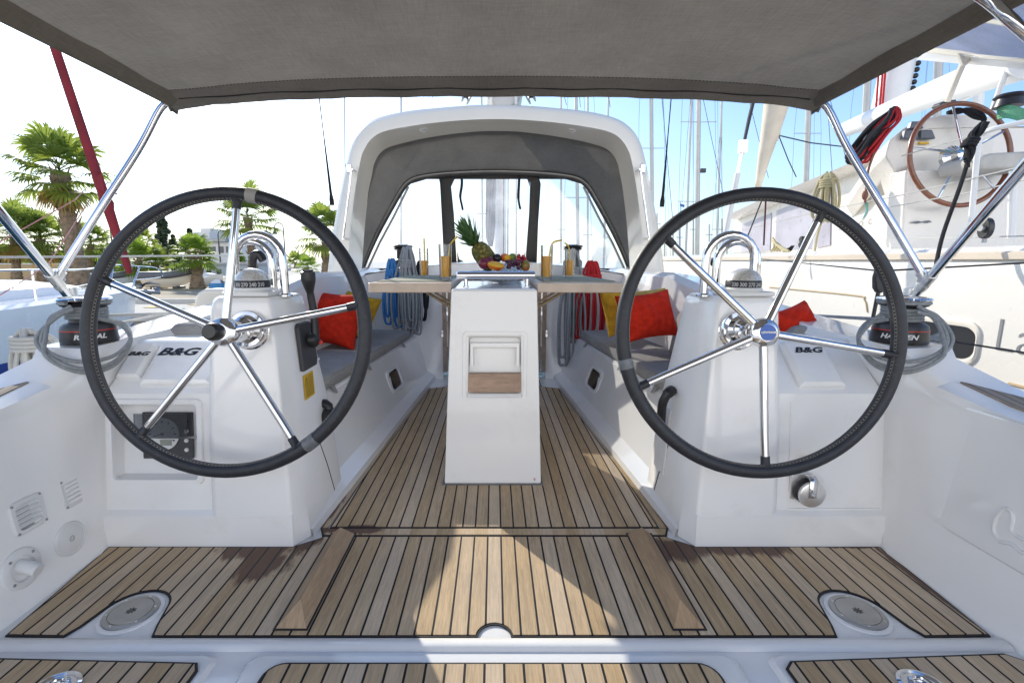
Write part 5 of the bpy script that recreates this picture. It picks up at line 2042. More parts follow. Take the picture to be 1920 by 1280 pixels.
# lifelines
stay('lifeline', W(-60, 483, 1.9), W(470, 478.5, 4.4), .0055, rope_white, 'white covered upper lifeline crossing behind the left wheel', 'lifeline')
stay('lifeline', W(1652, 508, 2.2), W(1412, 484, 4.6), .004, wire_dark, 'thin upper lifeline running forward behind the right wheel', 'lifeline')
stay('lifeline', W(1652, 508, 2.2), W(1990, 489, 1.85), .004, wire_dark, 'thin upper lifeline running aft from the stanchion behind the right winch', 'lifeline')
stay('lifeline', W(1786, 640, 2.0), W(1990, 672, 1.75), .004, wire_dark, 'thin lower lifeline running aft past the dark porthole', 'lifeline')
# sheets leading forward from the winches
mb = MB(); rope_path(mb, [W(185, 592, 1.80), W(300, 588, 2.3), W(372, 586, 2.9)], .007)
tag(mb.build('sheet_rope', rope_white, None, ang=70), 'upper white rope leading forward from the left winch', 'rope')
mb = MB(); rope_path(mb, [W(200, 610, 1.80), W(300, 590, 2.6), W(345, 578, 3.2)], .006)
tag(mb.build('sheet_rope', rope_white, None, ang=70), 'lower white rope leading forward from the left winch', 'rope')
mb = MB(); rope_path(mb, [W(1640, 598, 1.82), W(1570, 594, 2.2), W(1505, 590, 2.8)], .007)
tag(mb.build('sheet_rope', rope_grey, None, ang=70), 'grey rope leading forward from the right winch', 'rope')
# rope hanging on the left rail and the knot at the right
p = W(48, 628, 1.95)
hank('rope_coil', p.x, p.y, p.z + .02, .30, .17, 10, .009, rope_white, 'white flecked rope coil hanging at the far left beside the winch', seed=9)
p = W(1762, 640, 1.98)
hank('rope_coil', p.x, p.y, p.z + .02, .17, .10, 6, .009, rope_grey, 'grey knotted rope coil hanging to the right of the right winch', seed=10)
# black winch handle in its pocket behind the right wheel
t = thing('winch_crank', 'black paddle shaped winch handle standing behind the rim of the right wheel', 'winch handle', W(1655, 590, 2.2))
mb = MB()
q = [(1648, 504), (1655, 504), (1661, 512), (1663, 530), (1660, 546), (1654, 550), (1648, 549), (1643, 540), (1643, 520)]
mb.prism([W(px, py, 2.2) for px, py in q], (0, .03, 0)); mb.build('head', black_pl, t, bevel=.008)
mb = MB()
mb.tube([W(1647, 545, 2.21), W(1636, 600, 2.21)], .008, 8); mb.tube([W(1659, 545, 2.21), W(1663, 600, 2.21)], .007, 8); mb.build('arms', black_pl, t)
# dark lever standing behind the left compass
t = thing('hooked_stick', 'black hooked handle standing behind the left compass', 'winch handle', W(476, 530, 2.05))
mb = MB()
c = smooth_path([W(476, 530, 2.1), W(474, 500, 2.1), W(476, 480, 2.1), W(486, 477, 2.1), W(494, 488, 2.1)], 5)
mb.tube(c, [.010 + .008 * min(1, i / 10) for i in range(len(c))], 10); mb.build('grip', black_pl, t)
t = thing('hooked_stick', 'black hooked handle standing behind the right compass', 'winch handle', W(1340, 530, 2.05))
mb = MB()
c = smooth_path([W(1344, 520, 2.1), W(1341, 505, 2.1), W(1337, 492, 2.1), W(1334, 486, 2.1)], 5)
mb.tube(c, [.004] * 8 + [.012 + .001 * i for i in range(len(c) - 8)], 10); mb.build('grip', black_pl, t)
# ================================================================== harbour: water, quay
mb = MB()
mb.poly([(-3000, -400, -.95), (3000, -400, -.95), (3000, 4000, -.95), (-3000, 4000, -.95)])
struct(mb, 'water', water_m, 'harbour water', flat=True)
QZ = -.30
mb = MB()
mb.prism([(-900, 11.2, -3), (9, 11.2, -3), (9, 900, -3), (-900, 900, -3)], (0, 0, 3 + QZ))
struct(mb, 'quay', ground_m, 'pale concrete quay', flat=True)
mb = MB()
mb.prism([(-900, 11.0, QZ - .02), (9, 11.0, QZ - .02), (9, 11.6, QZ - .02), (-900, 11.6, QZ - .02)], (0, 0, .14))
struct(mb, 'quay_edge', con, 'raised concrete edge of the quay', flat=True)
mb = MB()
mb.prism([(-60, 15.5, QZ - .02), (0, 15.5, QZ - .02), (0, 15.9, QZ - .02), (-60, 15.9, QZ - .02)], (0, 0, .16))
struct(mb, 'kerb', con, 'low kerb across the quay', flat=True)
mb = MB()
mb.prism([(-80, 16, QZ + .004), (5, 16, QZ + .004), (5, 40, QZ + .004), (-80, 40, QZ + .004)], (0, 0, .002))
struct(mb, 'ground', mat('dry_earth', (.34, .28, .19), .95, 0, .3, .8, .4, 6), 'dry earth boat yard behind the quay', flat=True)
for px, py in ((300, 576), (380, 571)):
    p = WZ(px, py, QZ)
    mb = MB(); mb.prism([(p.x - .35, p.y - .2, QZ + .01), (p.x + .35, p.y - .2, QZ + .01), (p.x + .35, p.y + .25, QZ + .01), (p.x - .35, p.y + .25, QZ + .01)], (0, 0, .01))
    struct(mb, 'painted_mark', mat('yellow_paint', (.62, .42, .08), .8, 0, .2, 6), 'yellow painted patch on the quay', flat=True)

def ground_at(px, dist):      # foot of something standing on the quay at a known distance
    p = W(px, 540, dist)
    return V((p.x, dist, QZ))

# ------------------------------------------------------------------ palms
def palm(px, dist, h, crown_r, label, lean=0.0, tr=.2, n=34, skirt=True, leafm_=None, seed=1, bush=False, cat='palm tree', top_px=None):
    rr = random.Random(seed)
    b = ground_at(px, dist)
    if top_px:
        tp = W(*top_px, dist)
        h = tp.z - b.z
        lean = tp.x - b.x
    t = thing('palm_tree', label, cat, b, 'palms along the waterfront')
    mb = MB()
    n_ = 26
    secs = []
    for i in range(n_ + 1):
        u = i / n_
        c = b + V((lean * u ** 1.1, 0, h * u))
        r0 = tr * (1.35 - .55 * min(1, u * 2.5)) * (1 + (.10 if i % 2 else -.06)) * (1.12 if u > .9 else 1)
        secs.append([c + V((r0 * math.cos(2 * PI * k / 12) * (1 + .08 * rr.random()), r0 * math.sin(2 * PI * k / 12), .03 * rr.random())) for k in range(12)])
    mb.loft(secs, closed=True, cap=True)
    top = b + V((lean, 0, h))
    # stubs of old frond bases
    for i in range(60):
        u = rr.uniform(.35, 1.0)
        a = rr.uniform(0, 2 * PI)
        c = b + V((lean * u ** 1.1, 0, h * u))
        d = V((math.cos(a), math.sin(a), .9))
        mb.tube([c + V((math.cos(a), math.sin(a), 0)) * tr * .75, c + d * tr * rr.uniform(1.0, 1.35)], [tr * .16, tr * .05], 4)
    mb.build('trunk', trunk_m, t, ang=50)
    def fan(mb, base, dirv, petl, fr):
        d = dirv.normalized()
        side = d.cross(V((0, 0, 1)))
        side = side.normalized() if side.length > .05 else V((1, 0, 0))
        nrm = side.cross(d).normalized()
        mid = base + d * petl + V((0, 0, -.12 * petl))
        mb.tube([base, base.lerp(mid, .5) + V((0, 0, .03 * petl)), mid], [.022 * fr + .004, .014 * fr, .012 * fr], 4)
        nb = 22
        for k in range(nb):
            a = R(lerp(-105, 105, k / (nb - 1)) + rr.uniform(-3, 3))
            bd = d * math.cos(a) + side * math.sin(a)
            ln = fr * (1 - .25 * abs(a) / 1.8) * rr.uniform(.9, 1.06)
            wv = bd.cross(nrm).normalized() * (fr * .052)
            p1 = mid + bd * ln * .55 + nrm * fr * .04 * math.cos(a)
            p2 = mid + bd * ln * .82 + V((0, 0, -.10 * fr))
            p3 = mid + bd * ln + V((0, 0, -.30 * fr * rr.uniform(.5, 1.2)))
            mb.loft([[mid - wv * .12, mid + wv * .12], [p1 - wv, p1 + wv], [p2 - wv * .6, p2 + wv * .6], [p3, p3 + wv * .05]])
    mb = MB()
    for i in range(n):
        u = i / n
        a = i * 2.399 + rr.uniform(-.3, .3)
        el = lerp(1.35, -.55, u ** .85)
        d = V((math.cos(a) * math.cos(el), math.sin(a) * math.cos(el), math.sin(el)))
        fan(mb, top + V((0, 0, lerp(.15, -.1, u) * crown_r)), d, crown_r * rr.uniform(.42, .6), crown_r * rr.uniform(.45, .6))
    cr = mb.build('crown', leafm_ or palm_leaf, t, ang=180, recalc=False)
    if skirt:
        mb = MB()
        for i in range(9):
            a = i * 2.399 + rr.random()
            el = rr.uniform(-1.2, -.75)
            d = V((math.cos(a) * math.cos(el), math.sin(a) * math.cos(el), math.sin(el)))
            fan(mb, top + V((0, 0, -.1 * crown_r)), d, crown_r * .3, crown_r * .42)
        mb.build('dry_fronds', palm_dry, t, ang=180, recalc=False)
    return t
palm(152, 22, 5.0, 2.15, 'tall palm with shaggy trunk at the left, in front of the ochre wall', tr=.36, n=27, seed=1, top_px=(112, 325))
palm(478, 40, 6, 2.9, 'palm with a thin trunk rising behind the left wheel hub spoke', tr=.32, n=26, skirt=False, seed=2, top_px=(464, 408))
palm(371, 24, 2, 1.25, 'short bright green palm with a stout trunk beside the blue tub', tr=.27, n=30, skirt=False, leafm_=bush_leaf, seed=3, top_px=(366, 478))
palm(612, 36, 5, 2.4, 'palm half hidden behind the left leg of the arch', tr=.28, n=24, skirt=False, seed=4, top_px=(610, 438))
palm(34, 30, 4, 2.2, 'palm standing before the ochre wall at the far left edge', tr=.24, n=26, seed=5, top_px=(27, 440))
palm(82, 31, 4, 2.1, 'palm with a reddish trunk between the far left palm and the tall one', tr=.24, n=26, seed=6, top_px=(76, 448))
palm(172, 38, 4, 1.9, 'dark rounded palm just right of the tall palm trunk', tr=.24, n=28, skirt=False, seed=7, top_px=(170, 458))
palm(264, 40, 4, 1.55, 'bushy palm seen through the wheel, left of the poplar', tr=.22, n=26, seed=8, top_px=(262, 456))
palm(262, 30, 2, 1.5, 'low bright palm behind the red furled sail', tr=.22, n=24, skirt=False, leafm_=bush_leaf, seed=9, top_px=(258, 488))
palm(288, 31, 1.6, 1.3, 'low spiky palm just right of the red furled sail', tr=.22, n=22, skirt=False, leafm_=palm_leaf, seed=10, top_px=(292, 494))
palm(556, 95, 4, 3.2, 'small distant palm between the compass hoop and the throttle', tr=.3, n=18, skirt=False, seed=12, top_px=(556, 496))
palm(571, 60, 3, 2.0, 'distant yellow green palm right of the engine lever', tr=.25, n=18, skirt=False, leafm_=bush_leaf, seed=13, top_px=(577, 504))

# ------------------------------------------------------------------ leafy trees
def leafy(px, dist, top_py, wid_px, label, m, kind='poplar', seed=1, base_py=None, name='tree', cat='tree', n=1400, card=.16):
    rr = random.Random(seed)
    b = ground_at(px, dist)
    tp = W(px, top_py, dist)
    h = tp.z - b.z
    rad = wid_px / 2 / F * dist
    t = thing(name, label, cat, b)
    mb = MB()
    mb.tube([b, b + V((0, 0, h * .5)), b + V((rad * .05, 0, h * .9))], [rad * .16, rad * .1, rad * .02], 8)
    for i in range(7):
        u = rr.uniform(.25, .75); a = rr.uniform(0, 2 * PI)
        p0 = b + V((0, 0, h * u)); mb.tube([p0, p0 + V((math.cos(a) * rad * .6, math.sin(a) * rad * .6, h * .12))], [rad * .05, rad * .01], 5)
    mb.build('trunk', bark, t)
    mb = MB()
    # clumps
    clumps = []
    nc = 60
    for i in range(nc):
        u = (i + .5) / nc
        if kind == 'poplar':
            prof = (math.sin(PI * min(1, u * .9 + .1)) ** .6) * (1 - .45 * u)
            z = h * (.08 + .9 * u)
        else:
            prof = math.sin(PI * min(1, u * .8 + .18)) ** .7
            z = h * (.25 + .72 * u)
        a = rr.uniform(0, 2 * PI)
        q = rad * prof * rr.uniform(.25, .8)
        clumps.append((b + V((q * math.cos(a), q * math.sin(a), z)), rad * rr.uniform(.30, .5) * max(.35, prof)))
    for i in range(n):
        c, r_ = rr.choice(clumps)
        d = V((rr.gauss(0, 1), rr.gauss(0, 1), rr.gauss(0, 1.15))).normalized() * r_ * rr.uniform(.5, 1.1)
        p = c + d
        s_ = card * rr.uniform(.6, 1.3)
        nn = (d.normalized() + V((rr.uniform(-.7, .7), rr.uniform(-.7, .7), rr.uniform(-.7, .7)))).normalized()
        ux = nn.cross(V((.3, .2, 1))).normalized() * s_
        uy = nn.cross(ux).normalized() * s_ * .6
        mb.poly([p - ux, p - uy * .8, p + ux, p + uy])
    mb.build('crown', m, t, flat=True, recalc=False)
leafy(316, 62, 391, 42, 'tall slender dark poplar seen through the left wheel', cyp_leaf, 'poplar', 1, n=4200, card=.20, name='poplar_tree', cat='poplar')
leafy(334, 60, 440, 28, 'shorter poplar at the right foot of the tall one', cyp_leaf, 'poplar', 2, n=2200, card=.20, name='poplar_tree', cat='poplar')
leafy(366, 58, 428, 28, 'narrow dark conifer in front of the white building', cyp_leaf, 'poplar', 3, n=1300, card=.26, name='conifer_tree', cat='conifer')
leafy(383, 58, 450, 36, 'rounded dark tree leaning against the white building', cyp_leaf, 'round', 4, n=1300, card=.28, name='round_tree')
leafy(505, 120, 478, 38, 'open distant pine seen through the compass hoop', pine_leaf, 'round', 5, n=420, card=.5, name='pine_tree', cat='pine')
leafy(528, 125, 484, 24, 'smaller distant pine at the right of the hoop', pine_leaf, 'round', 6, n=260, card=.5, name='pine_tree', cat='pine')
leafy(-8, 40, 352, 60, 'dark tree cut by the left edge of the picture', cyp_leaf, 'poplar', 7, n=1500, card=.24, name='dark_tree')
leafy(205, 46, 462, 80, 'green hedge tree between the tall palm and the wheel rim', bush_leaf, 'round', 8, n=900, card=.28, name='hedge_tree')
leafy(110, 42, 478, 110, 'green shrubs above the ochre wall', bush_leaf, 'round', 9, n=1300, card=.26, name='shrub', cat='shrub')
leafy(20, 42, 470, 90, 'dense shrubs above the ochre wall at the far left', cyp_leaf, 'round', 10, n=1200, card=.26, name='shrub', cat='shrub')
leafy(222, 42, 505, 60, 'low bright shrub behind the neighbouring bow rail', bush_leaf, 'round', 11, n=700, card=.2, name='shrub', cat='shrub')
leafy(452, 70, 470, 26, 'small tree between the wheel spoke and the hoop', bush_leaf, 'round', 12, n=600, card=.3, name='small_tree')

# ------------------------------------------------------------------ buildings, wall, lamps
def bx(mb, px0, px1, py0, py1, y, dep):
    a, b = W(px0, py1, y), W(px1, py0, y)
    mb.prism([(a.x, y, a.z), (b.x, y, a.z), (b.x, y, b.z), (a.x, y, b.z)], (0, dep, 0))
t = thing('garden_wall', 'ochre rendered garden wall behind the palms at the left', 'wall', ground_at(40, 36))
mb = MB(); bx(mb, -60, 128, 496, 541, 36, .4); mb.build('wall_panel', plaster2, t, flat=True)
mb = MB(); bx(mb, -60, 129, 493.5, 496, 35.95, .5); mb.build('coping', plaster, t, flat=True)
t = thing('white_building', 'long white building with flat roof and upper storey behind the poplars', 'building', ground_at(380, 75))
mb = MB(); bx(mb, 325, 452, 452, 534, 75, 12); mb.build('wall', plaster, t, flat=True)
mb = MB(); bx(mb, 336, 428, 447, 452.5, 74, 13); mb.build('roof', roof_grey, t, flat=True)
mb = MB(); bx(mb, 352, 392, 435, 447, 78, 7); bx(mb, 376, 394, 428, 436, 79, 5); mb.build('upper_storey', plaster, t, flat=True)
for px in (395, 410, 424):
    mb = MB(); bx(mb, px, px + 8, 462, 474, 74.9, .2); mb.build('window', winglass, t, flat=True)
t = thing('low_building', 'low white building with dark arched windows behind the blue tub', 'building', ground_at(410, 48))
mb = MB(); bx(mb, 372, 466, 496, 545, 48, 5); mb.build('wall', mat('blueish_plaster', (.52, .56, .60), .85, 0, .06, .5), t, flat=True)
mb = MB(); bx(mb, 368, 470, 492, 496.5, 47.6, 6); mb.build('roof', roof_grey, t, flat=True)
for px in (388, 407, 436, 452):
    f_ = None
    mb = MB(); bx(mb, px, px + 7, 505, 521, 47.93, .2); mb.build('window', winglass, t, flat=True)
t = thing('kiosk', 'small grey kiosk seen through the compass hoop', 'building', ground_at(500, 62))
mb = MB(); bx(mb, 478, 516, 508, 530, 62, 4); mb.build('wall', mat('kiosk_grey', (.36, .37, .38), .8), t, flat=True)
mb = MB(); bx(mb, 476, 518, 504, 508.5, 61.8, 4.5); mb.build('roof', roof_grey, t, flat=True)
mb = MB(); bx(mb, 498, 511, 511, 525, 61.93, .1); mb.build('window', winglass, t, flat=True)
t = thing('pale_house', 'pale house behind the palms left of the wheel', 'building', ground_at(200, 80))
mb = MB(); bx(mb, 150, 300, 478, 530, 80, 10); mb.build('wall', plaster, t, flat=True)
mb = MB(); bx(mb, 148, 302, 474, 478.5, 79.6, 11); mb.build('roof', roof_grey, t, flat=True)
def lamp(px, dist, top_py, side_, lab, double=False):
    b = ground_at(px, dist)
    tp = W(px, top_py, dist)
    t = thing('street_lamp', lab, 'street lamp', b, 'street lamps on the waterfront')
    k = dist / F
    mb = MB()
    r_ = 8 * k
    mb.tube([b, V((b.x, b.y, tp.z - r_))], [1.5 * k, 1.0 * k], 8)
    pts = [V((b.x, b.y, tp.z - r_))] + [V((b.x + side_ * (r_ - r_ * math.cos(a * PI / 8)), b.y, tp.z - r_ + r_ * math.sin(a * PI / 8))) for a in range(1, 8)] + [V((b.x + side_ * 2 * r_, b.y, tp.z - r_))]
    mb.tube(pts, .9 * k, 6)
    mb.build('post', lamp_paint, t)
    mb = MB()
    c = pts[-1]
    mb.lathe([(.8 * k, 1 * k), (1.6 * k, -3 * k), (2.2 * k, -7 * k), (5 * k, -12 * k), (.1, -11 * k)], Matrix.Translation(c), 14)
    mb.build('lamp_shade', galv, t)
lamp(539, 42, 418, -1, 'hooked street lamp just right of the compass hoop')
lamp(221, 44, 343, 1, 'tall dark lamp post beside the red furled sail')
lamp(418, 60, 432, 1, 'thin hooked street lamp left of the steep wheel spoke')
lamp(212, 50, 430, -1, 'low hooked street lamp just left of the red furled sail')

# ------------------------------------------------------------------ boats ashore
def small_boat(px, dist, py_top, py_bot, wid_px, label, rib=True, yaw=0.0, hullm=None, canopy_=False, cover=False):
    b = W(px, py_bot, dist)
    b = V((b.x, dist, W(px, py_bot, dist).z))
    L = wid_px / F * dist
    hgt = (py_bot - py_top) / F * dist
    t = thing('small_boat', label, 'boat', b, 'small boats parked ashore')
    M0 = Matrix.Translation(b) @ Matrix.Rotation(R(yaw), 4, 'Z')
    mb = MB()
    secs = []
    for i in range(13):
        u = i / 12
        x = (u - .5) * L
        wd = .22 * L * (1 - max(0, (u - .45) / .55) ** 2.2)
        ru = .25 * hgt * max(0, (u - .4) / .6) ** 2
        secs.append([M0 @ V((x, a * wd, z)) for a, z in ((-1, hgt * .72 + ru), (-.92, hgt * .42 + ru), (0, hgt * .10 + ru * 1.4 + hgt * .2 * max(0, u - .7)), (.92, hgt * .42 + ru), (1, hgt * .72 + ru))])
    mb.loft(secs)
    mb.build('hull', hullm or gel_cream, t, ang=60)
    mb = MB()
    if rib:
        for s in (-1, 1):
            pts = []
            for i in range(13):
                u = i / 12
                pts.append(M0 @ V(((u - .5) * L, s * .23 * L * (1 - max(0, (u - .45) / .55) ** 2.2) + .0, hgt * .72 + .25 * hgt * max(0, (u - .4) / .6) ** 2)))
            mb.tube(pts, hgt * .17, 10)
        mb.build('tube_collar', rubber_grey, t, ang=60)
    else:
        mb.loft([[M0 @ V((x, -w_, z)) for x, w_, z in q] for q in [[(-.40 * L, .16 * L, hgt * .72), (-.1 * L, .16 * L, hgt * .74), (.3 * L, .12 * L, hgt * .88)], [(-.38 * L, .1 * L, hgt * .95), (-.08 * L, .1 * L, hgt * 1.0), (.2 * L, .06 * L, hgt * .92)], [(-.38 * L, -.1 * L, hgt * .95), (-.08 * L, -.1 * L, hgt * 1.0), (.2 * L, -.06 * L, hgt * .92)], [(-.40 * L, -.16 * L, hgt * .72), (-.1 * L, -.16 * L, hgt * .74), (.3 * L, -.12 * L, hgt * .88)]]])
        mb.build('deck_cover', cover_blue if cover else gel, t)
    mb = MB()
    for x in (-.28 * L, .15 * L):
        mb.box(M0 @ V((x, 0, hgt * .06)), (.10 * L, .3 * L, hgt * .22))
    for x in (-.3, -.2):
        mb.lathe([(.02 * L, -.2 * L), (hgt * .16, -.19 * L), (hgt * .16, -.15 * L), (.02 * L, -.14 * L)], M0 @ Matrix.Translation((x * L, 0, hgt * .02)) @ Matrix.Rotation(PI / 2, 4, 'X'), 14)
    mb.build('trailer', dark_grey, t)
    return t
small_boat(322, 24, 505, 543, 84, 'white inflatable boat with dark tube on its trailer behind the anchor', True, 14)
small_boat(395, 27, 512, 540, 56, 'white motor boat right of the stout short palm', False, -10, gel)
small_boat(556, 44, 521, 540, 62, 'white and yellow boat on a trailer, right of the compass hoop', True, 170)
small_boat(228, 30, 507, 540, 60, 'grey boat with white rails behind the neighbouring bow', True, 8, gel_blue)
small_boat(180, 32, 512, 541, 70, 'dark covered boat behind the tall palm trunk', False, 4, gel, cover=False)
t = thing('blue_tub', 'small boat under blue and white covers beside the short palm', 'tub', ground_at(400, 23))
mb = MB(); bx(mb, 392, 415, 531, 541, 23, .5); mb.build('tub', cover_blue, t, bevel=.02)
mb = MB(); a = W(393, 531, 23); b = W(414, 531, 23); mb.loft([[a, b], [a + V((.12, .2, .17)), b + V((-.12, .2, .17))], [a + V((0, .5, 0)), b + V((0, .5, 0))]]); mb.build('cover', white_pl, t)

# ------------------------------------------------------------------ neighbouring yacht on the left
t_n = thing('neighbour_yacht', 'pale blue hulled yacht moored on the left with its bow towards the quay', 'sailing yacht', (-6.2, 4.5, -.95))
mb = MB()
NY = [(-4.0, -4.42), (0.0, -4.28), (2.5, -4.30), (4.4, -4.42), (5.6, -4.66), (6.5, -4.98), (7.1, -5.30), (7.35, -5.46)]
XC = -5.50
def nb(y, x, z):
    return V((x, y, z))
secs = []
for y, xs_ in NY:
    half = abs(XC - xs_)
    sh = .60 + .012 * max(0, y - 3)
    row = []
    for k, z in ((1.0, sh), (1.0, .45), (.985, .2), (.95, -.05), (.9, -.3), (.8, -.65), (.5, -1.0)):
        row.append(V((XC + half * k, y - (.25 * (sh - z) if y > 6.9 else 0), z)))
    secs.append(row)
mb.loft(secs)
mb.loft([[V((2 * XC - p.x, p.y, p.z)) for p in row] for row in secs])
hn = mb.build('hull', gel_blue, t_n, ang=60)
for z0, z1, m_, nm in ((.14, .01, mat('navy_paint', (.02, .05, .25), .3), 'boot_stripe'), (-.08, -.6, mat('blue_antifouling', (.02, .16, .36), .4), 'waterline_paint')):
    mb = MB()
    rows = []
    for y, xs_ in NY:
        half = abs(XC - xs_)
        def kk(z): return lerp(.985, .95, (.2 - z) / .25) if z > -.05 else lerp(.95, .9, (-.05 - z) / .25) if z > -.3 else lerp(.9, .8, (-.3 - z) / .35)
        rows.append([V((XC + half * kk(z) + .006, y - (.25 * (.65 - z) if y > 6.9 else 0) , z)) for z in (z0, (z0 + z1) / 2, z1)])
    mb.loft(rows); mb.build(nm, m_, t_n, ang=60)
mb = MB()
rows = []
for y, xs_ in NY:
    half = abs(XC - xs_)
    sh = .60 + .012 * max(0, y - 3)
    rows.append([V((XC + half, y, sh)), V((XC + half - min(half, .05), y, sh + .035)), V((XC, y, sh + .07)), V((XC - half, y, sh))])
mb.loft(rows)
mb.build('deck', gel, t_n, ang=30)
mb = MB()
for y, k in ((-4, 1), (4.3, 1), (5.6, .75), (6.0, .5)):
    pass
mb.loft([[V((XC + a * k, y, .64 + z * q)) for a, z in ((.72, 0), (.66, .16), (.5, .235), (-.5, .235), (-.72, 0))] for y, k, q in ((-4, 1, 1), (4.2, 1, 1), (5.2, .85, .9), (5.9, .7, .5), (6.2, .6, .05))])
cb = mb.build('coachroof', gel, t_n, ang=40)
mb = MB(); mb.box((XC + .62, 2.2, .74), (.03, .8, .08)); mb.build('window', dark_glass, cb, bevel=.01)
mb = MB(); mb.prism([W(0, 640, 4.35), W(14, 640, 4.37), W(14, 626, 4.37), W(0, 626, 4.35)], (.02, 0, 0)); mb.build('portlight', dark_glass, t_n)
# rails
for (px, pyb, pyt, y) in ((66, 573, 506, 4.9), (-40, 582, 508, 4.2)):
    mb = MB(); mb.tube([W(px + 3, pyb, y), W(px - 6, pyt, y)], .012, 8); mb.build('stanchion', chrome, t_n)
mb = MB()
mb.tube(smooth_path([W(-40, 508, 4.2), W(60, 506, 4.9), W(160, 505, 6.0), W(215, 497, 7.0), W(280, 501, 7.5)], 4), .010, 8)
mb.tube(smooth_path([W(-40, 545, 4.2), W(62, 540, 4.9), W(150, 536, 6.0), W(205, 520, 7.0)], 4), .005, 6)
mb.tube([W(205, 548, 6.7), W(212, 498, 6.9)], .012, 8)
mb.tube([W(246, 545, 7.2), W(262, 500, 7.4)], .012, 8)
mb.tube(smooth_path([W(262, 500, 7.4), W(290, 502, 7.6), W(305, 512, 7.7), W(300, 520, 7.7), W(250, 525, 7.4)], 4), .010, 8)
mb.build('bow_rail', chrome, t_n)
mb = MB()
mb.tube([W(238, 545, 7.2), W(300, 548, 7.5)], .03, 8)
mb.loft([[W(250, 550, 7.5), W(262, 545, 7.5)], [W(262, 535, 7.5), W(278, 528, 7.5)], [W(285, 532, 7.5), W(300, 534, 7.45)]])
mb.loft([[W(270, 556, 7.5), W(284, 552, 7.5)], [W(286, 540, 7.5), W(300, 536, 7.55)], [W(300, 545, 7.5), W(299, 552, 7.5)]])
ob = mb.build('anchor', galv, t_n); md = ob.modifiers.new('solid', 'SOLIDIFY'); md.thickness = .03
mb = MB()
b0, b1 = W(243, 512, 7.25), W(95, 66, 6.6)
pts = [b0.lerp(b1, u) for u in (0, .04, .30, .33, .36, .6, 1.0)] + [extend(b0, b1, 1.6)]
mb.tube(pts, [.036, .048, .066, .09, .066, .058, .052, .04], 12)
mb.prism([W(182, 352, 6.9), W(196, 362, 6.9), W(190, 325, 6.9), W(180, 330, 6.9)], (0, .02, 0))
mb.build('furled_jib', red_cover, t_n, ang=60)
mb = MB()
mb.tube([W(-30, 470, 4.3), W(140, 375, 5.2), W(165, 350, 6.8)], .006, 6)
mb.tube([W(0, 553, 4.2), W(90, 497, 5.0), W(170, 372, 6.8)], .006, 6)
mb.build('jib_sheet', mat('faded_red_rope', (.55, .25, .22), .9), t_n)
mb = MB(); mb.tube([W(238, 600, 7.2), W(222, 545, 7.1), W(233, 530, 7.2)], .012, 6)
mb.tube([W(238, 610, 7.0), W(232, 560, 7.1)], .008, 6); mb.build('mooring_line', rope_grey, t_n)
# ================================================================== catamaran on the right
HX = 3.2
CXX = 4.0
t_c = thing('catamaran', 'big white catamaran moored on the right with raised helm station and wooden rimmed wheel', 'catamaran', (4.5, 5.0, -.95))
mb = MB()
ys = [-1.5, 0, 1.5, 3, 4.5, 6, 7.5, 8.6, 9.6, 10.6, 11.2]
rows = []
for y in ys:
    k = max(0, (y - 7.5) / 3.7) ** 2 * .55
    rows.append([V((HX + k + dx, y, z)) for dx, z in ((.10, -1.2), (.04, -.6), (.0, .1), (-.0, .55), (.0, .95), (.012, 1.09), (.05, 1.135), (.12, 1.15), (.9, 1.15), (5.5, 1.16))])
mb.loft(rows)
hc = mb.build('hull', hull_cat, t_c, ang=40)
mb = MB()
mb.loft([[V((HX - .012 + max(0, (y - 7.5) / 3.7) ** 2 * .55 + dx, y, z)) for dx, z in ((.012, 1.055), (-.006, 1.062), (-.006, 1.10), (.012, 1.112))] for y in ys])
mb.build('rubbing_rail', mat('cream_rail', (.66, .56, .44), .5, 0, .08, 2), t_c)
mb = MB()
for y0, y1, z0, z1 in ((4.1, 5.6, .78, .74),):
    mb.tube(smooth_path([(HX - .002, 5.6, .75), (HX - .002, 4.3, .75), (HX - .002, 4.15, .72), (HX - .002, 4.10, .62)], 4), .008, 6)
mb.tube([(HX - .002, 2.9, .30), (HX - .002, -1, .28)], .010, 6)
mb.build('moulded_groove', mat('ochre_line', (.50, .38, .22), .6), hc)
# portlight in the hull
c = WX(1788, 649, HX)
def onh(px, py, d=0.0): 
    p = WX(px, py, HX); p.x -= d; return p
fx0, fx1 = onh(1690, 640).y, onh(1838, 640).y
M0 = Matrix(((0, 0, -1, HX), (-1, 0, 0, (fx0 + fx1) / 2), (0, 1, 0, .50), (0, 0, 0, 1)))
wd = abs(fx0 - fx1)
mb = MB()
o = round_rect(wd, .31, .10, 7)
Lq = lambda l, z: [M0 @ V((x, y, z)) for x, y in l]
i1_ = [(x * .93, y * .72) for x, y in o]
mb.loft([Lq(o, -.002), Lq(o, .012), Lq([(x * .97, y * .88) for x, y in o], .018), Lq(i1_, .012), Lq(i1_, .002)], closed=True)
pf = mb.build('portlight', gel_cream, t_c)
mb = MB(); mb.poly(Lq([(x * .90, y * .70) for x, y in o], .004)); mb.build('pane', dark_glass, pf, flat=True)
a = onh(1862, 642, .002)
text_mesh('Lagoon', .30, 'lettering', logo_grey, hc, plane_fn(a + V((0, 0, .045)), (0, -1, 0), (0, 0, 1)), sx=.9, bold=-.004, align='LEFT')
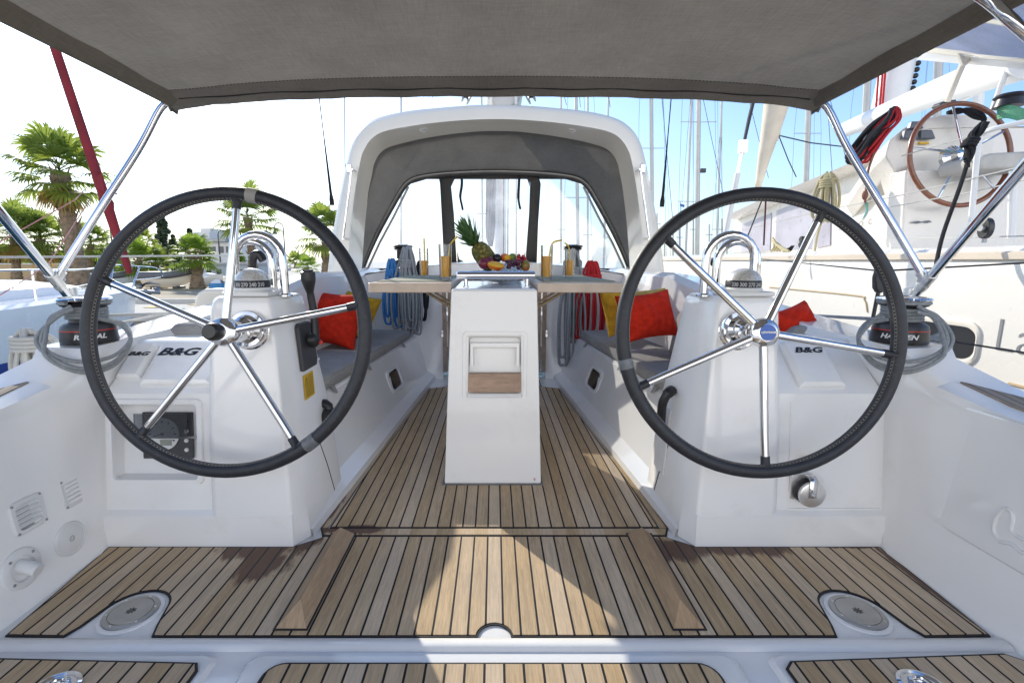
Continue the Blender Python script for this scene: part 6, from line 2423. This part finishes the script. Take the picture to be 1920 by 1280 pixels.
# cabin
def cx_(px, py, x=CXX): return WX(px, py, x)
mb = MB()
outl_ = [(1372, 474), (1374, 404), (1460, 372), (1560, 332), (1600, 318), (1640, 300), (1690, 286), (1690, 474)]
mb.prism([cx_(*q) for q in outl_], (3.4, 0, 0))
cab = mb.build('cabin', hull_cat, t_c, bevel=.03)
mb = MB()
top = [(1362, 404), (1420, 377), (1500, 345), (1580, 312), (1640, 285), (1690, 262)]
bot = [(1376, 412), (1425, 393), (1500, 362), (1580, 330), (1640, 306), (1692, 290)]
rows = []
for a, b in zip(top, bot):
    p, q = cx_(*a, CXX - .22), cx_(*b, CXX - .06)
    rows.append([q + V((.1, 0, 0)), q, p.lerp(q, .4) + V((-.03, 0, 0)), p, p + V((.25, 0, .10)), p + V((3.4, 0, .16))])
mb.loft(rows)
mb.build('cabin_roof', hull_cat, cab, ang=50)
for q in ([(1389, 472), (1391, 421), (1446, 399), (1443, 470)], [(1452, 470), (1456, 395), (1524, 368), (1524, 466)], [(1532, 465), (1533, 366), (1558, 357), (1556, 460)]):
    mb = MB(); mb.prism([cx_(px, py, CXX - .012) for px, py in q], (.01, 0, 0)); mb.build('window', mat('window_cover', (.44, .42, .48), .3, 0, .15, 2.5, .1, 6, .3), cab, bevel=.003)
for ch, px, py in (('L', 1551, 434), ('A', 1577, 428), ('G', 1597, 424), ('O', 1614, 420), ('O', 1632, 416), ('N', 1655, 412)):
    text_mesh(ch, .085, 'lettering', logo_grey, cab, plane_fn(cx_(px, py, CXX - .004), (0, -1, 0), (0, 0, 1)), bold=-.001)
mb = MB()
cc_ = cx_(1612, 396, CXX - .006)
pts = smooth_path([cc_ + V((0, -y, z)) for y, z in ((-.10, -.06), (-.04, .08), (.06, .09), (.10, .0), (.05, -.10))], 5)
mb.tube(pts, [.003 + .010 * math.sin(PI * i / (len(pts) - 1)) for i in range(len(pts))], 6)
mb.build('emblem', logo_teal, cab)
# helm station block
YH = 4.72
mb = MB()
ho = [(1688, 474), (1684, 360), (1676, 318), (1660, 292), (1668, 262), (1694, 240), (1730, 222), (1772, 214), (1830, 214), (1868, 222), (1892, 238), (1990, 238), (1990, 474)]
fr_ = [W(px, py, YH) for px, py in ho]
bk_ = [V((p.x + (.25 if p.z > 1.3 else .05), p.y + .8, p.z - (.38 if p.z > 1.8 else 0))) for p in fr_]
mid_ = [a.lerp(b, .3) + V((0, 0, .05 if a.z > 1.8 else 0)) for a, b in zip(fr_, bk_)]
mb.loft([fr_, mid_, bk_], closed=True, cap=True)
hb_ = mb.build('helm_station', hull_cat, t_c, bevel=.05, seg=3)
mb = MB()
mb.loft([[W(px, py, YH - d) for px, py in ((1690, 330), (1696, 325), (1700, 318), (1704, 310))] for d in (-.02, .10, .12, -.02)])
mb.prism([W(px, py, YH - .16) for px, py in ((1700, 318), (1900, 318), (1905, 474), (1690, 474))], (0, .2, 0))
mb.build('console_step', hull_cat, hb_, bevel=.03)
inst_m = mat('instrument_grey', (.12, .14, .17), .4)
for q in ([(1707, 241), (1711, 227), (1728, 227), (1733, 241)], [(1695, 260), (1699, 243), (1720, 243), (1724, 260)], [(1727, 260), (1728, 243), (1749, 243), (1756, 260)]):
    mb = MB(); mb.prism([W(px, py, YH - .06) for px, py in q], (0, .05, 0)); mb.build('instrument', inst_m, hb_, bevel=.012)
mb = MB(); mb.prism([W(px, py, YH - .03) for px, py in ((1724, 266), (1741, 266), (1743, 270), (1726, 270))], (0, .02, 0)); mb.build('label', sticker, hb_)
for q in ([(1708, 417), (1722, 414), (1730, 417), (1722, 419)], [(1728, 416), (1742, 413), (1748, 416), (1740, 418)]):
    mb = MB(); mb.prism([W(px, py, YH - .18) for px, py in q], (0, .03, 0)); mb.build('hinge', inst_m, hb_)
for q in ([(1813, 315), (1842, 315), (1842, 328), (1813, 328)], [(1868, 315), (1896, 315), (1896, 326), (1868, 326)]):
    mb = MB(); mb.prism([W(px, py, YH - .175) for px, py in q], (0, .03, 0)); mb.build('vent', dark_grey, hb_)
# wheel
hubp = W(1800, 290, 4.45)
wr = .445
t_w = None
mb = MB()
WM = Matrix.Translation(hubp) @ Matrix.Rotation(R(-8), 4, 'X')
mb.tube([WM @ V((wr * math.cos(2 * PI * k / 64), 0, wr * math.sin(2 * PI * k / 64))) for k in range(64)], .021, 12, closed=True)
rim = mb.build('steering_wheel', varnish, t_c)
for a in (100, 28, -44, -116, 172):
    mb = MB(); mb.tube([WM @ V((.03 * math.cos(R(a)), -.03, .03 * math.sin(R(a)))), WM @ V((wr * math.cos(R(a)), 0, wr * math.sin(R(a))))], .010, 8); mb.build('spoke', chrome, rim)
mb = MB(); mb.lathe([(.10, .10), (.10, .06), (.055, .03), (.05, -.03), (.001, -.05)], WM @ Matrix.Rotation(-PI / 2, 4, 'X'), 24); mb.build('hub', chrome, rim)
# helm seat
mb = MB()
mb.prism([W(px, py, 4.1) for px, py in ((1842, 292), (1862, 286), (1990, 280), (1990, 312), (1842, 318), (1838, 305))], (0, .4, 0))
mb.build('helm_seat', mat('seat_beige', (.46, .44, .40), .6), t_c, bevel=.03, seg=3)
# boom, mast, awning
mb = MB()
mb.tube([W(1585, 243, 9.2), W(1760, 172, 6.0), W(1935, 108, 4.6)], [.13, .15, .17], 18)
mb.build('boom', alu_white, t_c)
mb = MB()
p0, p1 = W(1663, 215, 9.3), W(1683, 120, 9.3)
mb.tube([p0, extend(p0, p1, 8)], .26, 16); ms = mb.build('mast', alu_white, t_c)
mb = MB()
for k in range(16):
    u = .1 + k * .12
    mb.sphere(p0.lerp(p1, u) + V((.24, -.16, 0)), .045, 6)
mb.build('sail_slide', black_pl, ms)
mb = MB()
q = [W(1645, 160, 9.0), W(1650, 230, 9.0)]
for px in (1640, 1647, 1652):
    mb.tube([W(px, 235, 9.0), W(px + 14, 60, 9.0)], .018, 5)
mb.build('halyard', rope_red, ms)
mb = MB()
ae = [(1728, 108, 5.0), (1800, 118, 4.6), (1990, 135, 4.0)]
ab = [(1728, 96, 5.0), (1800, 102, 4.6), (1990, 118, 4.0)]
at_ = [(1700, 100, 5.1), (1800, 72, 4.2), (1990, 20, 3.2)]
mb.loft([[W(*q) for q in ((1716, 112, 5.2), (1800, 120, 4.8), (1990, 136, 4.2))], [W(*q) for q in ((1738, 97, 5.1), (1800, 104, 4.75), (1990, 120, 4.15))]])
aw = mb.build('awning_skirt', gel, t_c)
mb = MB()
mb.loft([[W(*q) for q in ((1730, 98, 5.14), (1800, 106, 4.78), (1990, 122, 4.18))], [W(*q) for q in ((1738, 90, 5.1), (1800, 98, 4.75), (1990, 114, 4.15))]])
mb.build('awning_border', cat_blue, aw)
mb = MB()
R0 = [(1738, 90, 5.1), (1800, 98, 4.75), (1880, 106, 4.4), (1990, 114, 4.15)]
R1 = [(1770, 72, 4.6), (1830, 74, 4.3), (1910, 76, 4.0), (1990, 78, 3.8)]
R2 = [(1830, 36, 4.0), (1880, 36, 3.8), (1940, 36, 3.6), (1990, 36, 3.5)]
R3 = [(1880, -30, 3.5), (1920, -30, 3.4), (1970, -30, 3.3), (2010, -30, 3.2)]
mb.loft([smooth_path([W(*q) for q in r_], 5) for r_ in (R0, R1, R2, R3)])
mb.build('awning_canvas', bim_blue, aw, ang=180)
mb = MB()
mb.tube([W(1740, 92, 5.08), W(1800, 100, 4.73), W(1990, 117, 4.1)], .028, 8)
mb.tube([W(1845, 36, 3.95), W(1920, 48, 3.7), W(1990, 60, 3.5)], .022, 8)
mb.tube([W(1812, 104, 4.7), W(1776, 190, 4.9)], .028, 8)
mb.prism([W(1797, 100, 4.7), W(1832, 103, 4.7), W(1812, 122, 4.7), W(1806, 122, 4.7)], (0, .02, 0))
mb.build('awning_frame', gel_cream, aw)
mb = MB()
mb.prism([W(px, py, 4.9) for px, py in ((1762, 196), (1768, 190), (1794, 186), (1795, 196), (1770, 204))], (0, .1, 0))
mb.build('sheet_clutch', dark_grey, t_c, bevel=.01)
# stanchions, rails and wires
def tub(name, pts, r, m=alu_white, par=t_c, n=8, sm=True):
    mb = MB(); mb.tube(smooth_path(pts, 5) if sm and len(pts) > 2 else pts, r, n); return mb.build(name, m, par)
tub('stanchion', [W(1818, 446, 3.5), W(1826, 360, 3.5), W(1834, 275, 3.5), W(1842, 252, 3.5), W(1870, 240, 3.4), W(1990, 214, 3.2)], .017)
tub('stanchion', [W(1896, 446, 3.4), W(1900, 320, 3.4)], .022, sm=False)
tub('stanchion', [WX(1526, 478, 3.5), WX(1536, 352, 3.5)], .017, sm=False)
tub('support_tube', [W(1857, 218, 4.8), W(1888, 130, 4.7)], .022, sm=False)
tub('support_tube', [W(1838, 140, 6), W(1832, 215, 6)], .05, sm=False)
for pts in ([WX(1392, 431, 3.5), WX(1533, 397, 3.5), WX(1690, 366, 3.4), WX(1990, 295, 3.3)], [WX(1670, 388, 3.5), WX(1828, 359, 3.45), WX(1990, 322, 3.3)], [WX(1690, 293, 3.5), WX(1830, 252, 3.45)], [WX(1600, 450, 4.0), WX(1990, 441, 3.4)]):
    tub('lifeline', pts, .0045, rope_white, t_c, 6, False)
tub('boom_line', [W(1800, 190, 5.8), W(1990, 98, 4.3)], .02, alu_white, t_c, 6, False)
# deck gear of the catamaran
def blk(px, py, x, lab, w_=9, h_=17):
    c = WX(px, py, x)
    k = c.y / F
    t = thing('pulley_block', lab, 'block', WX(px, py + h_ + 6, x), 'black pulley blocks')
    mb = MB()
    mb.prism([c + V((0, w_ * k * math.cos(a * PI / 8), h_ * k * math.sin(a * PI / 8))) for a in range(16)], (.04, 0, 0)); mb.build('cheek', black_pl, t, bevel=.006)
    mb = MB(); mb.lathe([(w_ * k * .45, -.02), (w_ * k * .45, .06), (.001, .065)], Matrix.Translation(c) @ Matrix.Rotation(PI / 2, 4, 'Y'), 14); mb.build('sheave', galv, t)
    mb = MB(); mb.tube([c + V((0.02, 0, -h_ * k)), c + V((0.02, 0, -(h_ + 7) * k))], 4 * k, 8); mb.build('foot', galv, t)
blk(1843, 428, 3.35, 'black double pulley block standing on the catamaran deck right of the helm step', 12, 19)
blk(1500, 454, 3.45, 'black round pulley block in front of the catamaran cabin windows', 6, 11)
mb = MB()
for k in range(4):
    rope_path(mb, [WX(1446 + 5 * k, 471, 3.4), WX(1452 + 4 * k, 462, 3.42), WX(1449, 446 + 2 * k, 3.45), WX(1456, 458, 3.4), WX(1470 + 3 * k, 471, 3.38)], .014)
tag(mb.build('rope_coil', rope_yel, None, ang=80), 'small straw coloured rope heap on the catamaran deck by the windows', 'rope')
mb = MB()
mb.prism([WX(px, py, 3.4) for px, py in ((1464, 470), (1480, 463), (1483, 460), (1476, 471))], (.05, 0, 0))
tag(mb.build('deck_cleat', black_pl, None, bevel=.005), 'small black cleat beside the straw coloured rope heap', 'cleat')
# yellow rope hank hanging on the catamaran rail
p = WX(1553, 325, 3.46)
hank('rope_coil', p.x, p.y, p.z, .50, .22, 9, .013, rope_yel, 'straw coloured rope hank tied to the catamaran rail', axis=V((.5, -.85, 0)), seed=21)
mb = MB(); rope_path(mb, [WX(1551, 372, 3.46), WX(1545, 400, 3.46), WX(1533, 440, 3.46), WX(1528, 470, 3.46)], .011)
tag(mb.build('rope_tail', rope_yel, None), 'straw coloured rope tail hanging down from the hank to the deck', 'rope')
# red and black ropes draped in front of the helm station
for nm, m_, lab, xo, sd in (('rope_coil', rope_black, 'heap of black ropes draped over the front of the catamaran helm station', 0, 3), ('rope_coil', rope_red, 'red ropes draped over the front of the catamaran helm station', 12, 4)):
    mb = MB()
    rr_ = random.Random(sd)
    for k in range(13 if sd == 3 else 7):
        ox = rr_.uniform(-10, 8) + xo * .8
        j_ = lambda q=4: rr_.uniform(-q, q)
        pts = [W(1678 + ox * .5 + j_(), 203 + j_(3), 4.58), W(1668 + ox + j_(), 225 + j_(), 4.5 + j_(.04)), W(1640 + ox * 1.1 + j_(6), 256 + j_(6), 4.45 + j_(.05)), W(1607 + ox + j_(6), 296 + j_(10), 4.46 + j_(.05)), W(1598 + ox * .8 + j_(6), 292 + j_(10), 4.52), W(1636 + ox * 1.2 + j_(6), 244 + j_(6), 4.55 + j_(.04)), W(1672 + ox * .6, 208 + j_(3), 4.6)]
        rope_path(mb, pts, .0105)
    tag(mb.build(nm, m_, None, ang=80), lab, 'rope')
mb = MB(); rope_path(mb, [W(1640, 285, 4.4), W(1628, 320, 4.4), W(1624, 355, 4.4), W(1622, 380, 4.4)], .009)
mb.sphere(W(1622, 366, 4.4), .03, 8, (.8, .8, 1.4))
tag(mb.build('rope_tail', mat('brown_rope', (.22, .10, .07), .9), None), 'brown rope end with a knot hanging beside the bimini tube', 'rope')
mb = MB(); rope_path(mb, [W(1832, 238, 3.3), W(1820, 268, 3.3), W(1815, 300, 3.3), W(1800, 350, 3.3), W(1768, 440, 3.3), W(1752, 510, 3.2)], .012)
for k in range(5):
    a_ = k * 1.25
    mb.tube(smooth_path([W(1846, 230, 3.28) + V((.012 * math.cos(a_), .02 * math.sin(a_), 0)), W(1830 + 3 * math.cos(a_ + 1), 250, 3.28) + V((.02 * math.cos(a_ + 1), .02 * math.sin(a_ + 1), 0)), W(1820, 270, 3.28) + V((.022 * math.cos(a_ + 2.4), .02 * math.sin(a_ + 2.4), 0)), W(1817, 290, 3.28) + V((.018 * math.cos(a_ + 3.6), .02 * math.sin(a_ + 3.6), 0)), W(1812 + 3 * math.cos(a_), 314 - 5 * k, 3.28)], 5), .011, 7)
for k in range(3):
    mb.tube([W(1822 - 3 * k, 262 + 5 * k, 3.28) + V((.034 * math.cos(a_ * PI / 6), .034 * math.sin(a_ * PI / 6), .004 * math.sin(a_))) for a_ in range(12)], .011, 6, closed=True)
tag(mb.build('mooring_rope', rope_black, None), 'thick black rope knotted on the catamaran rail and running down', 'rope')
mb = MB()
for k, m_ in enumerate(range(6)):
    rope_path(mb, [W(1872, 202 + 4 * k, 4.3), W(1890, 199 + 4 * k, 4.2), W(1925, 208 + 4 * k, 4.1)], .012)
tag(mb.build('rope_coil', rope_multi, None), 'green and red ropes wound on the winch at the right edge', 'rope')
mb = MB(); q = W(1893, 186, 4.25)
mb.lathe([(.10, -.06), (.085, 0), (.105, .015), (.09, .035), (.04, .04)], Matrix.Translation(q), 20)
tag(mb.build('winch', black_pl, None), 'black winch top above the green ropes at the right edge', 'winch')
mb = MB()
rr_ = random.Random(8)
for k in range(7):
    rope_path(mb, [W(1776 + 3 * k, 212, 4.62), W(1800 + 4 * k, 206 + rr_.uniform(-2, 3), 4.6), W(1826 + 3 * k, 214 + rr_.uniform(0, 6), 4.58), W(1846, 226 + rr_.uniform(-3, 4), 4.55)], .016)
tag(mb.build('rope_coil', rope_black, None), 'dark ropes lying on top of the catamaran helm station behind the wheel', 'rope')

# ================================================================== other masts in the marina
def mast(px0, py0, px1, py1, y, r, lab, spreaders=(), stays=True, m=alu, light=False, base_py=490, up=6.0):
    a, b = W(px0, py0, y), W(px1, py1, y)      # low point, high point
    top = extend(a, b, up)
    foot = extend(b, a, 1 + 1.2 * (a.z + .6) / max(.1, (b.z - a.z)))
    foot = a + (a - b).normalized() * max(0.3, a.z + .3)
    t = thing('yacht_mast', lab, 'mast', foot, 'masts of other yachts')
    mb = MB(); mb.tube([foot, top], r, 10); mb.build('mast_tube', m, t)
    k = y / F
    for sy, w_ in spreaders:
        c = a + (b - a) * ((py0 - sy) / (py0 - py1))
        mb = MB(); mb.tube([c - V((w_ * k, 0, -.02 * w_ * k)), c + V((0, -.02, 0)), c + V((w_ * k, 0, .02 * w_ * k))], .7 * k, 6); mb.build('spreader', alu, t)
    if stays:
        wd = (spreaders[0][1] if spreaders else 20) * k
        mb = MB()
        for s in (-1, 1):
            mb.tube([foot + V((s * wd * 1.2, 0, 0)), a + (b - a) * .6 + V((s * wd, 0, 0)), extend(a, b, 4)], .28 * k, 4)
        mb.tube([foot + V((0, 0, 0)) + V((wd * 3, 2, 0)), extend(a, b, 5)], .25 * k, 4)
        mb.build('stay', wire, t)
    if light:
        c = W(1318, 320, y)
        mb = MB(); mb.box(c, (9 * k, 6 * k, 7 * k)); mb.tube([c, c + V((-8 * k, 0, -5 * k))], .8 * k, 6); mb.build('deck_light', dark_grey, t)
mast(1307, 470, 1310, 175, 16, .072, 'tall white mast with a small deck light right of the arch', ((227, 32), (375, 36)), light=True)
mast(1222, 300, 1221, 172, 22, .085, 'slim mast close to the right shoulder of the arch', ((278, 22),))
mast(1512, 320, 1516, 205, 22, .11, 'mast with a short spreader above the catamaran cabin roof', ((250, 24),))
mast(1621, 260, 1626, 165, 18, .11, 'mast left of the catamaran mast, just below the awning edge', ((232, 26),))
mast(1757, 190, 1760, 110, 14, .10, 'short visible piece of white mast under the blue awning', ())
mast(1286, 470, 1289, 390, 34, .075, 'small distant mast left of the right wheel top', ((410, 12),))
mast(1344, 470, 1346, 410, 40, .075, 'tiny distant mast just inside the right wheel rim', ((430, 10),))
mast(1084, 480, 1082, 335, 26, .09, 'mast seen through the right window of the sprayhood', ((370, 24),))
mast(1052, 488, 1052, 400, 40, .08, 'short thin mast seen low through the right window', ((430, 10),), False)
mast(1102, 488, 1102, 410, 44, .09, 'thin distant mast seen through the right window near its edge', ((440, 9),), False)
mast(1132, 490, 1134, 420, 44, .09, 'distant mast behind the sloping edge of the right window', ((445, 9),), False)
mast(905, 480, 904, 345, 40, .08, 'thin distant mast seen through the middle window left of the sail bag', ((400, 12),), False)
mast(968, 480, 968, 350, 46, .08, 'thin distant mast seen through the middle window right of our mast', ((390, 10),), False)
mast(752, 485, 752, 395, 46, .09, 'thin distant mast seen through the left window', ((420, 9),), False)
for i, (px, py, y) in enumerate(((1232, 420, 60), (1246, 440, 60), (1262, 425, 55), (1274, 445, 60), (1300, 430, 60), (1330, 440, 55), (1354, 430, 60), (1363, 440, 60))):
    mast(px, 480, px, py - 20, y, .085, 'one of the thin masts crowded on the horizon right of the arch', ((py, 7),), False, up=1.0)
# stays that belong to no visible hull
stay('furled_stay', W(1346, 480, 5.2), extend(W(1346, 480, 5.2), W(1417, 182, 5.2), 2), .006, wire, 'thin wire beside the dark and white forestay', group='stays above the right wheel')
t = thing('shroud', 'dark to white shroud with a turnbuckle leaning right above the right wheel', 'rigging wire', W(1352, 480, 5.0))
mb = MB(); mb.tube([W(1352, 480, 5), W(1383, 325, 5)], .028, 10); mb.build('white_sleeve', alu_white, t)
mb = MB(); mb.tube([W(1383, 325, 5), W(1393, 275, 5)], .018, 10); mb.box(W(1393, 275, 5), (.07, .05, .12)); mb.build('turnbuckle', brushed, t)
mb = MB(); mb.tube([W(1395, 268, 5), W(1404, 225, 5), extend(W(1395, 268, 5), W(1416, 180, 5), 3)], [.016, .018, .022], 8); mb.build('dark_wire', wire_dark, t)
t = thing('furled_sail', 'cream furled sail tapering downwards left of the bimini corner', 'sail', W(1421, 352, 9))
mb = MB()
pts = [W(1421, 352, 9), W(1432, 300, 9), W(1444, 250, 9), W(1456, 196, 9), W(1470, 130, 9)]
mb.tube(smooth_path(pts, 4), [lerp(.05, .2, min(1, i / 12)) for i in range(17)], 14); mb.build('sail_roll', sailcloth, t, ang=180)
mb = MB(); mb.prism([W(1456, 262, 9), W(1462, 222, 9), W(1464, 250, 9), W(1459, 264, 9)], (0, .03, 0)); mb.build('clew', sailcloth, t)
mb = MB(); mb.tube([W(1460, 254, 9), W(1520, 268, 9.5), W(1580, 275, 10)], .012, 6); mb.tube([W(1460, 254, 9), W(1478, 300, 9), W(1493, 332, 9)], .010, 6); mb.build('sheet', wire_dark, t)
for i, (x0, y0, x1, y1, y) in enumerate(((1330, 240, 1358, 372, 12), (1420, 250, 1440, 330, 12), (1240, 172, 1262, 420, 14), (1560, 320, 1552, 200, 10), (1584, 290, 1560, 200, 12), (1140, 172, 1144, 200, 9), (1086, 172, 1088, 200, 9), (790, 195, 800, 165, 9), (808, 195, 815, 165, 9), (1055, 170, 1062, 196, 9))):
    a, b = W(x0, y0, y), W(x1, y1, y)
    lo, hi = (a, b) if a.z < b.z else (b, a)
    stay('rigging_wire', extend(hi, lo, 1.05), extend(lo, hi, 4), .0055 * y / 9, wire, 'one of the thin rigging wires crossing the sky', group='thin wires in the sky')
mb = MB(); mb.prism([W(1276, 382, 30), W(1284, 384, 30), W(1283, 389, 30), W(1276, 387, 30)], (0, .02, 0)); mb.tube([W(1275.5, 378, 30), W(1275.5, 470, 30)], .02, 5)
tag(mb.build('flag', mat('flag_blue', (.10, .20, .45), .8), None), 'tiny blue and white flag on a thin staff right of the arch', 'flag')
# dark bush of rigging: black lines from the furled sail down behind the wheel
mb = MB(); mb.tube([W(1430, 372, 5.5), W(1396, 458, 5.5)], .008, 6); tag(mb.build('line', wire_dark, None), 'thin dark line slanting down inside the top of the right wheel', 'rope')
mb = MB(); mb.tube([W(1436, 372, 5.5), W(1432, 460, 5.5)], .010, 6); tag(mb.build('line', mat('maroon_line', (.12, .03, .03), .7), None), 'upright maroon line inside the top of the right wheel', 'rope')
